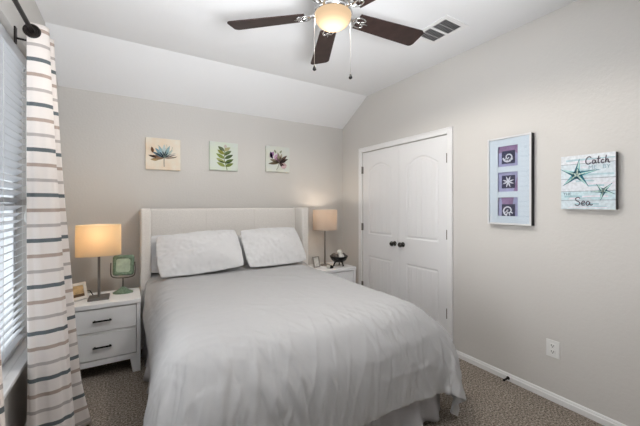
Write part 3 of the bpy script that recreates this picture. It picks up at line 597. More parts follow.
-27,22,2,-28,15,2,-30,11,1,-30,9,1,-31,7,2,-31,5,1,-31,4,1,-31,3,1,-30,2,1,-31,1,0,-31,1,1,-31,68,1754,292,7,-1,34,8,0,34,8,-1,34,9,-1,34,9,-1,34,10,-1,34,12,0,33,14,-2,
34,19,-1,32,18,-1,29,16,-1,25,20,-1,21,25,-1,16,27,-1,12,29,-1,7,30,0,4,31,-1,2,31,0,0,31,0,1,32,0,0,31,-1,0,31,0,0,31,0,1,31,0,0,31,0,0,31,0,1,32,0,0,31,0,1,31,0,0,31,0,
-1,31,0,0,31,0,-1,32,0,0,31,0,0,31,0,0,31,1,0,31,0,0,31,0,0,31,0,0,32,0,0,31,0,0,31,1,0,31,0,0,31,0,0,32,0,-1,31,0,0,31,1,0,31,0,0,31,0,0,31,0,0,31,0,0,31,1,0,32,0,0,31,
0,0,31,1,0,31,0,-1,30,1,-3,30,1,-6,28,1,-10,26,1,-14,23,1,-19,21,2,-23,17,1,-26,21,2,-28,15,2,-30,11,1,-30,9,2,-31,6,1,-31,5,1,-31,4,1,-31,3,1,-31,2,1,-31,2,0,-31,1,1,
-31,73,1786,295,7,-1,34,7,0,33,7,-1,34,9,-1,34,8,0,33,10,-1,34,11,-1,34,14,-1,33,18,-1,31,18,-2,30,16,-1,24,20,-1,21,25,-1,16,27,0,12,29,-1,7,31,-1,4,30,0,2,32,0,0,31,-1,
1,31,0,0,31,0,0,31,0,0,31,0,1,31,0,0,31,0,0,32,0,1,31,0,0,31,0,1,31,0,-1,31,0,0,31,0,0,31,0,-1,32,0,0,31,0,0,31,0,0,31,0,0,31,0,0,31,0,0,31,0,0,32,0,0,31,1,0,31,0,0,31,0,
0,31,0,0,31,1,0,32,0,-1,31,0,0,31,0,0,31,0,0,31,1,0,31,0,0,31,0,0,31,0,0,31,1,0,31,0,0,31,1,-1,31,1,-3,30,0,-5,28,1,-10,26,1,-14,23,2,-19,21,1,-23,17,2,-26,20,1,-28,15,2,
-30,11,1,-30,8,2,-31,6,1,-31,5,1,-31,4,1,-31,3,1,-31,2,1,-31,1,1,-31,2,0,-31,78,1818,298,6,0,34,7,-1,33,7,-1,33,8,-1,34,8,0,33,9,-1,34,11,-1,33,13,-1,32,18,-1,32,17,-1,
29,16,-1,25,20,-1,20,25,-1,16,27,-1,12,30,0,7,30,-1,4,31,0,2,31,-1,0,31,0,1,31,0,0,31,-1,0,31,0,0,31,0,1,31,0,0,32,0,0,31,0,1,31,0,0,31,0,0,31,0,0,31,0,0,31,0,-1,31,0,0,
31,0,0,32,0,0,31,0,0,31,0,0,31,0,0,31,0,0,31,1,0,31,0,0,32,0,0,31,0,0,31,0,0,31,1,0,31,0,0,31,0,0,31,0,0,31,1,-1,32,0,0,31,0,0,31,0,0,31,1,0,31,0,0,31,0,0,31,1,0,31,0,-1,
30,1,-3,30,1,-5,29,1,-10,26,1,-14,22,1,-19,21,1,-22,17,2,-27,20,2,-28,14,1,-29,11,2,-31,8,1,-30,6,1,-31,4,1,-31,4,1,-31,3,1,-31,3,1,-31,1,1,-31,2,0,-31,84,1850,302,5,0,
32,6,-1,33,6,-1,33,8,0,34,7,-1,33,9,-1,33,10,-1,33,13,-1,32,17,-1,32,17,-1,29,16,-1,24,20,-1,21,25,-1,16,27,0,11,30,-1,7,30,0,4,31,-1,2,31,0,0,31,-1,1,31,0,0,31,0,0,31,0,
0,31,0,1,31,0,0,32,0,0,31,-1,1,31,0,0,31,0,0,31,0,0,31,0,0,31,0,0,31,0,-1,31,0,0,32,0,0,31,1,0,31,0,0,31,0,0,31,0,0,31,0,0,31,0,0,31,0,0,32,1,0,31,0,0,31,0,0,31,0,0,31,0,
0,31,1,0,31,0,0,31,0,-1,31,0,0,31,1,0,31,0,0,31,0,0,32,1,0,31,0,0,31,1,-1,30,1,-3,30,0,-5,28,1,-10,26,1,-14,23,2,-18,20,1,-23,17,1,-26,19,2,-28,14,1,-30,11,2,-30,7,1,-31,
6,2,-31,5,1,-31,4,1,-31,3,1,-31,2,0,-31,3,1,-30,2,1,-31,90,1883,305,4,-1,32,5,-1,33,6,0,33,7,-1,32,7,-1,33,8,-1,33,10,-1,33,12,0,32,17,-1,31,16,-1,29,16,-1,24,20,-1,21,
25,-1,16,27,-1,11,30,0,7,30,-1,4,31,0,2,31,-1,0,31,0,1,31,0,0,31,-1,0,31,0,1,32,0,0,31,0,0,31,0,0,31,0,0,31,0,0,31,0,1,31,0,0,31,0,0,31,0,0,31,0,0,31,0,-1,31,0,0,31,0,0,
32,0,0,31,0,0,31,0,1,31,0,-1,31,0,0,31,1,0,31,0,0,31,0,0,32,0,0,31,0,0,31,1,0,31,0,0,31,0,0,31,0,-1,31,1,0,31,0,0,31,0,0,31,1,0,31,0,0,31,1,0,31,0,-1,31,1,-3,29,1,-5,29,
1,-10,26,1,-13,23,1,-19,20,1,-22,16,2,-27,19,1,-28,14,2,-29,10,1,-30,7,1,-31,6,2,-31,5,1,-31,3,1,-31,4,1,-31,3,1,-31,2,0,-31,3,1,-31,95,1915,307,4,-1,33,4,-1,32,6,0,32,6,
-1,33,6,-1,33,8,0,32,9,-1,33,12,-1,32,16,-1,31,16,-1,28,16,-1,25,20,-1,20,25,-1,16,28,0,11,29,-1,7,30,-1,4,31,0,2,31,0,1,31,-1,0,31,0,0,31,0,0,32,0,1,31,0,0,31,-1,0,31,0,
0,31,0,0,31,0,0,31,0,0,31,0,1,31,0,0,31,0,0,31,0,0,31,0,0,31,0,0,31,0,0,31,0,0,32,0,0,31,1,0,31,0,0,31,0,0,31,0,-1,31,0,0,31,0,0,31,0,0,31,1,0,32,0,0,31,0,0,31,1,0,31,0,
0,31,0,-1,31,0,0,31,1,1,31,0,0,31,1,-1,31,0,0,31,1,-1,30,0,-3,30,1,-5,28,1,-9,26,1,-14,23,1,-19,20,1,-22,15,2,-26,19,1,-28,14,2,-30,10,1,-30,7,2,-31,5,1,-30,5,1,-31,4,1,
-31,3,1,-31,4,1,-31,3,1,-31,3,0,-31,98,1947,310,5,-1,32,4,0,32,5,-1,32,6,-1,33,6,0,32,7,-1,32,8,-1,33,12,-1,31,16,-1,31,15,-1,28,16,-1,25,21,-1,20,24,0,16,28,-1,12,29,-1,
6,31,0,4,30,-1,2,31,0,1,31,0,0,32,-1,1,31,0,0,31,0,0,31,0,0,31,0,0,31,0,0,31,0,0,31,0,0,31,0,0,31,-1,1,31,0,0,31,0,0,31,0,0,31,1,0,31,0,0,31,0,0,31,0,0,31,0,0,31,0,0,32,
0,0,31,0,0,31,0,-1,31,0,0,31,1,0,31,0,0,31,0,0,31,0,0,31,1,0,31,0,0,31,0,0,32,0,0,31,1,0,31,0,0,31,0,0,31,1,0,31,0,-1,30,1,-1,31,1,-3,30,0,-5,28,1,-9,26,1,-14,23,2,-18,
19,1,-22,15,1,-26,18,1,-28,14,2,-30,9,1,-30,7,2,-31,6,1,-31,4,1,-31,4,2,-31,4,0,-30,4,1,-31,4,1,-31,4,1,-31,103,1979,312,4,-1,32,4,0,32,5,-1,32,5,0,32,5,-1,32,6,-1,33,9,
-1,31,10,-1,32,16,0,30,15,-1,28,16,-1,25,21,-1,20,25,-1,16,27,-1,11,29,0,7,31,-1,4,31,0,2,31,-1,1,31,0,1,31,0,0,31,0,0,31,-1,0,31,0,0,31,0,0,31,0,0,31,0,0,31,0,0,31,0,0,
31,0,1,31,0,0,31,0,0,31,0,0,31,0,0,31,0,0,31,0,0,31,0,0,31,0,0,31,0,0,31,0,0,32,0,-1,31,1,0,31,0,0,31,0,0,31,0,0,31,0,0,31,1,0,31,0,0,31,0,0,31,0,0,31,1,0,31,0,0,31,0,0,
31,1,0,31,0,0,31,1,-1,31,0,-1,31,1,-3,29,1,-5,29,1,-9,26,1,-13,23,1,-19,19,1,-22,14,1,-26,17,2,-28,14,1,-29,9,2,-31,7,1,-30,5,1,-31,5,2,-31,4,1,-31,3,1,-31,5,1,-31,4,1,
-30,6,1,-31,107,2011,314,4,0,32,4,-1,32,4,0,32,4,-1,32,5,-1,32,6,-1,32,8,-1,31,10,0,31,15,-1,30,15,-1,28,17,-1,25,20,-1,20,25,-1,16,27,0,11,29,-1,7,31,-1,4,31,0,2,31,0,1,
31,-1,1,31,0,0,31,0,0,31,0,0,31,0,0,31,-1,0,31,0,0,31,0,0,31,0,0,31,0,0,31,0,1,31,0,0,31,0,0,31,0,0,31,0,0,31,0,0,31,0,0,31,0,0,31,1,0,31,0,0,31,0,-1,31,0,0,31,0,0,32,0,
0,31,0,0,31,0,0,31,1,0,31,0,0,31,0,0,31,0,0,31,1,0,31,0,0,31,0,0,31,1,1,31,0,0,31,1,-1,31,0,0,31,1,-1,30,0,-3,30,1,-5,28,1,-10,27,1,-13,22,1,-18,20,1,-22,14,2,-26,16,1,
-28,13,1,-30,10,2,-30,6,1,-31,6,2,-31,4,1,-30,4,1,-31,4,1,-31,5,1,-31,6,1,-30,6,1,-31,112,2044,317,4,-1,31,3,0,32,3,-1,32,4,-1,31,4,-1,32,6,-1,32,7,0,31,10,-1,31,15,-1,
30,14,-1,27,17,-1,25,20,-1,20,25,0,16,27,-1,11,30,-1,7,30,0,4,31,-1,2,31,0,2,31,0,0,31,-1,1,31,0,0,31,0,-1,31,0,0,31,0,0,31,0,0,31,0,0,31,0,0,31,0,1,31,0,0,31,0,0,31,0,0,
31,0,0,31,0,0,31,0,0,31,0,0,31,0,0,31,0,0,31,0,0,31,0,0,31,0,-1,31,0,0,31,0,0,31,1,0,31,0,0,32,0,0,31,0,0,31,0,0,31,1,0,31,0,0,31,0,0,31,1,1,31,0,0,31,0,0,31,1,0,31,0,-1,
30,1,-1,31,1,-3,30,0,-5,28,1,-9,27,1,-13,22,1,-19,20,2,-22,14,1,-26,16,1,-27,13,1,-30,9,2,-30,7,1,-31,6,2,-31,4,1,-31,4,2,-30,4,1,-31,5,1,-31,6,1,-30,7,1,-31,118,2076,
319,2,0,32,3,-1,31,3,-1,32,3,-1,31,4,0,31,4,-1,32,7,-1,31,10,-1,30,14,-1,30,14,-1,28,17,-1,24,21,0,20,24,-1,16,27,-1,12,30,0,7,30,-1,4,31,0,2,31,-1,1,31,0,0,31,0,1,31,0,
0,31,-1,0,31,0,-1,31,0,0,31,0,0,31,0,1,31,0,0,31,0,0,31,0,0,31,0,0,31,0,0,31,0,0,31,0,0,31,0,0,31,0,0,31,0,0,31,0,0,31,0,0,31,0,0,31,0,-1,31,1,0,31,0,0,31,0,0,31,0,0,31,
0,0,31,0,0,31,1,0,32,0,0,31,0,0,31,1,0,31,0,1,31,0,0,31,1,0,30,0,0,31,1,0,31,0,-2,31,1,-3,30,1,-5,28,1,-9,26,1,-13,23,1,-18,20,1,-22,14,1,-26,16,1,-28,13,2,-29,10,1,-31,
6,2,-30,6,1,-31,4,2,-31,4,1,-31,5,1,-30,4,1,-31,6,1,-30,7,1,-31,124,2109,322,1,-1,31,2,-1,31,2,0,31,3,-1,31,3,-1,32,4,-1,31,7,-1,30,8,-1,31,14,-1,29,15,0,28,16,-1,24,21,
-1,21,24,-1,15,28,-1,12,29,0,7,30,-1,4,31,0,2,31,0,1,31,-1,0,31,0,1,31,0,0,31,0,0,31,0,-1,31,-1,0,31,0,1,31,0,0,31,0,0,31,0,0,31,0,0,31,0,0,31,0,0,31,0,-1,31,0,0,31,0,0,
31,0,1,31,0,0,31,1,0,31,0,0,31,0,-1,31,0,0,31,0,0,31,0,0,31,0,0,31,0,0,31,1,0,31,0,0,31,0,-1,31,0,0,31,1,1,31,0,0,31,0,1,31,1,0,31,0,1,31,1,-1,31,0,0,31,1,-2,30,0,-3,30,
1,-5,29,1,-9,26,1,-13,23,1,-18,20,1,-22,14,1,-26,16,1,-27,13,2,-30,10,1,-30,7,2,-31,5,1,-30,5,2,-31,4,1,-31,4,1,-31,4,2,-30,6,1,-31,7,0,-30,129,2141,325,1,-1,31,1,0,30,1,
-1,31,2,-1,31,3,-1,31,4,-1,31,6,-1,30,8,-1,30,14,0,29,14,-1,28,16,-1,24,21,-1,21,25,-1,16,27,0,11,29,-1,7,30,0,4,31,-1,2,31,0,1,31,0,0,31,-1,1,31,0,-1,31,0,0,31,0,0,31,0,
0,31,0,1,31,0,0,31,0,0,31,-1,0,31,0,0,31,1,0,31,0,0,31,0,-1,31,0,0,31,0,0,31,0,0,31,0,0,31,0,0,31,0,0,31,0,0,31,0,0,31,0,0,31,0,0,31,1,0,31,0,0,31,0,0,31,0,0,31,0,-1,31,
1,0,31,0,1,31,0,0,31,1,1,31,0,0,31,1,0,31,0,0,31,1,0,31,0,-2,30,1,-3,30,0,-5,29,1,-9,26,1,-13,23,1,-18,20,1,-22,14,1,-25,16,1,-28,14,2,-29,10,1,-30,6,2,-31,6,2,-30,4,1,
-31,4,2,-31,4,1,-31,5,1,-30,5,1,-31,6,1,-30,130,2174,326,1,-1,31,1,-1,30,1,-1,31,2,-1,31,3,-1,30,3,-1,31,6,-1,31,9,0,30,13,-1,29,14,-1,27,16,-1,24,21,0,21,25,-1,16,27,-1,
11,29,0,7,30,-1,5,31,0,1,31,-1,1,31,0,0,31,0,0,31,-1,0,31,0,0,31,0,0,31,0,0,31,0,1,31,0,0,31,0,0,31,0,1,31,0,0,30,0,-1,31,0,0,31,0,-1,31,0,0,31,0,0,31,0,0,32,0,0,31,0,0,
31,0,0,31,0,0,31,0,0,31,1,1,31,0,0,31,0,0,31,0,-1,31,0,0,31,0,0,31,1,-1,31,0,0,31,0,1,31,1,0,31,0,0,31,1,1,31,0,0,31,0,0,31,1,0,31,0,-2,30,1,-3,30,1,-5,28,0,-9,27,1,-13,
23,1,-18,20,1,-22,14,1,-25,17,2,-28,14,1,-29,9,1,-30,7,2,-30,6,2,-31,4,1,-30,4,2,-31,4,1,-31,4,2,-30,5,1,-31,6,1,-30,130,2206,326,1,-1,31,0,-1,31,2,0,30,2,-1,31,2,-1,31,
4,-1,30,6,-1,31,8,-1,30,14,-1,29,14,-1,27,17,0,24,20,-1,21,25,-1,16,27,-1,12,29,0,7,31,-1,4,30,0,1,31,0,1,31,-1,0,31,0,0,31,0,0,31,0,0,31,-1,0,31,0,0,31,0,1,31,0,0,31,0,
0,31,0,0,31,0,0,30,0,0,31,0,0,31,0,-1,31,0,0,31,0,0,31,0,0,31,0,0,31,0,0,31,1,0,31,0,1,31,0,0,31,0,0,31,0,0,31,0,0,31,0,-1,32,1,0,31,0,0,31,0,-1,31,0,0,31,1,1,31,0,0,31,
0,0,31,1,1,31,0,0,31,1,0,31,0,0,30,1,-2,31,0,-3,30,1,-5,28,1,-9,27,0,-13,23,1,-18,20,1,-22,15,1,-25,17,2,-27,14,1,-29,10,1,-30,6,2,-30,6,2,-31,4,2,-30,4,1,-31,3,2,-31,4,
1,-30,5,1,-31,5,2,-30,130,2238,327,1,0,30,0,-1,31,1,-1,31,2,-1,30,3,-1,31,4,-1,31,6,-1,30,8,-1,30,14,-1,29,14,0,27,17,-1,24,21,-1,21,24,-1,16,27,0,12,29,-1,7,31,0,4,30,
-1,1,31,0,1,31,0,0,31,-1,0,31,0,0,31,0,0,31,0,0,31,0,0,31,0,1,31,-1,0,31,0,0,31,0,0,31,0,0,30,0,0,31,0,0,31,0,-1,31,0,0,31,1,0,31,0,0,31,0,0,31,0,0,31,0,1,31,0,0,31,0,0,
31,0,0,31,0,0,31,1,0,31,0,-1,31,0,0,31,0,0,31,0,-1,31,1,1,31,0,0,31,0,0,31,1,0,31,0,1,31,1,0,31,0,0,31,1,0,31,0,-2,31,1,-3,30,0,-5,28,1,-9,27,1,-13,23,0,-18,20,1,-21,15,
1,-26,18,2,-27,14,1,-28,10,1,-30,7,2,-30,5,2,-31,4,2,-30,4,2,-31,3,1,-31,3,2,-30,4,1,-31,4,2,-30,131,2271,327,0,-1,31,0,-1,30,1,-1,31,2,-1,31,2,-1,30,4,-1,31,6,-1,30,9,0,
30,14,-1,29,14,-1,27,17,-1,24,21,-1,21,24,0,16,27,-1,12,30,-1,7,30,0,4,30,0,1,31,-1,1,31,0,0,31,0,0,31,-1,0,31,0,0,31,0,0,31,0,0,31,0,0,31,0,1,31,0,0,31,0,0,31,0,0,31,0,
0,30,0,0,31,0,-1,31,0,0,31,0,0,31,0,0,31,0,0,31,0,0,31,0,1,31,0,0,31,0,0,31,1,0,31,0,0,31,0,0,31,0,-1,31,0,0,31,0,0,31,1,0,31,0,0,31,0,0,31,1,0,31,0,0,31,1,0,31,0,1,31,1,
0,31,0,0,31,0,-1,30,1,-3,30,0,-6,29,1,-9,26,1,-13,24,1,-18,20,1,-21,16,1,-25,17,1,-27,16,1,-29,11,1,-29,6,2,-30,5,2,-31,4,2,-30,3,2,-31,3,2,-30,3,2,-31,3,1,-30,3,2,-31,
131,2304,328,0,-1,30,0,-1,31,1,-1,31,1,-1,30,3,-1,31,4,-1,30,6,-1,31,9,-1,30,14,-1,28,14,-1,27,17,0,24,21,-1,21,24,-1,16,27,-1,12,30,0,7,30,-1,4,30,0,1,31,0,0,31,-1,1,31,
0,0,31,0,0,31,0,0,31,-1,0,31,0,0,31,0,0,31,0,1,31,0,0,31,0,0,31,0,0,31,0,0,30,0,0,31,0,-1,31,0,0,31,0,0,31,0,0,31,0,0,31,0,0,31,0,1,31,1,0,31,0,0,31,0,0,31,0,0,31,0,0,31,
0,-1,31,1,0,31,0,0,31,0,0,31,0,0,31,1,0,31,0,0,31,1,0,31,0,1,31,0,0,31,1,0,31,0,0,31,1,-1,30,0,-3,30,1,-6,28,0,-9,27,1,-13,23,1,-18,21,1,-21,16,1,-25,18,1,-27,16,1,-28,
12,2,-30,7,1,-29,5,2,-30,3,3,-31,3,2,-30,2,2,-31,3,1,-30,2,2,-31,3,2,-30,131,2336,328,0,-1,31,-1,-1,30,1,-1,31,1,-1,31,3,-1,30,4,-1,31,6,-1,30,9,-1,30,15,-1,29,14,0,27,
17,-1,24,21,-1,20,24,-1,16,27,0,12,30,-1,7,30,0,3,31,-1,2,30,0,0,31,0,0,31,-1,1,31,0,0,31,0,1,31,0,0,31,0,-1,31,-1,0,31,0,1,31,0,0,31,0,0,31,0,0,31,0,0,31,0,0,30,0,0,31,
0,-1,31,0,0,31,0,0,31,0,0,31,1,0,31,0,0,31,0,1,31,0,0,31,0,0,31,0,0,31,0,-1,31,1,0,31,0,0,31,0,0,31,0,0,31,1,0,31,0,0,31,0,0,31,1,0,31,0,1,31,1,0,31,0,0,30,1,0,31,0,-1,
31,1,-3,30,0,-5,28,1,-10,27,0,-13,23,1,-18,21,1,-21,16,1,-25,18,1,-27,18,1,-28,12,2,-29,8,1,-29,4,2,-30,3,3,-30,3,2,-31,2,2,-30,2,2,-31,2,2,-30,3,2,-31,132,2369,329,-1,
-1,30,-1,-1,31,0,-1,31,2,-1,30,2,-1,31,4,-2,30,6,-1,31,10,0,29,14,-1,29,15,-1,27,17,-1,24,21,-1,21,24,0,15,27,-1,12,30,-1,7,30,0,3,31,0,2,30,-1,0,31,0,0,31,0,1,31,-1,0,
31,0,0,31,0,0,31,0,0,31,0,0,31,0,0,31,0,1,31,-1,0,31,0,0,31,0,0,31,0,0,30,0,0,31,1,0,31,0,-1,31,0,0,31,0,0,31,0,0,31,0,0,31,0,1,31,0,0,31,0,0,31,0,-1,31,1,0,31,0,0,31,0,
0,31,0,0,31,1,0,31,0,0,31,0,0,31,1,0,30,0,0,31,1,1,31,0,0,31,0,0,31,1,0,31,0,-1,30,1,-3,30,0,-5,29,1,-9,26,1,-13,24,1,-18,20,0,-22,17,1,-25,19,1,-26,18,1,-28,13,2,-29,9,
1,-29,5,3,-30,2,2,-30,2,2,-30,2,2,-31,1,2,-30,3,2,-31,2,2,-30,132,2402,330,-1,-1,30,-2,-1,31,0,-2,30,1,-1,31,3,-1,30,4,-1,31,6,-1,30,10,-1,30,15,-1,28,15,-1,27,17,-1,24,
21,0,21,24,-1,16,28,-1,11,29,0,7,30,-1,3,31,0,2,31,-1,0,31,0,0,30,0,1,31,0,0,31,-1,0,31,0,0,31,0,0,31,0,0,31,0,0,31,0,1,31,0,0,31,0,0,31,0,1,31,0,-1,30,0,0,31,0,0,31,0,0,
31,0,-1,31,0,0,31,0,0,31,0,1,31,0,-1,31,0,0,31,1,0,31,0,0,31,0,0,31,0,0,31,0,0,30,1,0,31,0,0,31,0,0,31,1,0,31,0,0,31,0,0,31,1,0,31,0,1,31,1,0,31,0,0,31,1,-1,30,0,-3,30,1,
-5,29,0,-9,26,1,-13,24,1,-18,20,1,-21,17,0,-25,19,1,-27,18,1,-28,15,2,-28,9,1,-29,6,3,-30,2,2,-29,1,2,-31,1,3,-30,2,2,-30,2,2,-31,2,2,-30,133,2434,331,-3,-1,30,-1,-1,31,
-1,-1,30,1,-1,31,2,-2,30,4,-1,31,7,-1,30,11,-1,29,15,-1,29,14,-1,27,18,0,23,21,-1,21,24,-1,16,28,-1,11,29,0,7,30,0,3,31,-1,2,31,0,0,31,0,0,31,-1,1,30,0,0,31,0,0,31,0,0,
31,-1,0,31,0,0,31,0,0,31,0,1,31,0,0,31,0,0,31,0,0,31,0,0,31,0,0,30,0,0,31,0,0,31,0,0,31,0,0,31,0,0,31,0,0,31,1,0,31,0,-1,31,0,0,31,0,0,31,0,0,30,0,0,31,1,0,31,0,0,31,0,0,
31,1,0,31,0,0,31,0,0,31,1,0,31,0,0,31,1,0,31,0,0,31,0,0,30,1,0,31,1,-3,30,0,-5,28,1,-9,27,0,-13,23,1,-18,21,1,-21,17,1,-25,19,1,-27,19,1,-27,15,1,-29,11,2,-28,6,2,-29,3,
2,-30,0,2,-30,1,3,-30,1,2,-30,1,3,-31,2,2,-30,133,2467,332,-3,-1,30,-2,-1,31,-1,-2,30,0,-1,30,2,-1,31,5,-2,30,7,-1,30,11,-1,30,15,-1,28,15,0,27,18,-1,24,21,-1,20,24,-1,
16,28,0,11,29,-1,7,30,0,3,31,-1,2,31,0,0,31,0,0,31,0,1,31,-1,0,30,0,0,31,0,0,31,0,0,31,-1,0,31,0,0,31,0,1,31,0,0,31,0,0,31,0,0,31,0,0,31,0,0,30,0,0,31,0,0,31,0,0,31,0,0,
31,1,0,31,0,0,31,0,0,31,0,-1,31,0,0,31,0,0,30,1,0,31,0,0,31,0,0,31,0,0,31,0,0,31,1,0,31,0,0,31,1,0,31,0,0,31,0,0,31,1,0,31,0,0,30,1,0,31,0,-1,31,1,-2,29,0,-5,29,1,-9,26,
1,-13,24,0,-18,21,1,-21,16,1,-25,19,1,-26,20,1,-28,16,1,-28,12,2,-28,8,2,-29,3,2,-29,0,3,-30,-1,2,-30,0,3,-30,1,2,-31,2,2,-30,134,2500,333,-4,-1,30,-3,-2,31,-1,-1,30,-1,
-2,30,3,-1,31,4,-1,30,8,-1,30,11,-1,29,16,-1,29,15,-1,26,18,-1,24,21,-1,20,25,0,16,27,-1,11,29,0,7,30,-1,3,31,0,2,31,-1,0,31,0,1,31,0,0,31,0,0,31,-1,0,30,0,0,31,0,0,31,0,
0,31,0,0,31,-1,1,31,0,0,31,0,0,31,0,0,31,0,0,30,0,-1,31,0,0,31,1,0,31,0,1,31,0,0,31,0,0,31,0,0,31,0,0,31,0,-1,31,0,0,30,1,0,31,0,0,31,0,0,31,0,0,31,0,0,31,1,0,31,0,0,31,
0,0,31,1,0,31,0,0,30,1,0,31,0,0,31,0,0,31,1,0,31,0,-1,30,1,-2,30,1,-5,29,0,-9,26,1,-13,24,1,-17,20,0,-22,17,1,-24,19,1,-27,20,1,-27,18,1,-28,13,2,-28,8,2,-29,4,2,-29,0,3,
-29,-2,2,-30,-1,3,-30,0,3,-31,1,2,-30,134,2533,335,-4,-2,30,-4,-1,30,-2,-2,30,-1,-1,31,2,-2,30,5,-1,30,9,-1,30,11,-1,29,16,-1,28,16,-1,27,18,-1,23,21,0,20,25,-1,16,27,-1,
11,29,0,7,30,-1,3,31,0,2,31,0,0,31,-1,1,31,0,0,31,0,0,31,-1,0,31,0,0,31,0,0,30,0,0,31,0,1,31,0,0,31,0,1,31,0,0,31,0,-1,31,0,0,30,0,-1,31,0,0,31,0,0,31,0,1,31,0,0,31,0,0,
31,0,0,31,0,0,31,1,0,31,0,-1,30,0,0,31,0,0,31,0,0,31,1,0,31,0,0,31,0,0,31,0,0,31,1,0,30,0,0,31,1,0,31,0,0,31,0,0,31,1,0,31,0,0,31,1,-1,30,0,-2,30,1,-5,28,1,-9,27,0,-12,
23,1,-18,21,1,-21,17,1,-25,19,0,-26,21,1,-28,17,1,-27,15,2,-28,9,2,-28,4,2,-29,0,3,-29,-2,3,-30,-2,3,-30,-1,2,-30,-1,3,-30,133,2566,336,-4,-2,30,-4,-2,30,-3,-1,31,-1,-2,
30,2,-2,30,5,-1,30,9,-1,30,12,-1,29,17,-1,28,15,-1,26,19,0,23,21,-1,21,25,-1,15,27,0,11,29,-1,7,31,0,3,30,-1,2,31,0,1,31,0,0,31,-1,0,31,0,0,31,0,0,31,-1,0,31,0,0,30,0,1,
31,0,0,31,0,0,31,0,1,31,0,0,31,0,-1,31,0,0,30,0,-1,31,0,0,31,0,0,31,0,0,31,0,1,31,0,0,31,1,0,31,0,0,31,0,0,30,0,0,31,0,0,31,0,-1,31,1,0,31,0,0,31,0,0,31,0,0,30,1,0,31,0,
0,31,0,0,31,1,0,31,0,0,31,1,0,31,0,0,31,0,0,31,1,-1,30,1,-2,30,0,-5,28,1,-8,27,1,-13,23,0,-18,21,1,-21,17,1,-25,19,1,-26,21,1,-27,18,1,-27,15,1,-28,11,2,-28,4,2,-28,1,3,
-29,-3,3,-30,-3,3,-29,-3,3,-30,-2,3,-31,133,2598,338,-5,-1,30,-4,-2,30,-3,-2,30,-2,-2,30,2,-1,30,5,-2,30,10,-1,30,12,-1,29,17,-1,27,16,0,26,19,-1,24,21,-1,20,25,-1,15,27,
0,11,30,-1,7,30,0,4,30,-1,1,31,0,1,31,0,0,31,0,1,31,-1,-1,31,0,0,31,0,0,31,0,0,31,-1,1,30,0,0,31,0,1,31,0,0,31,0,0,31,0,-1,31,0,0,30,0,-1,31,0,0,31,0,0,31,1,0,31,0,0,31,
0,1,31,0,0,31,0,0,31,0,0,30,0,0,31,1,0,31,0,-1,31,0,0,31,0,0,31,0,0,30,1,0,31,0,0,31,0,0,31,1,0,31,0,1,31,0,0,31,1,-1,31,0,0,31,1,0,30,0,-1,31,1,-2,30,1,-5,28,0,-8,27,1,
-13,23,1,-17,21,0,-21,17,1,-25,18,1,-26,22,1,-27,19,1,-27,16,1,-27,12,2,-28,4,2,-28,1,3,-29,-3,3,-29,-4,4,-30,-4,3,-29,-3,3,-30,133,2631,340,-5,-2,30,-5,-2,30,-4,-2,30,
-2,-1,30,2,-2,30,5,-1,30,10,-2,29,13,-1,29,18,0,27,16,-1,26,19,-1,23,21,-1,20,25,0,15,28,-1,12,29,-1,6,30,0,4,31,0,2,30,-1,1,31,0,0,31,0,0,31,-1,0,31,0,-1,31,0,0,31,0,1,
31,0,0,30,0,1,31,0,0,31,0,0,31,0,-1,31,0,0,31,0,0,30,0,-1,31,0,0,31,0,0,31,0,0,31,0,0,31,0,0,31,0,0,31,0,0,30,0,0,31,1,1,31,0,0,31,0,0,31,0,-1,31,0,0,30,1,0,31,0,0,31,0,
0,31,1,0,31,0,0,31,0,1,31,1,0,31,0,0,31,0,0,30,1,-1,31,1,-1,31,0,-2,29,1,-4,29,1,-9,27,0,-12,23,1,-18,20,1,-21,17,0,-25,19,1,-26,22,1,-26,19,1,-27,17,1,-27,13,2,-27,5,3,
-28,1,3,-28,-4,3,-29,-5,3,-30,-4,3,-29,-4,3,-30,133,2664,342,-6,-2,30,-5,-2,30,-4,-2,30,-3,-2,30,2,-2,29,5,-1,30,10,-1,29,14,-1,29,18,-1,27,17,-1,25,19,-1,23,22,-1,20,25,
0,15,27,-1,12,29,0,6,30,-1,4,31,0,2,31,-1,1,31,0,0,30,0,0,31,0,0,31,-1,-1,31,0,1,31,0,0,31,0,0,30,0,1,31,0,0,31,0,-1,31,0,0,31,0,0,31,0,-1,31,0,0,30,0,0,31,0,0,31,0,0,31,
0,0,31,0,0,31,0,0,31,1,0,30,0,0,31,0,0,31,0,0,31,0,1,31,1,-1,30,0,0,31,0,0,31,0,0,31,0,0,31,1,0,31,0,0,31,0,1,31,1,0,31,0,0,30,1,0,31,0,0,31,1,-1,30,0,-2,30,1,-5,29,1,-8,
26,0,-13,24,1,-17,20,1,-22,17,1,-24,19,0,-26,22,1,-26,20,1,-27,18,2,-26,13,1,-27,5,3,-27,1,3,-29,-4,3,-28,-5,3,-29,-5,4,-30,-5,3,-29,133,2696,344,-6,-2,30,-6,-2,30,-4,-2,
30,-3,-2,29,1,-1,30,6,-2,30,10,-1,29,14,-1,28,19,-1,26,17,-1,26,19,-1,23,22,0,19,25,-1,16,27,-1,11,29,0,6,30,-1,4,31,0,2,31,0,1,31,-1,0,31,0,0,31,0,0,30,0,-1,31,-1,1,31,
0,0,31,0,1,30,0,0,31,0,-1,31,0,0,31,0,0,31,0,-1,31,0,0,31,0,0,30,0,0,31,0,0,31,0,-1,31,1,0,31,0,0,31,0,1,31,0,0,30,0,0,31,0,0,31,0,0,31,1,0,30,0,1,31,0,-1,31,0,0,31,0,0,
31,1,0,31,0,0,31,0,0,31,1,0,30,0,1,31,0,0,31,1,0,31,0,0,31,1,-1,30,1,-2,30,0,-5,28,1,-8,27,1,-13,24,0,-17,20,1,-21,17,1,-25,18,1,-25,23,0,-26,21,1,-26,18,2,-26,13,2,-26,
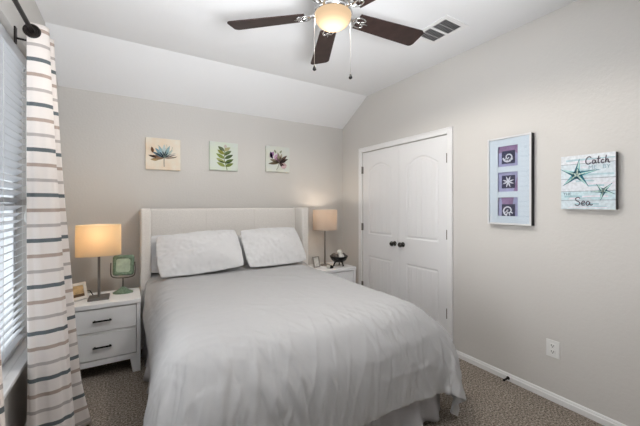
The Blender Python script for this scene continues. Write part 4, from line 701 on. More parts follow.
6,2,-28,1,3,-28,-4,3,-28,-6,4,-29,-6,3,-29,-5,4,-30,133,2729,347,-6,-2,29,-6,-2,30,-5,-2,30,-3,-2,29,1,-2,30,5,-2,29,11,-1,29,14,-1,28,20,-1,26,17,-1,25,19,0,23,22,-1,19,
25,-1,16,27,0,11,30,-1,6,30,0,4,30,-1,2,31,0,0,31,0,1,31,-1,-1,31,0,0,31,0,0,30,0,1,31,0,0,31,-1,1,31,0,0,30,0,-1,31,0,0,31,0,-1,31,0,0,31,0,0,31,0,0,30,1,0,31,0,0,31,0,
-1,31,0,0,31,0,0,31,0,0,30,0,1,31,0,0,31,0,0,31,1,0,31,0,0,30,0,1,31,0,0,31,0,-1,31,1,0,31,0,0,31,0,0,30,0,0,31,1,0,31,0,1,31,1,0,31,0,0,31,1,0,30,0,-1,31,1,-2,30,0,-5,
28,1,-8,27,1,-12,23,1,-18,21,0,-21,17,1,-24,18,1,-26,24,1,-25,21,0,-25,18,2,-26,14,2,-26,6,2,-27,0,3,-27,-4,4,-28,-6,3,-29,-6,4,-29,-5,4,-29,132,2762,350,-5,-3,29,-6,-2,
30,-5,-2,29,-4,-2,30,0,-2,29,5,-2,29,11,-1,28,15,-1,28,20,-1,26,18,0,25,19,-1,22,22,-1,20,25,0,14,28,-1,11,29,-1,7,30,0,4,31,-1,1,30,0,1,31,0,0,31,-1,0,31,0,0,31,0,0,31,
0,0,30,0,1,31,0,0,31,0,0,31,0,0,30,0,0,31,0,-1,31,0,0,31,0,0,31,0,0,30,0,0,31,0,0,31,0,0,31,0,-1,31,0,0,31,0,0,30,1,1,31,0,0,31,0,0,31,0,0,30,0,0,31,0,1,31,0,0,31,1,0,31,
0,-1,30,0,0,31,0,0,31,1,0,31,0,0,31,0,0,31,1,0,31,0,1,30,1,-1,31,0,0,31,1,-2,29,1,-4,29,0,-9,27,1,-12,23,1,-17,21,0,-21,17,1,-24,18,1,-26,24,1,-25,22,1,-24,18,1,-25,14,2,
-25,6,3,-27,0,3,-27,-5,3,-28,-6,4,-29,-5,4,-29,-5,4,-29,132,2795,353,-5,-3,29,-6,-2,30,-5,-2,29,-4,-3,29,-1,-1,30,5,-2,28,11,-2,28,16,-1,27,20,0,25,17,-1,25,20,-1,22,22,
-1,20,26,0,14,27,-1,11,29,0,7,30,-1,3,31,0,2,31,-1,0,31,0,1,30,0,-1,31,-1,1,31,0,0,31,0,0,30,0,1,31,0,0,31,0,0,31,0,0,30,0,-1,31,0,0,31,0,0,31,0,0,31,0,0,30,0,0,31,0,0,
31,0,0,31,0,0,31,1,0,30,0,0,31,0,0,31,0,0,31,0,0,30,0,0,31,0,0,31,1,1,31,0,0,31,0,0,30,0,-1,31,0,0,31,1,0,31,0,0,31,0,0,31,1,0,30,0,0,31,1,0,31,0,0,31,1,0,30,0,-2,30,1,
-5,29,1,-8,26,0,-12,24,1,-17,21,1,-21,17,0,-24,17,1,-24,25,1,-25,23,1,-24,18,1,-24,14,2,-25,6,3,-26,-1,3,-27,-5,3,-28,-6,4,-28,-5,4,-29,-5,4,-29,131,2827,356,-4,-2,29,-5,
-3,30,-6,-2,29,-5,-2,29,0,-2,29,4,-2,28,11,-1,28,16,-1,26,20,-1,25,18,-1,25,20,-1,22,22,0,19,26,-1,15,27,-1,10,29,0,7,31,-1,3,30,0,2,31,-1,0,31,0,0,31,0,0,30,0,0,31,-1,1,
31,0,0,31,0,1,30,0,0,31,0,0,31,0,-1,30,0,0,31,0,0,31,0,0,31,0,1,31,0,0,30,0,-1,31,0,0,31,1,0,31,0,0,31,0,0,30,0,0,31,0,0,31,0,0,30,0,0,31,0,0,31,1,0,31,0,1,31,0,0,30,0,0,
31,0,0,31,1,-1,31,0,0,31,0,0,30,0,0,31,1,0,31,0,0,31,1,0,31,0,0,30,1,-1,31,0,-2,30,1,-4,28,1,-8,27,0,-12,24,1,-17,21,1,-20,17,1,-24,17,0,-24,26,1,-24,23,1,-23,19,1,-23,
13,2,-25,5,3,-26,-1,3,-27,-5,4,-27,-6,4,-28,-5,4,-29,-5,4,-29,130,2860,360,-3,-3,29,-5,-2,29,-5,-3,29,-5,-2,29,-2,-2,29,4,-1,28,11,-2,27,16,-1,26,21,-1,24,18,-1,24,20,-1,
22,23,0,19,25,-1,15,27,0,10,30,-1,7,30,-1,3,30,0,2,31,0,0,31,-1,0,31,0,0,31,0,1,30,-1,0,31,0,0,31,0,0,30,0,0,31,0,0,31,0,0,31,0,0,30,0,0,31,0,0,31,0,1,31,0,0,30,0,-1,31,
1,0,31,0,0,31,0,0,30,0,0,31,0,0,31,0,0,31,0,0,30,1,0,31,0,0,31,0,0,31,0,1,30,0,0,31,0,0,31,1,0,31,0,-1,30,0,0,31,0,0,31,1,0,31,0,0,31,0,0,30,1,0,31,1,0,31,0,-1,30,1,-2,
30,0,-4,29,1,-8,27,1,-11,24,0,-17,21,1,-21,18,1,-23,17,0,-24,26,1,-23,23,1,-22,19,1,-22,13,2,-24,4,3,-26,-1,3,-26,-6,4,-28,-6,4,-28,-5,4,-29,-4,4,-28,129,2892,363,-2,-2,
30,-3,-3,29,-6,-2,28,-5,-2,29,-2,-2,28,2,-2,28,11,-2,27,16,-1,26,21,-1,24,19,-1,23,20,0,22,23,-1,18,25,-1,15,28,0,11,29,-1,6,30,0,3,31,-1,2,30,0,0,31,-1,1,31,0,0,31,0,0,
30,0,0,31,-1,0,31,0,0,30,0,0,31,0,0,31,0,0,31,0,0,30,0,0,31,0,0,31,0,0,31,0,1,30,1,-1,31,0,0,31,0,0,31,0,0,30,0,0,31,0,0,31,1,0,30,0,0,31,0,0,31,0,0,31,0,0,30,0,1,31,0,0,
31,1,0,31,0,0,30,0,-1,31,0,0,31,1,0,31,0,0,30,0,0,31,1,0,31,0,0,31,1,0,31,0,-1,30,1,-2,30,0,-4,29,1,-7,27,1,-12,23,1,-17,21,0,-20,19,1,-23,17,1,-23,27,0,-22,23,1,-21,19,
1,-22,12,2,-23,4,3,-26,-2,3,-26,-6,4,-28,-6,4,-28,-5,4,-28,-4,5,-29,128,2925,367,0,-3,30,-3,-3,29,-1,-2,28,-1,-2,28,-3,-2,28,-1,-2,28,6,-1,26,15,-2,26,21,-1,23,19,0,23,
20,-1,21,23,-1,19,25,0,14,28,-1,11,29,-1,6,30,0,3,31,-1,2,31,0,0,31,0,1,30,-1,0,31,0,0,31,0,0,30,0,1,31,0,-1,31,-1,0,30,0,0,31,0,0,31,0,0,30,0,0,31,0,0,31,0,0,31,1,0,30,
0,1,31,0,-1,31,0,0,31,0,0,30,0,0,31,1,0,31,0,0,30,0,0,31,0,0,31,0,0,30,0,0,31,0,0,31,1,1,31,0,0,30,0,0,31,0,0,31,0,-1,31,1,0,30,0,0,31,0,0,31,1,0,30,0,0,31,1,0,31,0,-1,
31,1,-2,30,1,-4,28,0,-7,27,1,-12,24,1,-16,21,1,-20,19,0,-23,18,1,-22,26,0,-21,25,0,-20,18,2,-21,12,2,-23,2,2,-25,-3,4,-26,-5,4,-28,-6,4,-28,-4,4,-29,-3,5,-29,128,2957,
372,0,-3,29,-2,-2,29,-2,-3,28,0,-2,28,-1,-2,28,0,-1,27,3,-2,26,14,-1,25,20,-1,23,19,-1,22,21,-1,21,23,-1,18,26,0,15,27,-1,10,29,0,6,31,-1,4,30,-1,1,31,0,1,31,0,0,31,-1,0,
30,0,1,31,0,0,30,0,0,31,0,-1,31,0,0,30,0,0,31,-1,0,31,0,0,31,0,0,30,0,0,31,1,0,31,0,0,30,0,1,31,0,0,31,0,-1,31,0,0,30,1,0,31,0,0,31,0,0,30,0,0,31,0,0,31,0,0,30,0,0,31,1,
0,31,0,0,30,0,1,31,0,0,31,0,0,30,1,0,31,0,0,31,0,0,31,1,0,30,0,-1,31,0,0,31,1,0,30,1,-1,31,0,-2,30,1,-4,29,1,-7,27,0,-11,24,1,-17,21,1,-19,20,0,-22,19,1,-22,25,0,-20,25,
0,-19,17,1,-20,11,2,-22,2,3,-25,-4,4,-27,-5,4,-27,-5,4,-29,-3,4,-29,-2,5,-29,127,2989,376,2,-3,29,-1,-2,29,-3,-3,28,-1,-2,28,-1,-2,28,0,-1,26,3,-2,26,14,-1,24,20,-1,23,
19,-1,22,21,-1,20,23,0,18,26,-1,14,27,-1,11,30,0,6,30,-1,3,31,0,1,30,-1,1,31,0,0,31,-1,1,30,0,0,31,0,0,31,0,0,30,0,0,31,0,-1,31,0,0,30,0,0,31,0,0,31,0,0,30,0,0,31,0,0,31,
0,0,30,0,1,31,0,0,31,0,-1,31,0,0,30,1,0,31,0,0,31,0,0,30,0,0,31,0,0,31,0,0,30,1,0,31,0,0,31,0,0,30,0,0,31,0,0,30,1,0,31,0,1,31,0,0,30,0,0,31,1,0,31,0,0,30,1,-1,31,0,0,31,
1,-1,30,0,-2,31,1,-3,28,1,-8,28,1,-11,24,0,-16,22,1,-19,19,1,-21,20,0,-21,24,0,-19,25,0,-18,17,1,-19,10,2,-22,1,3,-25,-3,4,-26,-5,4,-28,-4,4,-29,-2,5,-30,-2,4,-29,127,
3022,380,2,-3,29,1,-3,29,-4,-3,29,-2,-2,28,0,-1,27,0,-2,26,2,-2,25,14,-1,24,19,-1,22,19,-1,21,22,0,20,23,-1,18,26,-1,14,28,-1,10,29,0,6,30,-1,3,31,0,1,31,-1,1,30,0,0,31,
-1,1,31,0,0,30,0,0,31,0,0,31,0,0,30,0,-1,31,0,0,30,0,0,31,0,0,31,0,0,30,0,0,31,0,0,31,0,0,30,0,1,31,0,0,31,0,-1,31,1,0,30,0,0,31,0,0,31,0,0,30,0,0,31,0,0,30,1,0,31,0,0,
31,0,0,30,0,0,31,0,0,31,0,0,30,1,0,31,0,1,30,0,0,31,0,0,31,1,0,30,0,0,31,1,-1,31,0,0,30,1,-1,31,0,-2,30,1,-3,29,1,-8,27,1,-11,25,1,-16,22,0,-18,20,1,-20,20,0,-20,23,0,
-17,25,0,-17,17,1,-19,8,2,-22,1,3,-24,-4,3,-27,-4,5,-29,-3,4,-29,-1,5,-29,0,5,-30,126,3054,384,3,-3,29,2,-3,30,-3,-3,28,-3,-2,28,-1,-2,27,0,-1,26,2,-2,25,15,-1,23,17,-1,
21,20,0,21,22,-1,19,23,-1,17,26,-1,14,28,0,10,30,-1,6,30,-1,3,30,0,2,31,-1,0,31,0,1,30,0,0,31,-1,0,31,0,0,30,0,0,31,0,0,30,0,-1,31,0,0,31,0,0,30,0,0,31,0,0,30,0,0,31,0,0,
31,0,0,30,0,0,31,0,0,31,0,0,30,1,0,31,0,0,31,0,0,31,0,0,30,0,0,31,1,0,30,0,0,31,0,0,31,0,0,30,0,0,31,0,0,30,1,0,31,0,0,31,0,0,30,0,1,31,0,0,30,1,0,31,0,0,31,1,0,30,0,-1,
31,1,-1,30,0,-2,30,1,-3,29,1,-8,28,1,-11,24,1,-15,23,0,-18,21,1,-19,21,0,-18,22,-1,-16,24,0,-16,16,1,-18,7,2,-22,0,3,-25,-3,4,-27,-3,5,-29,-2,4,-29,0,5,-30,1,5,-30,125,
3086,388,4,-3,30,3,-3,29,-2,-3,29,-4,-2,28,-2,-2,27,0,-1,26,3,-2,24,14,-1,22,17,-1,21,20,0,20,22,-1,18,24,-1,17,26,-1,14,28,0,9,29,-1,6,30,-1,3,31,0,2,30,-1,0,31,0,1,31,
0,0,30,-1,0,31,0,0,31,0,0,30,0,0,31,0,0,30,0,0,31,0,0,30,0,-1,31,0,0,30,0,0,31,0,0,31,0,0,30,0,0,31,0,0,31,1,0,30,0,0,31,0,0,31,0,0,30,0,0,31,0,0,31,1,0,30,0,0,31,0,0,31,
0,0,30,0,0,31,0,0,30,1,0,31,0,0,30,0,0,31,0,1,31,0,0,30,1,0,31,0,0,30,1,0,31,0,-1,30,1,-1,31,0,-2,30,1,-3,29,1,-8,27,1,-10,25,1,-15,23,1,-17,22,0,-18,22,-1,-16,21,0,-14,
22,0,-15,15,1,-19,7,2,-21,0,3,-26,-3,4,-28,-2,4,-29,-1,5,-29,1,5,-30,1,5,-30,125,3118,392,3,-3,30,4,-3,30,0,-3,29,-3,-2,28,-4,-2,27,-1,-2,26,4,-1,23,13,-1,22,17,-1,20,20,
0,19,22,-1,18,24,-1,16,26,0,13,28,-1,10,30,-1,5,30,-1,4,30,0,1,31,-1,0,30,0,1,31,-1,0,31,0,0,31,0,0,30,0,0,31,0,0,30,0,0,31,0,0,30,0,0,31,0,0,30,0,0,31,0,-1,30,0,0,31,0,
0,30,0,0,31,0,0,31,1,0,30,0,0,31,0,0,31,0,0,30,0,0,31,1,0,31,0,0,30,0,0,31,0,1,30,0,-1,31,0,0,30,0,0,31,1,0,31,0,0,30,0,0,31,0,0,30,0,1,31,1,0,30,0,0,31,1,0,30,0,0,31,1,
-1,30,0,-2,30,1,-4,29,1,-7,27,1,-11,26,1,-14,24,1,-16,23,0,-16,22,-1,-14,21,-1,-13,17,0,-15,15,1,-18,7,2,-22,0,4,-26,-2,4,-28,-1,4,-30,0,5,-29,1,5,-30,2,5,-31,125,3150,
397,3,-3,30,4,-3,30,1,-3,29,-1,-3,28,-4,-1,27,-3,-2,26,5,-1,23,11,-1,21,16,-1,19,21,0,18,22,-1,17,24,-1,16,27,0,13,28,-1,9,29,-1,6,30,-1,3,31,-1,1,30,0,0,31,0,1,30,-1,0,
31,0,0,31,0,0,30,0,-1,31,0,0,31,0,0,30,0,1,31,0,0,30,0,0,30,0,0,31,0,0,30,0,-1,31,0,0,30,0,0,31,0,0,31,1,0,30,0,0,31,0,0,31,0,0,30,0,0,31,1,0,31,0,0,30,0,1,31,0,0,30,0,0,
31,0,-1,30,0,0,31,0,0,30,1,0,31,0,0,30,0,0,31,0,1,30,1,0,31,0,0,30,0,0,31,1,0,30,1,-1,30,0,-2,30,1,-4,29,1,-7,28,1,-10,26,1,-13,24,0,-15,24,0,-15,23,-1,-12,21,-1,-12,15,
0,-13,12,1,-19,7,3,-23,0,4,-27,-1,4,-28,0,4,-30,1,5,-29,1,5,-30,3,5,-31,125,3183,401,2,-4,31,5,-4,30,2,-2,29,0,-3,29,-3,-2,27,-2,-1,26,4,-2,23,9,-1,21,15,0,18,20,0,17,23,
-1,15,25,-1,15,26,-1,12,28,0,9,30,-1,6,30,-1,3,30,-1,1,31,0,0,30,0,1,31,-1,0,30,0,0,31,0,0,31,0,-1,30,0,0,31,0,0,31,0,0,30,0,0,30,0,1,31,0,0,30,0,0,31,0,-1,30,0,0,31,0,0,
30,0,0,31,1,0,30,0,0,31,0,0,31,0,0,30,0,0,31,1,0,31,0,0,30,0,1,31,0,0,30,0,0,31,0,-1,30,0,0,31,0,0,30,0,0,31,1,0,30,0,0,31,0,1,30,1,0,30,0,0,31,0,0,30,1,-1,30,1,0,31,0,
-2,29,1,-3,29,1,-7,28,1,-10,27,1,-13,25,0,-13,24,0,-12,24,-2,-11,20,-1,-11,15,0,-13,8,2,-19,7,3,-24,1,3,-27,0,4,-29,0,5,-29,2,5,-30,2,5,-30,3,5,-30,125,3215,406,2,-4,30,
4,-4,30,3,-3,30,1,-2,29,-1,-2,28,-2,-2,26,4,-1,23,6,-1,21,15,-1,17,20,0,16,23,0,14,25,-1,14,27,-1,11,28,-1,9,29,-1,5,30,0,3,30,-1,1,31,0,0,31,-1,1,30,0,0,31,0,0,30,0,0,
31,0,0,31,0,-1,30,0,0,31,0,0,30,0,0,31,0,1,30,0,0,30,0,0,31,0,-1,30,0,0,31,0,0,30,0,0,31,1,0,31,0,0,30,0,0,31,0,0,30,0,0,31,1,0,30,0,0,31,0,0,30,0,1,31,0,0,30,0,-1,31,0,
0,30,0,0,31,0,0,30,1,0,31,0,0,30,0,0,31,1,0,30,0,0,30,0,0,31,1,0,30,0,0,30,1,-2,30,1,-3,29,1,-7,28,1,-9,27,1,-11,26,0,-12,25,-1,-11,24,-2,-8,19,-1,-10,14,0,-13,5,2,-21,7,
3,-24,2,4,-28,0,4,-29,2,5,-29,2,5,-30,3,5,-30,3,5,-30,125,3247,411,2,-4,30,4,-4,30,3,-3,30,2,-3,29,0,-2,28,0,-2,27,3,-1,24,4,-1,21,14,-1,17,19,0,14,23,0,13,26,0,12,27,-1,
10,28,-1,8,30,-1,5,30,0,3,30,-1,1,30,0,0,31,-1,1,31,0,0,30,0,0,31,0,0,30,0,0,31,0,-1,30,0,0,31,0,0,31,0,0,30,0,1,30,0,0,31,0,0,30,0,-1,31,0,0,30,0,0,31,0,0,30,1,0,31,0,1,
30,0,0,31,0,0,30,0,-1,31,1,0,30,0,0,31,0,0,30,0,0,31,0,0,30,0,1,31,0,-1,30,0,0,30,0,0,31,1,0,30,0,0,31,0,0,30,1,0,30,0,0,31,0,0,30,1,0,30,0,0,30,1,-2,30,1,-3,29,1,-6,28,
1,-8,28,0,-11,26,0,-10,26,-1,-8,24,-2,-7,19,-1,-9,12,1,-14,4,2,-21,5,3,-25,4,4,-28,1,4,-29,3,4,-30,2,5,-30,4,5,-30,4,6,-30,125,3279,416,2,-4,30,3,-4,30,4,-4,30,3,-2,30,1,
-3,28,2,-2,27,1,-1,25,4,-1,21,12,-1,17,18,0,13,24,1,11,26,-1,10,27,-1,9,29,0,7,29,-1,5,30,-1,3,30,0,1,31,-1,0,30,0,1,31,0,0,30,0,0,31,0,0,30,0,0,31,0,-1,31,0,0,30,0,0,31,
0,0,30,0,1,31,0,0,30,0,0,30,0,-1,31,0,0,30,0,0,31,0,0,30,1,1,31,0,0,30,0,0,31,0,0,30,0,0,31,1,-1,30,0,0,31,0,0,30,0,0,31,0,1,30,0,0,30,0,0,31,0,0,30,0,-1,30,1,0,31,0,0,
30,0,0,31,0,0,30,1,0,30,0,0,31,0,0,30,1,0,30,1,-2,30,1,-2,29,1,-6,28,1,-7,28,0,-9,27,-1,-8,26,-1,-6,24,-2,-6,18,-1,-9,12,1,-15,3,2,-21,3,3,-26,5,4,-29,3,4,-29,3,5,-30,3,
5,-29,4,5,-31,5,5,-30,125,3310,420,2,-4,31,3,-4,30,3,-3,30,3,-3,30,3,-3,29,4,-2,28,0,-1,25,3,-1,22,11,-1,17,18,0,12,23,0,10,27,0,8,28,0,7,28,-1,7,30,-1,4,30,0,2,30,-1,1,
30,0,1,31,0,0,30,0,0,31,0,0,30,0,0,31,0,0,30,0,0,31,0,-1,30,0,0,31,0,0,30,0,1,31,0,0,30,0,0,31,0,0,30,0,0,30,0,0,31,0,0,30,0,0,31,1,0,30,0,0,31,0,0,30,0,0,31,1,0,30,0,0,
30,0,0,31,0,0,30,0,1,31,0,0,30,0,0,30,0,0,30,0,-1,31,0,0,30,1,0,31,0,0,30,0,0,30,0,0,31,1,-1,30,0,0,30,1,0,30,0,-1,30,1,-2,29,1,-5,29,1,-6,28,0,-7,28,-1,-6,26,-1,-4,24,
-2,-5,18,-1,-9,11,1,-16,2,2,-23,-1,4,-26,8,3,-29,4,5,-29,4,4,-30,4,5,-30,5,5,-30,5,6,-30,125,3342,425,1,-4,30,3,-4,31,3,-4,30,4,-3,30,3,-2,30,6,-3,28,-1,-1,26,3,-2,23,11,
0,17,17,0,12,23,0,8,27,0,7,28,0,5,29,-1,5,30,0,4,30,-1,2,30,0,1,30,-1,0,30,0,0,31,0,1,30,0,0,31,0,0,30,0,0,31,0,-1,30,0,0,31,0,0,30,0,0,31,0,1,30,0,0,31,0,1,30,1,0,30,0,
0,31,0,0,30,0,0,30,0,0,31,0,0,30,1,0,31,0,-1,30,0,0,30,0,0,31,0,1,30,1,0,31,0,1,30,0,0,30,-1,1,31,0,0,30,1,-1,30,0,-1,30,0,0,31,0,-1,30,1,0,31,0,0,30,0,0,30,0,0,31,1,0,
30,0,0,30,1,-1,30,0,-2,29,1,-3,29,1,-5,28,-1,-5,29,0,-4,26,-2,-3,24,-2,-5,17,0,-10,10,1,-17,3,3,-24,-1,3,-26,7,4,-29,5,4,-30,5,4,-30,4,5,-30,5,6,-30,5,5,-30,125,3374,429,
0,-4,31,2,-4,30,4,-4,31,3,-3,30,5,-3,30,5,-3,29,1,-2,27,3,-1,24,10,-1,18,16,0,12,24,1,7,27,0,5,28,-1,4,30,0,4,29,0,2,30,-1,2,30,0,1,31,0,0,30,-1,0,30,0,0,31,0,0,30,0,0,
30,1,0,31,0,0,30,0,0,31,0,0,30,0,0,31,0,1,30,0,1,31,0,0,30,0,1,31,0,1,30,0,0,30,0,0,30,0,0,31,1,-1,30,0,0,31,0,0,30,0,0,30,0,0,31,1,1,30,0,1,31,0,0,30,0,1,30,-1,1,30,0,0,
30,1,-1,31,0,-1,30,0,-1,30,1,-1,31,0,0,30,0,-1,30,0,0,31,0,0,30,0,0,30,1,0,30,0,0,30,1,-1,30,0,-3,29,1,-3,29,-1,-3,29,-1,-3,26,-1,-2,24,-1,-5,16,0,-12,10,1,-18,2,2,-24,0,
4,-27,4,4,-30,7,4,-29,5,5,-31,5,4,-30,5,6,-30,4,5,-31,124,3405,433,1,-4,31,1,-4,31,3,-3,30,4,-4,31,6,-3,30,4,-3,30,1,-2,28,4,-1,25,10,-1,19,16,0,13,24,0,6,27,0,4,29,0,2,
29,-1,2,30,0,2,30,0,1,30,0,1,31,0,0,30,-1,0,30,0,0,30,0,0,31,0,0,30,1,0,30,0,0,31,0,0,30,0,1,31,0,0,30,0,1,31,0,1,30,0,1,30,0,1,31,0,1,30,0,0,30,0,1,30,0,-1,31,1,0,30,0,
0,30,0,0,31,0,0,30,0,1,31,0,1,30,0,1,30,0,1,31,0,1,30,0,0,30,0,0,30,0,-1,30,0,-2,31,1,-1,30,0,-1,30,0,0,31,0,-1,30,1,0,30,0,0,31,0,0,30,0,0,30,0,0,30,0,-1,30,1,-1,29,0,
-2,30,0,-2,29,-1,-2,26,-1,-2,23,-1,-6,16,0,-12,9,2,-19,3,2,-26,0,3,-28,2,4,-29,8,5,-30,5,5,-31,4,5,-30,5,5,-31,4,5,-30,124,3437,437,0,-4,31,1,-4,31,3,-4,31,5,-3,30,6,-3,
31,3,-3,30,1,-3,29,4,-1,26,10,-1,20,17,-1,14,23,0,7,27,0,3,30,0,1,30,0,1,30,0,0,30,0,1,30,-1,0,30,0,0,31,0,0,30,0,0,30,0,0,30,0,1,31,0,0,30,0,0,30,1,1,31,0,1,30,0,1,30,
-1,0,31,0,1,30,0,1,30,0,1,31,0,1,30,0,1,30,1,1,30,0,0,31,0,0,30,0,1,30,0,0,31,0,0,30,0,1,30,0,1,31,0,1,30,0,1,30,0,1,30,0,0,31,0,0,30,0,-1,30,0,-1,30,1,-1,31,0,-1,30,0,
-1,30,0,-1,31,0,0,30,0,-1,30,0,0,30,0,0,31,0,0,30,0,0,30,0,-1,30,1,-1,29,-1,-1,29,0,-1,27,-1,-2,23,0,-7,15,1,-14,9,1,-20,2,3,-26,0,3,-29,2,4,-30,6,5,-30,5,5,-31,3,4,-31,
4,5,-30,4,5,-31,124,3469,442,0,-4,30,1,-4,31,3,-4,31,4,-3,30,6,-4,31,2,-3,31,1,-2,29,5,-3,28,10,-1,21,17,-1,16,24,0,7,27,0,2,30,0,0,30,0,-1,30,0,0,30,0,0,31,0,0,30,0,1,
30,0,0,30,0,0,31,0,0,30,0,0,30,0,1,30,0,1,31,0,1,30,0,1,30,0,1,31,0,1,30,0,1,30,0,0,30,0,1,31,0,1,30,0,1,30,0,1,30,0,1,31,0,1,30,0,1,30,0,1,31,0,1,30,0,0,30,0,1,30,0,2,
31,0,1,30,0,0,30,0,0,30,0,-1,31,0,0,30,0,-1,30,0,0,31,0,-1,30,0,-1,30,0,0,30,0,-1,31,0,-1,30,0,-1,30,0,-1,30,0,0,31,0,0,30,0,0,30,0,0,30,0,0,29,0,-1,27,0,-3,22,0,-7,15,1,
-15,9,2,-22,2,2,-27,0,4,-29,-1,4,-31,6,5,-30,4,5,-31,2,4,-31,4,5,-31,4,5,-31]
P = unroll(DUVET_STEPS, (NY, NX, 3), .001)
def upsample(a, k):          # smooth (Catmull-Rom) refinement along the first axis
    n = a.shape[0]; t = np.linspace(0, n - 1, (n - 1) * k + 1); i = np.minimum(t.astype(int), n - 2); f = (t - i)[:, None, None]
    p0, p1, p2, p3 = a[np.maximum(i - 1, 0)], a[i], a[i + 1], a[np.minimum(i + 2, n - 1)]
    return .5 * (2 * p1 + (p2 - p0) * f + (2 * p0 - 5 * p1 + 4 * p2 - p3) * f * f + (3 * p1 - p0 - 3 * p2 + p3) * f ** 3)
P = upsample(P, 4).transpose(1, 0, 2); P = upsample(P, 4).transpose(1, 0, 2)
ny, nx = P.shape[:2]
gu = np.gradient(P, axis=1); gv = np.gradient(P, axis=0); NRM = np.cross(gu, gv); NRM /= np.linalg.norm(NRM, axis=2, keepdims=True) + 1e-9
from mathutils import noise
def ridge(x, y, z, w=2.6): return max(0.0, 1 - abs(noise.noise((x, y, z))) * w) ** 2
def crease(s, t, hang, fold):
    h = 0
    # long shallow creases across the top, running from the pillows to the far corner
    for ang, sc, rise, sd in ((-32, 5.5, .0050, 1.0), (-14, 8.0, .0034, 7.0), (22, 7.0, .0026, 12.0), (-55, 11.0, .0020, 19.0)):
        c, q = math.cos(R(ang)), math.sin(R(ang)); a = s * c + t * q; b = -s * q + t * c
        m_ = max(0.0, noise.noise((s * 1.7 + sd, t * 1.7, sd)) + .25)
        w_ = .12 * noise.noise((s * 2.1, t * 2.1, sd + 3))
        h += rise * m_ * 1.7 * ridge(a * sc * .28, (b + w_) * sc, sd, 4.0)
    foot_ = min(1.0, max(0.0, (1.78 - t) / .40)); foot_ = foot_ * foot_ * (3 - 2 * foot_)
    side_ = min(1.0, max(0.0, abs(s - .95) / .75)); d_ = max(0.0, 1.6 - t)
    r_ = s - (s - .95) * d_ * .35                      # folds fan out towards the two corners
    h += foot_ * (.3 + .7 * side_) * .0120 * ridge(r_ * 7.5, t * .7, 61, 3.6)
    h += foot_ * .0080 * ridge((s * .9 + t * .45) * 9.5, (t * .9 - s * .45) * 1.1, 73, 4.5)
    h += foot_ * .0055 * ridge((s * .95 - t * .3) * 15, (t * .95 + s * .3) * 1.4, 85, 4.5)
    # hanging folds below the mattress edge
    h += hang * fold
    h += .0009 * noise.noise((s * 24, t * 24, 2))
    return h
Q = np.empty_like(P)
for j in range(ny):
    for i in range(nx):
        s_ = -.14 + 2.24 * i / (nx - 1); t_ = 1.01 + 2.43 * j / (ny - 1); p = P[j, i]
        hang = min(1.0, max(0.0, (.64 - p[2]) / .28))
        fold = 0.0
        if hang > 0:
            foot = t_ < 1.46; r_ = s_ if foot else t_
            lean = .10 * math.sin(r_ * 3.1) * hang
            fold = .006 * ridge((r_ + lean) * 4.2, (t_ if foot else s_) * 1.0, 31, 3.4) + .005 * ridge((r_ - lean) * 9.5, (t_ if foot else s_) * 1.6, 44, 3.6) - .006
        Q[j, i] = p + NRM[j, i] * crease(s_, t_, hang, fold)
bm = bmesh.new(); vv = [bm.verts.new(p) for p in Q.reshape(-1, 3)]
for j in range(ny - 1):
    for i in range(nx - 1): bm.faces.new((vv[j * nx + i], vv[j * nx + i + 1], vv[(j + 1) * nx + i + 1], vv[(j + 1) * nx + i]))
o = obj('duvet', bm, M['duvet'], None, True); solidify(o, .014, 1)
tag(o, 'rumpled white duvet draped over the mattress and hanging past its foot', 'duvet')

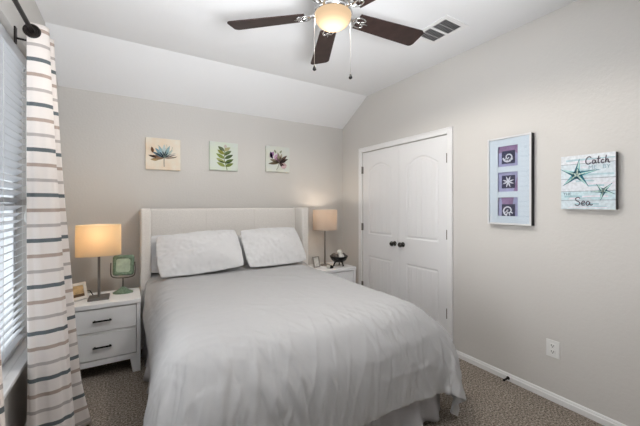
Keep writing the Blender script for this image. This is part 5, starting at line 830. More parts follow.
# pillows
PILLOW_STEPS = [[-406,-265,4,19,0,1,19,1,-1,19,0,-3,19,0,5,19,0,-1,19,1,-2,19,0,2,19,0,0,19,1,0,19,0,-1,19,2,4,18,-1,-6,19,0,2,19,0,-1,19,0,2,19,0,-1,19,0,-1,19,0,-1,19,0,1,18,0,1,19,1,
-1,19,1,5,19,-1,-1,18,0,-10,19,0,2,19,-1,4,19,0,-1,19,1,2,19,0,0,18,1,5,19,-2,-8,19,1,3,18,1,7,18,-2,-5,19,-1,0,19,0,-3,19,-1,-2,19,0,3,19,-1,0,19,0,-3,19,0,1,19,0,1,19,
-1,-3,-811,19,3,19,0,4,19,0,1,19,0,0,19,0,2,19,0,1,19,1,-1,19,0,-2,19,0,3,19,1,-4,19,0,3,18,2,-6,19,-1,5,19,0,-1,19,0,-2,19,0,2,19,0,1,18,0,1,19,0,-4,19,0,0,19,1,3,19,0,
-3,19,1,0,19,0,3,19,0,-6,18,-2,6,19,0,2,19,0,-3,19,1,-2,19,0,3,18,1,-5,19,-1,5,19,0,-4,19,0,-2,18,-1,6,19,0,-2,19,-2,4,19,0,-1,18,0,-5,19,0,1,19,-1,4,19,0,-1,19,0,-4,19,
0,-2,-811,18,1,19,0,4,19,0,4,19,0,2,19,0,-1,19,0,0,19,0,3,19,1,-6,18,0,4,19,0,0,19,2,-4,19,-1,3,19,1,-2,19,0,4,19,0,-2,18,-1,3,19,0,1,19,1,-2,19,0,-3,19,1,-2,19,0,6,19,0,
-5,19,1,-3,19,0,1,19,-1,1,18,-1,6,19,0,-1,19,0,0,19,1,-3,19,0,1,18,1,-5,19,-1,6,19,-1,2,19,1,-6,19,0,-1,18,-3,8,19,-1,3,19,1,-8,19,0,-1,19,-1,4,19,0,-5,18,0,-2,20,0,-2,
18,0,-2,-811,18,-1,19,0,5,19,0,3,19,0,2,18,0,4,19,0,0,19,0,3,19,1,-3,19,0,0,19,0,5,19,1,-3,19,0,-1,19,0,2,19,1,-3,18,-1,2,19,0,3,19,0,-1,19,1,-4,19,-1,4,19,1,-4,19,1,-2,
19,0,0,19,0,0,18,-1,5,20,1,-4,18,-2,5,19,1,-5,19,-1,5,19,1,0,18,1,-5,19,0,-1,19,0,1,19,-1,5,19,-1,1,19,-1,3,18,0,-4,19,0,-2,19,-1,1,19,0,-1,19,0,-1,19,0,-4,19,0,-3,18,0,
-7,19,0,1,-811,19,-2,19,-1,3,18,0,7,19,0,5,19,0,2,19,0,3,19,0,0,19,0,8,19,1,-4,19,0,-5,19,1,1,19,-1,2,19,1,-3,19,0,4,19,0,-2,18,-1,5,19,1,-1,19,1,-8,19,-1,5,19,1,-4,19,
-1,5,19,1,-2,19,0,1,19,1,-4,18,-2,8,19,0,1,19,0,-6,19,0,4,19,1,-4,19,0,0,19,0,-3,18,-1,7,19,1,-6,19,-1,3,19,-1,4,19,0,-3,19,-1,0,19,0,-2,19,0,-1,18,0,-6,19,0,-2,19,0,-4,
19,1,-4,18,0,-3,-811,18,-1,19,0,7,19,0,2,18,0,4,19,0,3,19,0,4,19,0,1,19,-1,6,19,1,-2,19,0,1,18,0,3,19,0,0,19,0,-1,19,1,-4,19,-1,6,19,0,0,19,1,-4,19,-1,4,19,1,-3,19,0,-1,
19,0,3,19,0,-2,19,0,1,19,1,-4,18,-1,8,19,0,-4,19,0,-2,19,-1,5,19,1,-3,19,0,1,19,0,-1,19,0,0,19,-1,1,19,1,-2,18,-1,4,19,-1,-2,19,0,-3,19,0,-1,19,0,-3,19,1,-5,18,0,-6,19,0,
-1,18,0,-9,19,0,-2,-811,18,2,19,0,2,18,0,8,19,0,3,19,0,6,19,0,1,19,0,3,18,0,5,19,0,-4,19,-1,14,19,1,-8,19,0,1,19,0,3,19,0,-1,19,0,-4,19,0,6,19,0,0,19,0,-3,19,0,1,19,0,1,
19,1,-3,19,0,3,19,0,0,19,0,-1,19,0,-2,18,-1,4,19,1,-2,19,-1,4,19,1,-3,19,-1,1,19,0,-1,19,0,0,19,0,-3,19,0,4,19,0,2,18,0,-7,19,0,-3,19,0,-2,19,0,-5,18,0,-5,19,0,-3,19,0,
-5,19,0,0,18,0,-7,-810,18,1,18,0,6,19,0,2,18,0,8,19,0,0,18,0,5,19,0,3,19,0,4,19,0,-1,19,0,5,19,0,-1,19,0,8,19,0,-3,19,0,-1,19,0,-1,19,0,2,19,0,1,19,0,-2,19,1,0,19,-1,2,
19,1,-2,19,-1,4,18,0,1,20,0,-1,19,0,1,18,0,-4,19,0,4,19,0,-2,19,0,2,19,0,1,19,1,-8,19,-1,5,19,0,-3,19,0,2,19,0,-6,19,0,-1,19,0,-2,18,0,-3,19,0,-5,18,0,-6,19,0,-4,19,0,-2,
18,0,-6,19,1,-6,-810,18,5,18,-1,3,18,0,6,19,0,2,18,0,8,19,0,0,19,0,7,19,0,0,19,0,5,19,0,3,19,0,-1,19,0,4,19,0,3,19,0,2,19,0,-1,19,0,-3,19,0,4,19,0,0,19,0,3,19,1,-8,19,0,
2,19,-1,5,19,1,-5,19,-1,1,18,0,4,19,0,0,19,0,-4,19,0,3,19,0,-2,19,0,3,19,0,-3,19,0,2,19,0,-6,19,0,-1,19,0,-3,19,0,0,19,0,-5,18,0,-7,19,0,-1,19,0,-4,18,0,-6,19,1,-5,18,0,
-3,19,0,-7,-810,18,3,18,0,5,19,-1,1,18,1,9,19,-1,1,18,1,7,19,0,3,19,-1,8,19,1,-5,19,-1,7,19,0,4,19,0,1,19,0,4,19,0,-2,19,1,-2,19,-1,7,19,1,-4,19,-1,2,19,1,-2,19,0,5,19,0,
0,19,0,-3,18,-1,3,19,0,0,19,0,-1,19,0,0,19,1,-1,19,-1,2,19,0,-1,19,0,-2,19,0,2,19,0,-5,19,0,0,19,0,-3,19,0,-1,19,0,-7,19,0,1,18,0,-7,19,0,-6,18,0,-6,19,1,-1,19,0,-5,18,0,
-6,19,0,-4,-810,18,0,19,0,2,18,0,9,18,0,6,19,0,4,18,0,4,19,0,3,19,0,4,19,0,4,19,0,6,19,0,0,19,0,0,19,0,3,19,0,2,19,0,2,19,0,3,19,0,1,19,0,3,19,0,-3,19,0,3,19,0,1,19,0,-4,
18,0,4,19,0,-2,19,0,-2,19,0,1,19,0,0,19,0,-1,19,0,0,19,0,-1,19,0,-2,19,0,-5,19,0,0,19,0,-7,19,0,1,19,0,-3,18,0,-5,19,0,-3,19,0,-4,18,0,-8,18,0,-5,19,0,-1,19,0,-3,19,0,-4,
-808,18,5,18,0,-7,17,0,9,19,0,6,18,0,2,19,0,3,19,0,4,18,0,7,19,0,5,19,0,1,19,0,3,19,0,1,19,0,5,19,0,-3,19,0,7,19,0,2,19,0,0,19,0,8,19,0,-8,19,0,1,19,0,0,18,0,5,19,0,-4,
19,0,3,19,0,0,19,0,0,19,0,-4,19,0,1,19,0,2,19,0,-8,19,0,-1,19,0,-1,19,0,-1,19,0,-4,19,0,-2,19,0,-7,19,0,0,18,0,-5,18,0,-9,19,0,1,19,0,-4,18,0,-11,18,0,-2,19,1,3,-809,17,
-7,19,1,1,19,-1,5,18,0,6,19,0,6,18,0,6,19,0,4,19,0,1,18,0,8,19,0,6,19,0,1,19,0,2,19,0,1,19,0,4,19,0,-1,19,0,6,19,0,0,19,0,5,19,0,1,19,0,-3,18,0,3,19,0,2,19,0,-5,19,0,1,
19,0,0,19,0,-2,19,0,3,19,0,-1,19,0,-4,19,0,-3,19,0,-3,19,0,-1,19,0,-5,19,0,1,19,0,-4,19,0,-3,18,0,-7,19,0,-3,18,0,-6,19,0,-1,18,0,-8,18,0,-10,19,0,3,19,1,3,-809,17,-5,19,
0,5,18,0,2,19,1,-1,19,0,5,19,-1,5,18,1,7,19,0,5,18,0,5,19,0,1,19,0,6,19,0,0,19,0,2,19,0,5,19,0,-1,19,0,-1,19,0,5,19,0,5,19,0,-4,18,0,8,19,0,1,19,0,-2,19,0,0,19,0,2,19,0,
-1,19,0,1,19,0,-4,19,0,-6,19,0,-1,19,0,1,19,0,0,19,0,-5,19,0,-3,19,0,1,19,0,-8,19,0,-4,18,0,-6,19,0,-3,19,0,1,17,0,-13,19,0,-2,18,-1,-8,19,0,-1,19,1,3,-809,17,-4,18,0,7,
19,1,4,19,0,3,18,0,7,19,0,2,19,0,1,19,0,3,19,0,4,18,0,7,19,0,1,19,0,9,19,0,1,19,0,-2,19,0,2,19,0,7,19,0,-5,19,0,5,19,0,5,19,0,-1,18,0,3,19,0,3,19,0,2,19,0,-3,19,0,-2,19,
0,-2,19,0,-3,19,0,0,19,0,-7,19,0,-3,19,0,-3,19,0,-2,19,0,-1,19,0,1,19,0,-5,18,0,-6,19,0,-5,19,0,-3,18,0,-5,19,0,-5,18,0,-7,18,0,-4,19,-1,1,20,1,-8,-810,18,4,19,0,1,18,0,
9,19,0,2,19,0,1,18,0,8,19,0,8,19,0,0,18,0,6,19,0,2,19,0,-1,19,0,8,19,0,0,19,0,1,19,0,7,19,0,1,19,0,1,19,0,5,19,0,-1,18,0,5,19,0,0,19,0,4,19,0,-3,19,0,4,19,0,-5,19,0,0,19,
0,-7,19,0,-2,19,0,1,19,0,-10,19,0,1,19,0,2,19,0,-4,19,0,-1,19,0,-6,19,0,-2,18,0,-7,19,0,-6,18,0,-5,19,0,-2,18,0,-6,19,0,-5,19,0,-8,19,0,1,-810,18,3,18,0,6,19,0,2,19,0,3,
19,0,1,18,0,13,19,0,-2,18,0,9,19,0,4,19,0,1,19,0,2,19,0,4,19,0,0,19,0,5,19,0,2,19,0,4,19,0,3,19,0,4,19,0,-2,18,0,5,19,0,-3,19,0,0,19,0,1,19,0,-1,19,0,3,19,0,-2,19,0,-2,
19,0,-5,19,0,-2,19,0,-3,19,0,-4,19,0,1,19,0,-3,19,0,-6,19,0,1,18,0,-9,19,0,0,19,0,-6,18,0,-4,19,0,-6,19,0,-1,17,0,-8,19,0,0,20,0,-4,-810,18,-2,18,0,5,19,0,2,19,0,8,18,0,
5,19,0,2,19,1,2,19,0,5,18,0,5,19,0,0,19,0,7,19,0,3,19,0,1,19,0,3,19,0,3,19,0,1,19,0,2,19,0,6,18,0,1,19,0,3,19,0,-6,19,0,-1,19,0,5,19,0,0,19,0,-3,19,0,-2,19,0,1,19,0,-5,
19,0,0,19,0,-6,19,0,2,19,0,-7,19,0,1,19,0,1,19,0,-6,19,0,-2,18,0,-6,19,0,-5,18,0,-6,20,-1,1,17,0,-8,19,0,-2,19,1,-9,19,-1,0,-810,19,1,18,0,6,19,0,5,19,0,-1,19,0,3,18,0,3,
19,0,11,18,0,1,19,0,2,19,0,5,19,0,-2,19,0,5,19,0,8,19,0,1,19,0,2,19,0,0,19,0,6,18,0,3,20,0,-6,19,0,3,18,0,-1,19,0,2,19,0,-1,19,0,0,19,0,-2,19,0,2,19,0,-1,19,0,0,19,0,-3,
19,0,0,19,0,-5,19,0,-2,19,0,0,19,0,-6,19,0,-3,19,0,-1,19,0,-4,18,0,-4,19,0,-4,18,0,-9,19,0,-1,18,0,-3,19,0,-6,19,0,-7,-810,18,4,18,0,2,19,0,5,19,0,5,19,0,1,18,0,10,19,0,
1,18,0,6,19,0,3,19,0,5,19,0,3,19,0,-3,19,0,6,19,0,-2,19,0,6,19,0,4,19,0,1,19,0,1,19,0,-3,18,0,1,19,0,0,19,0,2,19,0,1,19,0,-4,19,0,8,19,0,-7,19,0,-1,19,0,2,19,0,0,19,0,-3,
19,0,-5,19,0,2,19,0,-6,19,0,0,19,0,-3,19,0,-9,18,0,-2,19,0,-4,19,0,-1,19,0,-5,18,0,-5,18,0,-7,19,0,-2,19,0,-1,-810,18,-5,18,0,6,19,0,5,19,0,3,18,0,5,19,0,8,18,0,3,19,0,3,
19,0,0,19,1,9,19,-1,-1,19,1,2,19,0,3,19,0,2,19,0,6,19,-1,-4,19,1,1,19,0,-5,19,0,6,19,0,-3,19,0,0,18,0,4,19,0,-3,19,0,3,19,0,1,19,0,-6,19,0,3,19,0,-3,19,0,3,19,0,2,19,0,
-6,19,0,3,19,0,-7,19,-1,-5,19,0,0,19,0,-2,18,0,-7,19,0,-1,19,0,-7,19,0,1,18,0,-8,18,0,-6,19,0,-1,19,0,-7,-810,18,2,18,0,8,19,0,0,18,1,7,19,0,3,19,0,2,19,0,5,18,0,5,19,0,
2,19,0,1,19,0,4,19,0,1,19,0,5,19,0,2,19,0,0,19,0,-5,19,0,6,19,0,-1,19,0,-3,19,0,4,19,0,1,18,0,0,19,0,1,19,0,0,19,0,0,19,0,-2,19,0,-5,19,0,3,19,0,2,19,0,-2,19,0,2,19,0,0,
19,0,-4,19,0,0,19,0,-9,19,0,1,18,0,-6,19,0,-5,19,0,-1,18,-1,-6,19,0,-1,18,1,-10,19,0,-2,19,0,-4,-810,18,1,18,0,4,19,0,2,18,0,8,19,0,0,19,0,5,19,0,7,18,0,4,19,0,2,19,0,2,
19,0,7,19,0,-6,19,0,2,19,-1,-1,19,1,5,19,0,0,19,0,2,19,0,0,19,0,-2,19,0,-2,19,0,0,18,0,7,19,0,-2,19,0,-1,19,0,-2,19,0,1,19,0,0,19,0,0,19,0,-6,19,0,5,19,0,-2,19,0,2,19,0,
-1,19,0,0,19,0,-5,19,0,-2,18,0,-10,19,0,-1,19,0,2,18,0,-10,19,0,-2,19,0,-2,18,0,-9,19,0,2,-810,18,-5,19,0,3,18,0,5,19,0,3,18,0,8,19,0,2,19,0,6,19,0,-1,18,1,10,19,-1,-2,
19,0,0,19,0,2,19,0,-1,19,-1,-2,19,1,3,19,0,4,19,0,0,19,0,1,19,0,-3,19,0,-1,19,0,5,18,0,-4,19,0,2,19,0,1,19,0,1,19,0,-5,19,0,2,19,0,0,19,0,-1,19,-1,-6,19,1,4,19,-1,-6,19,
1,7,19,0,0,19,0,0,18,0,-6,19,0,1,19,0,-8,19,0,-5,18,0,-3,19,0,-4,19,0,-1,19,0,-3,18,-1,-9,-810,19,2,18,0,7,19,0,3,19,0,4,19,0,0,18,1,8,19,-1,-2,19,0,6,19,0,4,19,0,1,19,0,
-2,19,0,1,19,-1,-3,19,0,0,18,1,5,19,-1,-3,19,1,2,19,-1,-2,19,1,4,19,0,1,19,-1,-4,18,1,1,19,0,5,19,0,-3,19,0,-1,19,0,-1,19,0,1,19,0,1,19,0,2,19,-1,-6,19,1,4,19,-1,-6,19,1,
2,19,0,3,19,0,-2,19,1,0,18,-1,-2,19,0,-2,19,0,-9,19,0,0,18,0,-4,19,0,-5,19,0,-1,18,0,-6,-810,19,-1,18,0,5,19,0,5,19,0,2,18,0,7,19,-1,-3,19,1,7,19,-1,-4,19,0,2,19,0,2,19,
0,4,19,0,-2,19,-1,-3,19,0,4,18,-1,-5,19,-1,-1,19,2,5,19,0,1,19,1,2,19,-1,-4,18,0,3,19,1,1,19,0,0,19,0,0,19,0,-2,19,0,3,19,0,-1,19,0,1,19,-1,-4,19,0,0,19,0,-3,19,0,3,19,1,
1,18,-1,-2,19,1,2,19,0,-1,19,1,2,19,0,-3,19,0,-7,19,-1,1,18,0,-5,19,0,-6,19,0,-1,19,0,-4,-811,19,0,18,0,2,19,0,5,19,0,3,19,0,6,19,-1,-5,19,0,2,18,0,2,19,-1,-5,19,0,1,19,
1,8,19,-1,-8,19,0,6,19,-1,-4,19,-1,-1,19,-1,-3,18,1,3,19,1,6,19,-1,-4,19,2,5,18,0,-1,19,0,4,19,0,-4,19,1,4,19,0,-1,19,-1,-2,19,0,-3,19,1,6,19,-1,-7,19,-1,-1,18,1,3,19,0,
1,19,0,-4,19,0,2,19,0,0,19,1,3,19,1,3,19,-1,-9,19,1,5,18,-1,-9,20,1,3,18,0,-7,19,0,2,19,-1,-7,-811,19,-3,18,0,5,19,0,3,19,0,4,19,0,-2,19,-1,3,19,0,2,19,0,-2,19,-1,-4,19,
0,-1,19,-1,2,18,1,4,19,-1,-3,19,0,-1,19,-1,2,19,-1,-5,19,-1,-1,18,2,7,19,0,-2,19,0,1,18,1,3,19,0,-2,19,0,1,19,0,0,19,1,3,19,0,-1,19,-1,-3,19,0,2,19,1,2,19,-1,0,19,-1,-8,
18,1,4,19,0,-1,19,1,3,19,0,0,19,1,2,19,0,-2,19,0,-3,19,0,0,19,1,3,19,0,-1,19,0,1,18,0,-6,19,0,-9,-811,19,2,19,-1,0,19,0,1,18,0,6,19,0,-1,19,-1,-3,19,0,6,19,0,-6,19,-1,-1,
19,0,4,19,-1,-3,19,0,0,19,0,1,19,0,1,18,-1,-2,19,-1,-1,19,-1,-6,18,1,4,18,1,7,19,0,-2,19,0,1,19,1,3,19,0,-3,19,0,1,19,1,4,19,-1,-2,19,1,2,19,0,-1,19,-1,-1,19,-1,-5,18,-1,
-3,19,1,1,19,1,5,19,1,0,19,0,-1,19,0,2,19,0,-3,19,1,3,18,0,-3,19,-1,-2,19,1,1,19,0,1,19,1,4,19,0,-12,-811,19,2,19,0,3,19,-1,0,19,0,-2,19,0,5,19,0,-6,19,-1,0,18,0,4,19,-1,
-4,19,0,-3,19,0,6,19,-1,0,19,0,-1,19,-1,-2,19,0,0,19,-1,-3,16,-3,10,19,3,-4,19,1,0,19,0,-4,19,1,4,19,0,2,19,0,-1,19,0,-1,19,0,-1,19,0,-1,19,0,2,19,-1,-1,19,0,0,19,0,-1,
18,-1,7,18,2,-8,19,0,2,19,0,-1,19,1,3,19,0,0,19,0,0,19,1,-1,19,0,-4,19,-1,8,19,1,-4,19,1,-2,19,0,0,19,0,-1,-793,-510,-9,19,0,-1,19,0,-1,19,0,-4,19,1,5,19,0,2,19,1,0,19,0,
-2,19,0,2,19,1,2,19,0,-3,18,1,5,19,-1,-9,19,0,1,19,0,0,18,-1,-4,19,1,3,19,0,4,19,0,1,19,0,-3,19,1,4,19,0,-3,19,0,-1,19,1,4,18,-1,-5,19,-1,2,19,0,-5,19,0,6,19,0,-3,19,1,3,
18,-1,-5,19,0,3,19,1,2,19,0,4,18,-3,-8,19,1,7,18,-1,-3,19,-1,-3,19,0,4,19,0,-3,19,0,3,19,0,4,-773,18,-4,19,0,-6,19,0,-2,19,1,3,19,0,-1,19,0,-3,19,0,1,18,1,3,19,1,3,19,-1,
-10,19,1,8,19,0,-2,19,1,3,19,-1,-1,19,0,-2,18,0,-4,19,-1,-1,19,0,-1,19,1,7,19,0,-3,19,0,0,19,1,1,19,-1,-3,19,1,2,19,0,4,19,-1,-2,18,-1,-7,19,1,7,19,0,-5,19,-1,-2,19,1,2,
19,0,1,18,1,5,18,-2,-4,19,-1,-2,19,0,3,19,0,5,19,-1,-6,19,0,3,19,0,-1,18,0,9,19,0,-7,-773,18,6,19,0,-8,19,0,-3,19,0,-2,18,1,6,19,-1,-8,19,0,-2,19,2,6,19,-1,-4,19,1,2,19,
0,1,19,1,1,19,0,-1,19,0,1,19,0,-1,19,0,0,18,-1,-3,19,0,-2,19,0,0,19,1,5,19,1,-1,19,0,1,19,-1,-2,19,1,3,19,-1,-3,19,0,0,18,-1,-5,19,0,1,19,1,3,19,-1,-3,19,1,5,19,0,-3,18,
0,4,19,-2,-7,18,0,3,19,0,3,19,0,0,19,-1,-4,19,0,5,19,0,6,19,0,2,18,0,1,-773,19,0,19,0,-5,19,-1,0,19,0,-2,18,0,-8,19,0,-5,19,1,4,19,0,1,19,-1,-7,19,2,7,19,1,4,19,0,-2,19,
0,0,19,0,-1,19,0,1,18,-1,-5,19,0,-1,19,0,2,19,0,-3,19,1,3,19,-1,-4,19,1,6,19,1,0,19,-1,-2,19,-1,-1,19,1,3,18,-1,-7,19,0,1,19,0,1,19,1,2,19,-1,-1,19,1,4,18,-1,-4,19,-1,-2,
19,0,1,18,0,7,19,0,-3,19,0,3,19,0,4,19,0,3,19,0,5,18,0,3,-773,18,-2,19,0,-3,19,-1,-6,18,0,-4,19,1,1,19,-1,-8,19,0,-5,19,0,1,19,1,0,19,0,3,19,0,-2,18,1,3,19,0,0,19,1,2,19,
0,1,20,0,1,18,-1,-4,19,-1,-6,19,0,1,19,1,1,19,1,4,19,-1,-3,19,1,1,19,-1,-3,19,0,2,19,0,0,18,0,-3,19,0,3,19,0,1,19,0,-2,19,0,3,19,1,2,18,-2,-6,19,0,1,19,0,0,19,-1,2,19,1,
5,19,0,1,18,0,4,19,0,3,19,0,3,19,0,5,-773,18,4,18,0,-8,19,0,-4,19,0,1,18,0,-6,19,-1,-7,19,1,0,19,-1,-6,18,1,3,19,0,-5,19,0,2,19,1,3,19,-1,-4,19,1,4,19,0,-5,19,0,1,19,-1,
-2,19,0,0,19,0,1,19,0,-1,19,0,-3,19,1,4,19,-1,-2,19,1,2,19,0,2,18,-1,-6,19,1,5,19,0,1,19,-1,-4,19,1,4,19,0,1,19,-1,-5,19,0,-2,19,0,3,18,0,10,19,0,-3,19,0,1,19,0,4,19,0,4,
18,0,5,19,0,6,19,0,-1,-773,18,7,19,0,-3,18,0,-9,18,0,-4,19,0,-2,19,0,-8,18,0,-3,19,0,-4,19,0,0,19,0,-1,19,0,-2,19,0,1,19,1,1,19,0,0,19,-1,-4,19,0,1,19,1,3,19,-1,-5,19,0,
1,19,0,-1,19,0,0,19,0,-3,19,0,-1,18,1,9,19,0,-3,19,-1,-4,19,0,2,19,1,2,19,-1,-2,19,1,2,19,-1,-3,19,0,1,19,0,2,19,0,3,19,0,-1,18,0,9,19,0,4,19,0,4,19,0,1,18,0,7,19,0,4,19,
0,1,-774,18,-2,19,0,1,18,0,-8,19,0,0,19,0,-2,19,0,-9,18,0,-4,19,0,-2,19,0,-1,19,0,-7,19,0,3,19,0,-3,19,0,0,19,0,-3,19,1,3,19,0,0,19,-1,-5,19,1,6,19,-1,-5,19,0,1,19,0,-3,
19,0,2,19,0,1,19,0,-4,19,0,-1,18,0,3,19,0,-2,19,0,1,19,0,1,19,0,0,19,0,4,19,0,-3,19,0,6,19,0,2,18,0,7,19,1,6,19,-1,-1,18,0,8,19,0,-1,19,1,2,19,0,5,18,0,4,-772,17,1,18,0,
-6,19,1,0,18,0,-5,19,-1,-5,18,0,-6,19,0,-4,19,0,-2,19,0,-3,19,0,-2,19,0,-2,19,0,-3,19,0,-6,19,0,1,19,0,0,19,1,5,19,-1,-5,19,0,2,19,1,1,19,-1,-3,19,0,-2,19,0,0,19,0,-2,19,
0,3,18,0,2,19,0,-1,19,0,1,19,0,0,19,0,3,19,0,-5,19,0,4,19,0,4,19,0,4,19,0,-4,19,0,8,19,1,4,18,0,2,18,0,9,19,0,4,19,0,3,19,0,1,18,0,5,-772,17,-1,18,0,-2,18,1,-9,19,0,-6,
18,0,-3,19,0,-2,19,0,2,19,0,-2,19,0,-9,19,0,1,19,0,-2,19,0,-3,19,0,-5,19,0,-5,19,0,0,19,0,-3,19,0,4,19,0,1,19,0,-6,19,0,3,19,0,0,19,-1,2,19,0,0,18,0,-2,20,1,-2,19,0,1,18,
0,3,19,0,-3,19,0,3,19,0,5,19,0,0,19,0,0,19,0,5,19,0,5,19,0,2,18,0,7,19,0,4,19,0,1,18,0,5,18,0,7,19,0,1,19,0,7,-772,18,-4,19,0,-2,17,0,-9,19,0,-5,19,0,2,18,0,-9,19,0,-3,
19,0,-3,19,0,-3,19,0,-3,19,0,-1,19,0,-4,19,0,-2,19,0,-1,19,0,-2,19,0,-2,19,0,-4,19,0,3,19,0,-2,19,0,0,19,0,-4,19,0,5,19,0,-2,19,0,4,19,0,-2,18,0,-4,19,0,0,19,0,8,19,0,-2,
19,0,5,19,0,1,19,0,8,19,0,-2,19,0,6,19,0,4,19,0,0,18,0,4,18,0,9,19,0,2,19,0,4,18,0,9,18,0,6,-771,18,-7,19,0,-3,17,0,-9,19,0,-1,19,0,-8,19,0,0,18,0,-5,19,0,-5,19,0,-1,19,
0,-5,19,0,-3,19,0,-3,19,0,0,19,0,-5,19,0,1,19,0,-3,19,0,-2,19,0,-4,19,0,1,19,0,0,19,0,2,19,0,-4,19,0,0,18,0,1,19,0,0,19,0,0,19,0,3,19,0,6,19,0,-2,19,0,6,19,0,5,19,0,1,19,
0,-4,19,0,9,19,0,2,18,0,5,19,0,0,18,0,10,19,0,1,18,0,10,19,0,4,18,1,7,-771,17,-7,18,0,-8,19,0,0,18,0,-5,19,0,-7,19,0,0,18,0,-5,19,0,-7,19,0,-2,19,0,-3,19,0,-1,19,0,-2,19,
0,-5,19,0,-1,19,1,-1,19,0,-4,19,0,-3,19,0,-2,19,0,-2,19,0,-5,19,0,4,19,0,-2,18,0,2,19,0,-3,19,0,8,19,0,0,19,0,0,19,0,5,19,0,0,19,0,8,19,0,-1,19,-1,0,19,1,5,19,0,3,19,0,6,
19,0,2,18,0,6,19,0,1,18,0,9,18,0,7,19,0,1,19,-1,2,-772,18,2,18,1,-9,19,0,-2,18,0,-8,19,0,-2,18,0,-5,19,0,-4,19,0,0,19,0,-8,19,0,0,19,0,-5,19,0,4,19,0,-2,19,0,-5,19,0,0,
19,0,-5,19,0,-3,19,0,-4,19,0,-4,19,0,0,19,0,-3,18,0,0,19,0,4,19,0,0,19,0,0,19,0,5,19,0,1,19,0,3,19,0,1,19,0,7,19,0,3,19,0,-3,19,0,6,19,0,3,19,0,0,19,0,7,18,0,7,18,0,4,19,
0,7,19,0,-2,18,0,4,19,0,6,-772,18,2,19,0,-6,18,0,-6,18,0,-5,19,0,-5,19,0,-2,18,0,-10,19,0,6,19,0,-8,19,0,-4,19,0,1,19,0,-7,19,0,1,19,0,-4,19,0,0,19,0,-2,19,0,-1,19,0,-6,
19,0,-3,19,0,-1,18,0,-5,19,0,4,19,0,1,19,0,-1,19,0,7,19,0,3,19,0,-3,19,0,6,19,0,3,19,0,2,19,0,-2,19,0,2,19,0,5,19,0,3,19,0,4,19,0,4,18,0,6,19,0,3,18,0,5,18,0,11,19,0,-3,
19,0,7,-772,18,-1,19,0,-4,18,0,-7,19,0,-2,18,0,-7,19,0,-2,19,0,-1,18,0,-7,19,0,-2,19,0,-7,19,0,0,19,0,0,19,0,-6,19,0,-3,19,0,-1,19,0,-3,19,0,-2,19,0,-3,19,0,2,19,0,-6,19,
0,0,18,0,0,19,0,4,19,0,-3,19,0,5,19,0,0,19,0,2,19,0,0,19,0,7,19,0,1,19,0,2,19,0,1,19,0,2,19,0,2,19,0,8,19,0,3,18,0,3,19,0,4,18,0,6,19,0,4,18,0,8,19,0,3,-772,18,-3,18,0,
-5,19,0,-2,18,0,-7,19,0,-2,19,1,-3,19,-1,-4,18,1,-4,19,0,-5,19,0,-1,19,0,-6,19,0,-1,19,0,0,19,0,-4,19,0,-6,19,0,-2,19,0,-3,19,0,5,19,0,-7,19,0,3,19,0,4,19,0,-2,19,0,0,18,
0,-4,19,0,3,19,0,7,19,0,-4,19,0,3,19,0,0,19,0,3,19,0,3,19,0,5,19,0,-2,19,0,2,19,0,5,19,0,5,18,0,7,19,0,3,19,-1,2,18,1,7,18,0,6,19,0,3,-772,18,-1,18,0,-2,19,0,-7,18,0,-7,
19,0,2,19,0,-9,18,0,-2,19,0,-4,19,0,-4,19,0,-2,19,0,-5,19,0,1,19,0,-4,19,0,-2,19,0,0,19,0,-3,19,0,0,19,0,1,19,0,-3,19,0,-5,19,0,4,19,0,-1,18,0,0,19,0,-1,19,0,-1,19,0,4,
19,0,1,19,0,-2,19,0,6,19,0,1,19,0,1,19,0,5,19,0,1,19,0,2,19,0,4,19,0,-1,19,0,7,18,0,5,19,0,2,18,0,8,18,0,6,19,0,2,-772,18,2,18,0,-2,19,0,-4,18,0,-8,19,0,-2,19,0,-2,19,0,
-6,18,0,-6,19,0,-3,19,0,-2,19,0,-4,19,0,3,19,0,-8,19,0,0,19,0,-3,19,0,1,19,0,-2,19,0,-2,19,0,5,19,0,-3,19,0,0,19,0,0,18,0,2,19,0,-1,19,0,1,19,0,0,19,0,-2,19,0,1,19,0,0,
19,0,0,19,0,5,19,0,1,19,0,10,19,0,1,19,0,2,19,0,0,18,0,9,20,0,-4,18,0,5,19,0,5,18,0,6,18,0,7,-772,18,1,19,0,-1,18,0,-5,19,0,-4,18,0,-6,19,0,-6,19,0,-4,18,0,-5,19,0,-2,19,
0,-2,19,0,-1,19,1,-8,19,0,-2,19,-1,3,19,1,-3,19,-1,2,19,1,-2,19,-1,-1,19,1,-1,19,0,2,19,0,-1,19,0,0,19,-1,1,18,0,2,19,0,0,19,1,-4,19,-1,4,19,0,0,19,0,2,19,0,0,19,0,1,19,
1,0,19,-1,3,19,0,6,19,0,0,19,0,7,18,0,4,19,0,-1,19,0,7,19,0,3,17,0,10,19,0,3,-773,18,-3,19,0,-2,19,0,-7,18,0,-3,19,1,-3,19,0,-4,19,0,-3,18,0,-6,19,0,-5,19,0,0,19,0,-4,19,
0,-2,19,0,6,19,0,-2,19,0,-4,19,0,-2,19,0,0,19,0,3,19,0,1,19,0,-4,19,0,1,19,-1,2,18,0,3,19,1,-6,19,-1,4,19,0,1,19,0,1,19,0,-2,19,1,-3,19,0,1,19,0,-2,19,0,6,19,0,2,19,0,3,
19,0,0,19,0,4,18,-1,9,19,0,0,18,0,8,19,0,2,19,0,0,17,0,12,-772,19,-2,19,0,-7,18,0,-7,20,0,1,18,0,-6,19,0,-2,18,0,-10,19,0,3,19,0,-9,19,0,0,19,0,3,19,0,-6,19,0,-1,19,0,3,
19,0,4,19,0,0,19,0,-5,19,0,4,19,0,-2,19,0,-1,19,0,1,19,0,-1,18,-1,4,19,0,1,19,0,4,19,0,-4,19,0,-8,19,1,2,19,0,3,19,0,-1,19,0,-3,19,0,3,19,0,1,19,0,3,19,0,2,18,0,7,19,0,4,
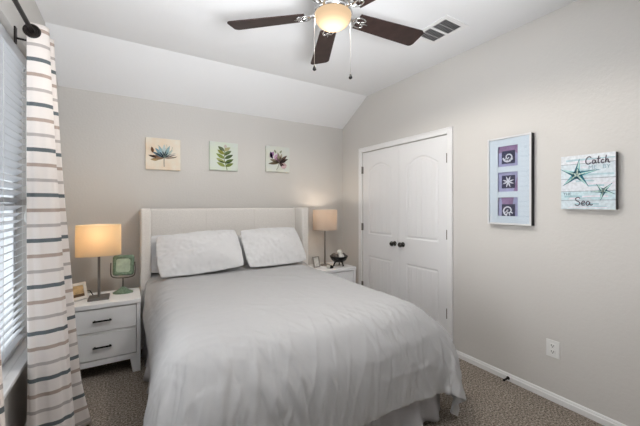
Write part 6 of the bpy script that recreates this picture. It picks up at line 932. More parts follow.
19,0,3,19,0,0,18,0,5,19,-1,5,19,0,5,-774,19,-2,19,0,-3,19,0,-5,19,0,0,18,0,-5,19,0,-3,18,0,-6,19,0,-3,19,0,-4,19,0,-1,19,0,1,19,0,2,19,0,-2,19,0,-3,19,0,2,19,0,2,19,0,-1,
19,0,-1,19,-1,2,19,1,-2,19,0,1,19,-1,1,18,0,4,19,-1,2,19,1,-1,19,0,-2,19,0,-3,19,0,0,19,1,-1,19,0,3,19,0,-8,19,0,7,19,0,-4,19,0,4,19,0,5,19,0,-2,19,0,1,18,0,12,18,0,4,19,
0,3,19,0,5,19,0,-1,-774,18,4,19,0,-2,19,0,-6,18,0,-5,19,0,-2,19,0,-4,19,1,-7,19,-1,3,19,0,-1,18,0,-2,19,0,1,19,0,-1,19,0,-1,19,0,-4,19,0,2,19,0,-3,19,0,3,19,0,-3,19,0,1,
19,-1,6,19,0,-2,18,0,1,19,-1,3,19,1,-1,19,0,-3,19,0,1,19,0,0,19,0,-2,19,1,1,19,0,-2,19,0,0,19,0,1,19,0,2,18,-1,5,20,1,-6,18,0,4,19,0,-2,19,0,10,19,0,1,18,0,5,19,0,6,19,0,
3,-774,18,-6,19,0,2,19,1,-5,19,-1,-2,18,1,-5,19,0,-3,19,-1,-1,19,0,-1,19,-1,4,18,1,-7,19,0,1,19,0,-2,19,0,1,19,0,-1,19,1,-3,19,-1,1,19,0,0,19,0,0,19,-1,6,19,0,2,19,0,-3,
18,0,1,19,-1,1,19,0,5,19,1,-5,19,0,0,19,0,-1,19,0,0,19,1,-4,18,0,5,20,0,-6,18,-1,6,19,1,0,19,0,0,19,0,-3,19,0,1,19,0,5,19,0,-2,18,0,7,19,0,4,19,0,3,19,0,4,-773,19,-4,19,
0,-1,18,-1,1,19,1,-8,19,-1,5,19,0,-6,19,0,1,18,0,-4,19,-1,5,19,0,-4,19,0,0,18,1,-4,20,0,4,18,0,-7,19,0,3,19,-1,1,19,0,1,19,0,-2,19,-1,6,18,0,1,19,1,-2,19,-1,2,19,0,1,19,
0,1,19,1,-5,19,0,2,19,0,0,18,0,-6,19,1,-3,20,0,3,18,-1,3,19,0,4,19,0,-2,19,0,0,19,1,-1,19,-1,3,19,1,-2,19,1,-1,19,0,3,18,-1,7,19,1,2,19,-1,0,-773,19,2,19,0,-6,19,0,-2,18,
-1,6,19,0,-3,19,-1,3,19,0,-2,19,1,-5,19,-1,3,18,-1,3,19,1,-5,19,1,-4,19,0,-1,19,0,-1,18,0,-2,19,0,1,19,-1,5,19,-1,3,19,1,-2,18,-1,4,19,0,-1,19,0,3,19,0,-3,19,0,-1,19,0,1,
19,1,-3,19,0,0,18,-2,4,19,0,-2,19,1,-1,19,1,-3,19,0,3,19,0,0,19,0,0,19,0,1,19,0,0,19,0,2,19,1,0,18,1,-5,19,0,6,19,0,-4,19,0,8,-773,18,1,19,0,-4,19,0,2,19,-1,-1,19,0,5,18,
0,-9,19,-1,4,19,1,-2,19,-2,5,19,0,2,18,0,-2,19,0,-3,19,1,-2,19,0,-3,18,-4,6,19,1,-1,19,3,-4,19,0,0,19,-1,3,18,0,4,19,0,0,19,0,1,19,0,-5,19,0,0,19,0,4,19,0,-3,19,-1,2,19,
0,-4,18,-2,5,19,1,0,19,1,-2,19,2,-2,19,0,-2,19,0,6,19,0,-2,19,1,-3,19,-1,5,18,1,-2,19,-1,2,19,2,-4,19,0,0,19,0,1],
[-407,-264,2,19,0,-1,19,0,2,19,0,2,19,0,1,19,0,-2,19,0,-1,19,0,-1,18,1,4,19,0,2,19,0,-3,19,0,-3,19,0,0,19,0,6,19,0,-4,19,0,-4,19,0,4,19,0,-2,19,0,1,19,0,0,19,0,-1,19,0,3,
19,0,-1,19,0,-1,19,0,2,18,1,2,19,-1,-7,19,0,3,19,0,-2,19,0,2,19,0,-2,19,-1,3,19,0,0,18,0,-1,19,0,-1,19,0,1,19,0,-1,19,0,-1,19,0,3,19,0,-2,19,0,4,19,0,-1,19,0,-5,19,0,4,
-814,18,-3,19,0,6,19,0,1,19,0,-4,19,0,3,19,0,0,19,0,3,18,1,-5,19,0,4,19,0,-5,19,0,1,19,0,0,19,0,5,19,1,-3,19,-1,5,19,0,-4,19,0,1,19,0,1,19,0,-3,19,0,1,19,0,3,19,0,-4,19,
0,1,18,1,-1,19,0,1,19,0,-4,19,0,1,19,-1,2,19,0,1,19,0,-2,19,0,4,19,0,-5,19,0,0,19,0,0,19,-1,5,19,0,-3,18,0,-1,19,0,0,19,0,3,19,0,-3,19,0,-1,19,0,4,19,0,-5,19,0,-1,-814,
18,0,19,0,2,19,0,4,18,0,6,19,0,-4,19,0,-1,19,1,-2,19,0,3,19,0,-2,19,0,2,19,0,-1,19,0,0,19,1,-1,19,0,0,19,0,1,19,-1,0,19,0,2,19,0,5,19,0,-3,19,0,-5,19,0,7,19,0,-3,18,1,-4,
19,0,4,19,0,-4,19,0,-1,19,0,0,19,0,1,19,-1,3,19,0,2,19,0,-3,19,0,2,19,-1,3,19,1,-6,19,-1,3,19,0,-1,19,0,-2,19,0,0,19,0,2,19,0,1,18,0,-2,19,0,-2,19,0,-1,19,0,-4,-814,18,1,
19,0,2,19,0,3,18,0,7,19,0,1,19,0,0,19,0,0,19,1,-4,19,0,1,19,0,3,19,0,-1,19,0,2,19,0,-3,19,1,-3,19,-1,7,19,0,-1,19,0,-4,19,0,5,19,0,-3,19,0,-4,19,0,3,19,0,0,19,0,4,18,1,
-6,19,0,0,19,0,1,19,0,0,19,0,-1,19,-1,3,19,0,2,19,0,-1,19,0,-3,19,0,-1,19,0,3,19,0,-2,19,-1,1,19,0,-3,19,0,8,19,0,-2,18,0,-6,20,0,1,18,0,-2,19,0,-10,19,0,1,-814,19,0,19,
0,5,19,-1,1,19,0,4,18,0,4,19,0,7,19,0,3,19,1,-6,19,0,-2,19,-1,8,19,1,-8,19,0,1,19,0,2,19,0,1,19,0,1,19,0,-2,19,0,-2,19,0,4,19,0,-1,19,0,3,19,0,-5,19,0,-2,19,0,1,19,0,5,
18,1,-5,19,0,-3,19,0,3,19,-1,2,19,0,2,19,0,-4,19,0,3,19,0,0,19,0,-3,19,0,1,19,-1,4,19,0,0,19,0,-2,19,0,-1,19,0,-1,18,0,-6,19,0,-3,19,1,-4,19,0,-1,19,0,-3,-813,18,6,19,0,
-5,18,0,8,18,0,4,19,0,1,19,-1,6,19,1,-4,19,-1,6,19,0,2,19,1,-7,19,0,3,19,0,5,19,0,-3,19,0,-2,19,0,2,19,0,-1,19,0,3,19,0,0,19,0,-2,19,0,-1,19,0,1,19,0,4,19,0,-2,19,0,1,19,
0,-1,18,1,-4,19,-1,1,19,0,3,19,0,-1,19,0,-2,19,0,-2,19,0,3,19,0,-1,19,0,0,19,0,0,19,-1,1,19,0,0,19,0,-2,19,1,-3,19,0,-2,18,0,-4,19,0,-6,19,0,-2,19,0,-2,-813,18,-2,19,0,4,
18,0,6,19,0,0,19,0,2,18,0,10,19,0,1,19,0,3,19,0,-3,19,0,9,19,0,-2,19,0,-2,19,0,0,19,0,0,19,0,0,19,0,0,19,0,-2,19,0,5,19,0,-3,19,0,1,19,0,0,19,0,-5,19,0,6,19,0,-1,19,0,0,
18,0,1,19,0,-3,19,0,3,19,0,-3,19,0,-1,19,0,0,19,0,2,19,0,1,19,0,-3,19,0,-2,19,0,4,19,0,-7,19,0,1,19,0,-5,18,0,-5,19,0,-3,19,0,-1,19,0,-2,19,0,-5,-814,18,1,19,0,6,19,0,-1,
19,0,2,18,0,6,19,0,3,19,0,5,19,0,1,19,0,1,19,0,5,19,0,-4,19,0,4,19,0,7,19,0,-2,19,0,-1,19,0,-1,19,0,3,19,0,-2,19,0,-1,19,0,-2,19,0,3,19,0,-1,19,0,-1,19,0,0,18,0,2,19,0,
-1,19,0,2,19,0,-5,19,0,2,19,0,4,19,0,-4,19,0,2,19,0,0,19,0,0,19,0,-4,19,0,-7,19,0,0,19,0,-3,19,0,-6,18,0,-1,19,0,-5,19,0,-4,19,0,1,19,1,-4,-813,17,-2,18,0,3,19,0,5,19,0,
5,18,0,4,19,0,5,19,0,3,19,0,3,19,0,2,19,0,2,19,0,0,19,0,3,19,0,3,19,0,-1,19,0,0,19,0,-5,19,0,0,19,0,6,19,0,1,19,0,2,19,0,-1,19,0,-1,19,0,-1,19,0,-3,18,0,5,19,0,-3,19,0,3,
19,0,-1,19,0,-1,19,0,1,19,0,-3,19,0,1,19,0,-3,19,0,-2,19,0,2,19,0,-6,19,0,0,19,0,-4,19,0,-4,19,0,-3,18,1,-8,19,0,0,19,0,-1,19,0,-7,-813,18,0,19,0,2,18,0,6,19,0,2,18,0,10,
19,0,0,19,-1,1,19,1,9,19,0,0,19,0,1,19,-1,3,19,0,1,19,0,2,19,0,4,19,0,1,19,0,0,19,1,-1,19,0,-1,19,-1,0,19,0,3,19,0,1,19,0,-4,19,0,0,19,0,4,18,0,-1,19,0,0,19,0,-5,19,1,2,
19,-1,-1,19,0,2,19,1,-5,19,-1,4,19,0,-4,19,0,-2,19,1,-6,19,-1,0,19,0,0,19,1,-9,19,0,0,19,0,-3,18,0,-7,19,0,0,19,0,-6,19,0,1,-813,18,-2,19,0,2,18,0,8,19,0,2,18,0,5,19,0,
-1,19,0,4,19,0,6,19,0,3,19,0,0,19,0,4,19,0,-1,19,0,4,19,0,0,19,0,5,19,0,0,19,0,0,19,0,1,19,0,4,19,0,-6,19,0,1,19,0,4,19,0,-3,19,0,4,18,0,-3,19,0,0,19,0,0,19,0,3,19,0,-2,
19,0,-2,19,0,-3,19,0,-6,19,0,-1,19,0,3,19,0,-4,19,0,-3,19,0,-3,19,0,-5,19,0,-2,18,0,-6,19,0,-2,19,0,-6,19,0,-2,19,0,-2,-813,18,-2,18,0,5,19,0,3,19,0,4,18,0,6,19,0,-2,19,
0,4,19,0,7,19,0,4,19,0,4,19,0,0,19,0,3,19,0,-1,19,0,5,19,0,2,19,0,-1,19,0,3,19,0,2,19,0,1,19,0,-7,19,0,6,19,0,1,19,0,-1,19,0,1,19,0,0,18,0,-3,19,0,3,19,0,-2,19,0,-4,19,0,
0,19,0,1,19,0,-8,19,0,-3,19,0,-2,19,0,5,19,0,-7,19,0,-2,19,0,-5,19,0,-4,18,0,-6,19,0,1,19,0,-4,18,1,-9,19,0,-1,-812,18,0,18,0,5,19,-1,3,19,0,6,18,0,5,19,0,3,19,0,4,19,0,
-2,19,0,5,19,0,6,19,0,1,19,0,2,19,0,-2,19,0,2,19,0,7,19,0,2,19,0,1,19,0,2,19,0,-1,19,0,4,19,0,2,19,0,1,19,0,-3,19,0,-1,19,0,-1,19,0,4,18,0,-1,20,0,-7,18,0,0,20,0,-2,19,0,
-4,19,0,-6,19,0,2,18,0,0,20,0,-6,18,0,-1,19,0,-9,19,0,7,19,0,-5,19,0,-4,18,1,-6,19,0,-5,19,0,-3,18,0,-4,-812,18,0,19,0,3,18,0,4,19,0,7,19,0,-2,18,0,8,19,0,1,19,0,3,19,0,
0,19,0,9,19,0,-1,19,0,3,19,0,5,19,0,-1,19,0,4,19,0,2,19,0,4,19,0,3,19,0,-1,19,0,5,19,0,-1,19,0,0,19,0,0,19,0,2,19,0,-5,19,0,1,18,0,-1,20,0,-5,18,0,3,20,0,-8,19,0,0,19,0,
-3,19,0,-3,19,0,-3,19,0,-1,18,0,-2,19,0,-4,19,0,0,19,0,-1,18,0,-11,20,0,1,18,0,-7,18,0,-5,19,0,4,-812,18,-4,19,0,0,18,0,4,20,0,-1,18,0,10,19,0,1,18,0,6,19,0,3,19,0,5,19,
0,5,19,0,0,19,0,4,19,0,-1,19,0,3,19,0,3,19,0,-2,19,0,9,19,0,-3,19,0,1,19,0,8,19,0,3,19,0,-4,19,0,1,19,0,5,19,0,-8,19,0,-7,19,0,1,18,0,3,19,0,-5,19,0,-2,19,0,-1,20,0,-3,
19,0,-4,19,0,-5,18,0,2,19,0,-6,19,0,0,19,0,0,19,0,-6,19,0,-3,19,0,-5,18,0,-2,19,0,-4,18,0,-9,-812,18,2,18,0,6,19,0,0,19,0,1,19,0,5,19,0,1,18,0,7,19,0,8,19,0,0,19,0,1,19,
0,3,19,0,4,19,0,3,19,0,1,19,0,1,19,0,5,19,0,4,19,0,-2,19,0,2,19,0,6,19,0,-3,19,0,4,19,0,0,19,0,-1,19,0,-3,19,0,-4,18,0,1,20,0,-5,19,0,-4,19,0,-2,18,0,3,20,0,-7,19,0,2,18,
0,-2,19,0,-2,19,0,-4,19,0,-4,19,0,-1,19,0,-5,19,0,-5,19,0,1,18,0,-8,19,0,1,19,0,-6,-813,19,-3,19,0,5,18,-1,5,19,1,-2,19,0,4,19,-1,4,18,0,7,19,0,4,19,1,2,19,0,1,19,0,3,19,
0,6,19,0,3,19,-1,0,19,0,-1,19,0,6,19,0,2,19,0,2,19,0,5,19,0,1,19,0,-3,19,0,0,19,0,4,19,0,-2,19,0,0,18,0,-4,20,0,-4,18,0,1,19,0,0,19,0,-5,20,0,-5,19,0,0,18,0,-3,19,0,-1,
19,0,-1,19,1,0,19,-1,-6,19,0,-5,19,0,-2,19,0,-3,18,0,-6,19,0,-2,19,0,-4,19,0,-6,-813,19,2,19,0,1,18,0,3,19,0,6,19,0,1,18,0,9,19,0,2,19,0,3,19,0,1,19,0,3,19,0,5,19,0,-1,
19,0,6,19,0,-4,19,0,7,19,0,4,19,0,1,19,0,2,19,0,3,19,0,-3,19,0,0,19,0,2,19,0,2,19,0,-2,19,0,-2,18,0,1,19,0,-1,20,0,-6,19,0,-5,19,0,2,19,0,-4,18,0,0,19,0,-4,19,0,-1,19,0,
0,19,0,-3,19,0,-3,19,0,0,19,0,-7,19,0,-4,19,0,0,18,0,-9,19,-1,-5,19,1,3,-813,18,-3,18,0,4,19,0,3,19,0,4,19,0,1,19,0,5,18,0,2,19,0,6,19,0,3,19,0,1,19,0,5,19,0,7,19,0,-6,
19,0,6,19,0,3,19,0,2,19,0,-1,19,0,4,19,0,-1,19,0,-1,19,0,0,19,0,1,19,0,1,19,0,-1,19,0,3,18,0,-5,19,0,2,19,0,-3,19,0,0,19,0,-3,19,0,-4,19,0,-4,19,0,-1,19,0,0,19,0,0,19,0,
-4,19,0,-7,19,0,-1,19,0,-2,19,0,-4,19,0,-4,18,0,-2,19,0,-5,19,0,-6,-813,19,-3,19,-1,7,19,0,0,18,0,7,19,0,6,19,0,-1,18,0,7,19,0,2,19,0,8,19,0,0,19,0,-3,19,0,8,19,0,2,19,0,
1,19,0,2,19,0,3,19,0,0,19,0,0,19,0,-3,19,0,2,19,0,-3,19,0,0,19,0,1,18,0,-1,19,0,1,19,0,6,19,0,-4,19,0,-3,19,0,-2,19,0,1,19,0,-4,19,0,-4,19,0,4,19,0,-5,19,0,-1,19,0,3,19,
0,-8,19,0,-3,19,0,-3,19,0,-4,18,0,-6,19,0,-2,19,0,-1,19,0,-6,-813,19,-3,19,0,2,18,0,6,19,0,5,18,-1,6,19,1,4,19,0,4,19,0,0,19,0,6,19,0,1,19,0,3,19,0,-3,19,0,9,19,0,-3,19,
0,1,19,0,4,19,0,-2,19,0,4,19,0,-3,19,-1,-3,19,1,3,19,-1,-2,19,0,4,19,0,0,18,0,-2,19,0,-3,19,0,1,19,0,2,19,0,-3,19,0,-1,19,1,3,19,0,-2,19,0,-5,19,0,-2,19,-1,-6,19,1,4,19,
0,-5,19,-1,-6,19,0,-3,19,0,-3,19,0,2,18,0,-5,19,0,-8,19,0,3,-812,18,1,18,1,-6,19,0,2,18,0,12,19,0,1,18,0,4,19,0,3,19,0,6,19,0,4,19,0,1,19,0,0,19,0,3,19,0,3,19,0,-4,19,0,
5,19,0,-3,19,0,1,19,0,0,19,0,2,19,0,0,19,0,2,19,0,-5,19,0,-2,18,0,2,19,-1,-2,19,1,3,19,-1,-3,19,1,2,19,0,1,19,0,0,19,0,-2,19,0,3,19,0,-2,19,0,-9,19,0,3,19,0,-3,19,0,-4,
19,0,-4,19,0,-2,19,0,-2,18,0,-4,19,0,-1,19,0,-4,19,-1,-7,-813,18,1,18,0,6,19,1,-1,19,0,7,18,0,5,19,0,4,19,0,2,19,0,4,19,0,-1,19,0,5,19,0,-1,19,0,3,19,0,0,19,0,-2,19,0,-3,
19,0,7,19,0,-2,19,0,0,19,0,-2,19,0,1,19,0,2,19,0,-2,19,0,3,18,0,-3,19,0,-2,19,0,3,19,0,-3,19,0,2,19,0,-5,19,0,3,19,0,2,19,0,-3,19,0,1,19,0,1,19,0,-3,19,0,1,19,0,-7,19,0,
-2,19,0,-3,18,0,-8,19,0,-2,19,0,1,19,0,-6,19,0,1,-814,18,-2,19,0,3,19,0,6,19,0,2,18,0,7,19,0,-3,19,0,6,19,0,3,19,0,2,19,1,3,19,-1,0,19,0,-2,19,0,-1,19,0,4,19,0,-2,19,0,2,
19,0,0,19,0,-2,19,0,-3,19,0,2,19,0,2,18,0,-2,20,0,2,18,0,-3,19,0,1,19,0,-2,19,0,1,19,0,2,19,0,-3,19,0,-1,19,0,-1,19,0,3,19,0,-5,19,0,2,19,0,4,19,0,-1,19,0,-6,19,0,0,19,0,
-9,19,0,3,18,0,-5,19,0,-6,19,0,-5,19,0,0,-814,18,3,19,0,3,19,0,3,18,0,5,19,1,4,19,0,-2,19,0,5,19,0,2,19,0,4,19,-1,-4,19,0,3,19,0,-2,19,0,5,19,0,-4,19,0,1,19,0,-1,19,0,0,
19,0,5,19,0,-7,19,0,0,19,0,1,18,0,2,19,0,-4,19,0,3,19,0,0,19,0,-2,19,0,0,19,0,-1,19,0,1,19,0,-3,19,0,4,19,0,1,19,0,-4,19,0,1,19,0,-4,19,0,3,19,1,2,19,0,-3,19,-1,-3,19,1,
-2,18,-1,-5,19,0,-4,19,0,1,19,0,-10,-814,18,3,19,0,4,19,0,3,19,1,3,18,0,5,19,0,2,19,0,4,19,0,0,19,-1,-1,19,0,0,19,0,-3,19,0,-1,19,0,3,19,0,3,19,0,-1,19,0,2,19,0,0,19,0,
-1,19,0,-4,19,0,4,19,0,-1,19,0,3,18,0,-4,19,0,-1,19,0,-1,19,0,1,19,0,-4,19,0,3,19,0,-1,19,0,2,19,0,-3,19,0,1,19,0,3,19,0,-5,19,0,3,19,0,-2,19,0,1,19,1,2,19,0,-1,18,0,-6,
19,0,-4,19,0,1,19,0,-6,19,-1,-1,-814,19,1,19,0,3,19,0,2,19,0,4,19,0,-1,18,0,5,19,0,-1,19,0,0,19,0,3,19,-1,-2,19,0,-2,19,0,-3,19,0,5,19,0,2,19,0,-4,19,0,3,19,0,-2,19,0,0,
19,0,0,19,0,-3,18,0,2,19,0,-3,19,0,6,19,0,-1,19,-1,-4,19,1,2,19,0,0,19,0,0,19,0,-1,19,0,-1,19,0,0,19,0,-3,19,0,1,19,0,0,19,0,2,19,0,-1,18,1,5,20,0,-4,19,0,0,18,0,1,19,0,
-1,19,0,-2,19,0,-5,19,0,-6,-814,18,2,19,0,6,19,0,1,19,0,4,19,0,-1,19,0,3,18,0,-1,19,0,-1,19,-1,-3,19,0,-3,19,0,0,19,0,4,19,0,1,19,0,-6,19,0,5,19,0,4,19,0,-1,19,0,-4,19,0,
2,19,0,-1,18,0,0,19,0,2,19,0,0,19,0,-4,19,-1,-2,19,0,-1,19,0,0,19,1,6,19,0,1,19,0,-3,19,0,1,19,0,-3,19,0,-1,19,0,2,19,0,-1,19,0,1,19,0,-4,19,0,1,18,1,3,19,0,0,19,0,1,19,
0,-4,19,0,-3,19,0,-1,-814,18,1,19,0,2,19,0,0,19,0,1,19,0,3,18,0,-3,19,-1,-2,19,0,0,19,0,2,19,0,1,19,0,1,19,0,-3,19,0,4,19,0,-3,19,0,0,19,0,0,19,0,2,19,0,1,18,0,-4,19,0,0,
19,0,-2,19,0,4,19,0,-1,19,0,-1,19,-1,-2,19,0,-1,19,0,0,19,0,2,19,1,3,19,0,-2,19,0,1,19,0,-2,19,0,0,19,0,-3,19,0,5,18,0,0,19,1,2,19,0,-5,19,0,3,19,0,-2,19,0,2,19,0,-1,19,
0,1,19,0,-5,-814,18,2,19,0,-2,19,0,2,19,0,-1,19,0,0,19,0,1,19,0,1,18,-1,-4,19,0,0,19,0,3,19,0,-1,19,0,-4,19,0,1,19,0,2,19,0,2,19,0,0,19,0,1,19,0,1,19,0,2,18,0,-8,19,0,3,
19,0,2,19,0,-4,19,0,-1,19,0,4,19,-1,1,19,0,1,19,1,-7,19,0,1,19,0,2,19,0,-1,19,0,3,19,0,-1,19,0,4,18,1,-5,19,0,1,19,0,0,19,0,2,19,0,-5,19,0,3,19,0,-2,19,0,-1,19,1,5,19,0,
-1,-795,-511,-10,19,0,-3,19,0,1,19,0,-1,19,0,1,19,0,-1,18,1,4,19,0,-5,19,0,6,19,0,-4,19,0,2,19,0,-3,19,0,1,19,0,2,19,0,-3,19,0,-2,19,0,3,19,0,1,19,0,-7,19,0,7,19,0,1,18,
0,-7,19,0,3,19,0,2,19,0,-3,19,1,2,19,-1,-2,19,0,2,19,0,2,19,0,-3,19,0,1,19,0,2,19,0,-1,19,-1,-1,19,0,3,19,0,-6,18,0,4,19,0,-2,19,0,0,19,0,2,19,0,-1,19,0,7,-776,18,-5,19,
0,-4,19,0,0,19,0,-1,19,0,-5,18,1,5,19,0,1,19,0,-3,19,0,3,19,0,-2,19,0,2,19,0,-5,19,0,-1,19,0,3,19,0,1,19,0,2,19,0,-3,19,0,-1,19,0,4,19,0,-2,19,0,3,18,0,-4,19,-1,-4,19,1,
1,19,0,1,19,-1,-3,19,0,2,19,1,1,19,0,1,19,0,0,19,0,3,19,0,-1,19,0,0,19,0,0,19,-1,-4,19,0,1,19,0,1,19,0,2,19,0,-3,18,0,2,19,0,4,19,0,7,-776,18,-5,18,0,-5,19,0,0,19,0,-4,
19,0,-2,19,1,3,19,-1,-3,19,1,3,19,0,0,19,0,1,19,0,-5,19,0,-1,19,0,2,19,0,0,19,0,1,19,0,-1,19,0,2,19,0,1,19,0,-1,19,0,-4,19,0,5,18,0,-6,19,0,2,19,0,2,19,0,-4,19,0,5,19,0,
1,19,0,0,19,0,-1,19,0,1,19,0,-3,19,0,2,19,0,0,19,0,0,19,-1,0,19,0,-1,19,0,-4,19,0,5,19,0,1,18,0,7,19,0,0,19,0,1,-776,19,1,19,-1,-4,18,0,-6,19,0,-3,19,0,-4,19,0,1,19,1,4,
19,-1,-7,19,1,2,19,0,4,19,0,-2,19,0,0,19,0,-5,19,0,2,19,0,3,19,0,0,19,0,0,19,0,-3,19,0,3,19,0,-4,18,0,1,19,0,-1,19,0,5,19,0,-3,19,0,0,19,0,-4,19,0,7,19,0,-1,19,0,-4,19,0,
0,19,0,7,19,0,-5,19,0,6,19,0,-5,19,-1,-4,19,1,7,19,-1,-1,19,0,2,19,0,1,19,0,4,18,1,6,19,0,-1,-776,18,-4,19,0,2,18,0,-7,19,0,2,19,-1,-7,19,0,-3,19,0,-2,19,0,-4,19,1,7,19,
0,-3,19,0,0,19,0,3,19,0,-3,19,0,2,19,0,-2,19,0,1,19,0,-1,19,0,2,19,0,-3,19,0,2,18,0,-3,19,0,4,19,0,-6,19,0,5,19,0,0,19,0,0,19,0,-1,19,0,3,19,0,2,19,0,-5,19,0,-3,19,0,2,
19,0,1,19,0,1,19,0,0,19,0,3,19,0,0,19,0,3,19,0,4,19,0,1,18,0,5,19,0,9,-775,18,-6,18,0,-8,19,0,-5,19,0,4,18,0,-6,19,0,-4,19,0,4,19,0,-4,19,0,-9,19,0,3,19,0,3,19,0,0,19,0,
-5,19,0,6,19,0,0,19,0,-6,19,0,-1,19,0,1,19,0,4,19,0,1,18,0,-2,19,0,-2,19,0,1,19,0,2,19,0,-4,19,0,-1,19,0,3,19,0,4,19,0,-2,19,0,0,19,0,-2,19,0,3,19,0,-5,19,0,3,19,0,1,19,
0,3,19,0,2,19,0,7,19,0,1,18,0,3,19,0,6,19,0,1,-776,18,-2,19,0,-5,19,0,1,18,0,-7,19,0,-2,19,0,-4,19,0,-1,19,0,-3,19,0,2,19,0,-10,19,0,4,19,0,-2,19,0,3,19,0,-6,19,0,6,19,0,
-6,19,0,5,19,0,0,19,0,-1,18,0,-2,19,0,0,19,0,2,19,0,-2,19,0,-3,19,0,1,19,0,5,19,0,0,19,0,-1,19,0,0,19,0,1,19,0,0,19,0,-1,19,0,-1,19,0,3,19,0,1,19,0,6,19,0,1,19,0,5,18,0,
6,19,0,1,19,0,6,19,1,4,-776,17,-9,19,1,-2,19,-1,0,18,0,-6,19,0,0,19,0,-3,19,0,-6,19,0,0,19,0,0,19,0,-4,19,0,-7,19,0,0,19,0,-1,19,0,4,19,0,-3,19,0,-1,19,0,2,19,0,1,19,0,
-2,18,0,1,19,0,0,19,0,1,19,0,1,19,0,-2,19,0,-1,19,0,2,19,0,-3,19,0,4,19,0,-2,19,0,1,19,0,-6,19,0,12,19,0,0,19,0,2,19,0,0,19,0,4,19,1,8,19,-1,-4,18,1,7,19,0,4,19,0,2,19,0,
3,-776,18,-4,19,0,0,19,0,-7,19,0,3,18,0,-6,19,0,-6,19,-1,-6,19,1,1,19,0,-1,19,-1,-6,19,1,3,19,-1,-5,19,0,-4,19,0,-2,19,0,2,19,1,0,19,0,2,19,0,1,19,0,-2,18,0,1,19,0,2,19,
0,-2,19,0,-2,19,0,2,19,0,-2,19,0,2,19,0,-1,19,-1,-2,19,0,3,19,0,0,19,0,4,19,0,-2,19,1,7,19,0,2,19,0,0,19,0,4,19,0,3,19,0,3,18,0,6,19,0,0,19,0,3,19,0,5,-776,18,3,19,0,-8,
19,0,-4,18,0,-4,19,0,-1,19,0,-1,19,0,-8,19,0,-1,19,0,-3,19,0,-2,19,0,-3,19,0,0,19,0,-3,19,0,-5,19,0,4,19,0,-7,19,0,0,19,0,5,19,0,-2,19,0,-1,18,0,1,19,0,2,19,0,-3,19,0,0,
19,0,-1,19,0,0,19,0,1,19,0,3,19,0,1,19,0,2,19,0,0,19,0,6,19,0,-3,19,0,6,19,0,3,19,0,1,19,0,2,19,0,7,19,0,1,18,0,3,19,0,6,19,0,1,-776,18,1,19,0,1,19,0,-8,19,0,-1,18,0,-8,
19,0,-1,19,0,-4,19,0,-3,19,0,-1,19,0,0,19,0,-7,19,0,1,19,0,-4,19,0,-2,19,0,-4,19,0,-3,19,0,1,19,0,-2,19,0,2,19,0,-2,18,0,2,19,0,1,19,0,3,19,0,0,19,0,-3,19,0,-2,19,0,3,19,
0,3,19,0,0,19,0,1,19,0,0,19,0,6,19,0,6,19,0,-2,19,0,4,19,0,3,19,0,4,19,0,4,19,0,-2,18,0,8,18,0,6,19,1,1,-775,18,2,19,0,-6,19,-1,-1,19,0,-2,18,0,-8,19,0,-3,19,0,-4,19,0,
-1,19,0,-9,19,0,-1,19,0,-1,19,0,0,19,0,-2,19,0,-5,19,0,2,19,0,-5,19,0,-3,19,0,0,19,0,2,19,0,-3,19,0,-3,18,0,2,19,0,2,19,0,2,19,0,-4,19,0,4,19,0,-1,19,0,5,19,0,-1,19,0,4,
19,0,1,19,0,3,19,0,1,19,0,1,19,0,10,19,0,3,19,0,1,19,0,1,18,1,8,19,-1,1,19,0,4,18,1,7,-775,18,-2,19,0,-1,19,0,-7,19,0,-3,19,0,-3,18,0,-7,19,0,-4,19,0,0,19,0,-8,19,0,3,19,
0,-4,18,0,0,20,0,-3,19,0,-3,18,0,1,20,0,-6,19,0,-2,19,0,0,19,0,-6,19,0,3,18,0,-1,19,0,-2,19,0,-2,19,0,0,19,0,10,19,0,-5,19,0,3,19,0,6,19,0,2,19,0,1,19,0,2,19,0,1,19,0,2,
19,0,2,19,0,6,19,0,4,19,0,3,19,0,0,19,0,0,18,0,10,19,0,3,19,0,-1,-775,18,8,18,0,-6,19,0,-3,19,0,-4,19,0,-3,18,0,-4,19,0,-4,19,0,-5,19,0,-1,19,0,-4,19,0,2,18,0,-7,20,0,-3,
19,0,-2,19,0,0,19,0,-3,19,0,-2,19,0,-3,19,0,-2,19,0,-1,19,0,0,18,0,-2,19,0,1,19,0,0,19,0,2,19,0,5,19,0,2,19,0,2,19,0,0,19,0,5,19,0,-2,19,0,4,19,0,3,19,0,5,19,0,0,19,0,2,
19,0,6,19,0,1,18,0,7,19,0,4,18,0,5,19,0,4,-774,18,0,18,0,-6,19,0,-6,19,0,2,18,0,-7,19,0,-3,19,0,-2,19,0,-3,18,0,-11,20,0,0,19,0,2,19,0,-8,18,0,3,20,0,-4,19,0,-3,19,0,0,
19,0,-6,19,0,2,19,0,-1,19,0,-7,19,0,0,18,0,3,19,0,1,19,0,1,19,0,5,19,0,-4,19,0,5,19,0,3,19,0,2,19,0,4,19,0,-3,19,0,6,19,0,1,19,0,6,19,0,3,19,0,-1,19,0,2,19,0,5,19,0,3,18,
0,5,18,0,7,19,0,3,-774,19,3,19,-1,-6,18,0,-5,19,0,-6,18,0,-3,19,1,0,19,-1,-5,19,0,-1,19,0,-4,19,0,-4,18,0,-6,19,0,-1,19,0,-1,20,0,-6,19,0,3,19,0,-5,19,0,-1,19,0,-3,19,0,
0,18,0,4,20,0,-8,18,0,2,19,0,5,19,0,-6,19,0,4,19,0,2,19,0,4,19,0,-2,19,0,6,19,0,2,19,0,7,19,0,-3,19,0,1,19,0,4,19,1,-3,19,-1,9,19,0,5,19,1,0,19,-1,4,18,0,4,18,0,6,19,0,2,
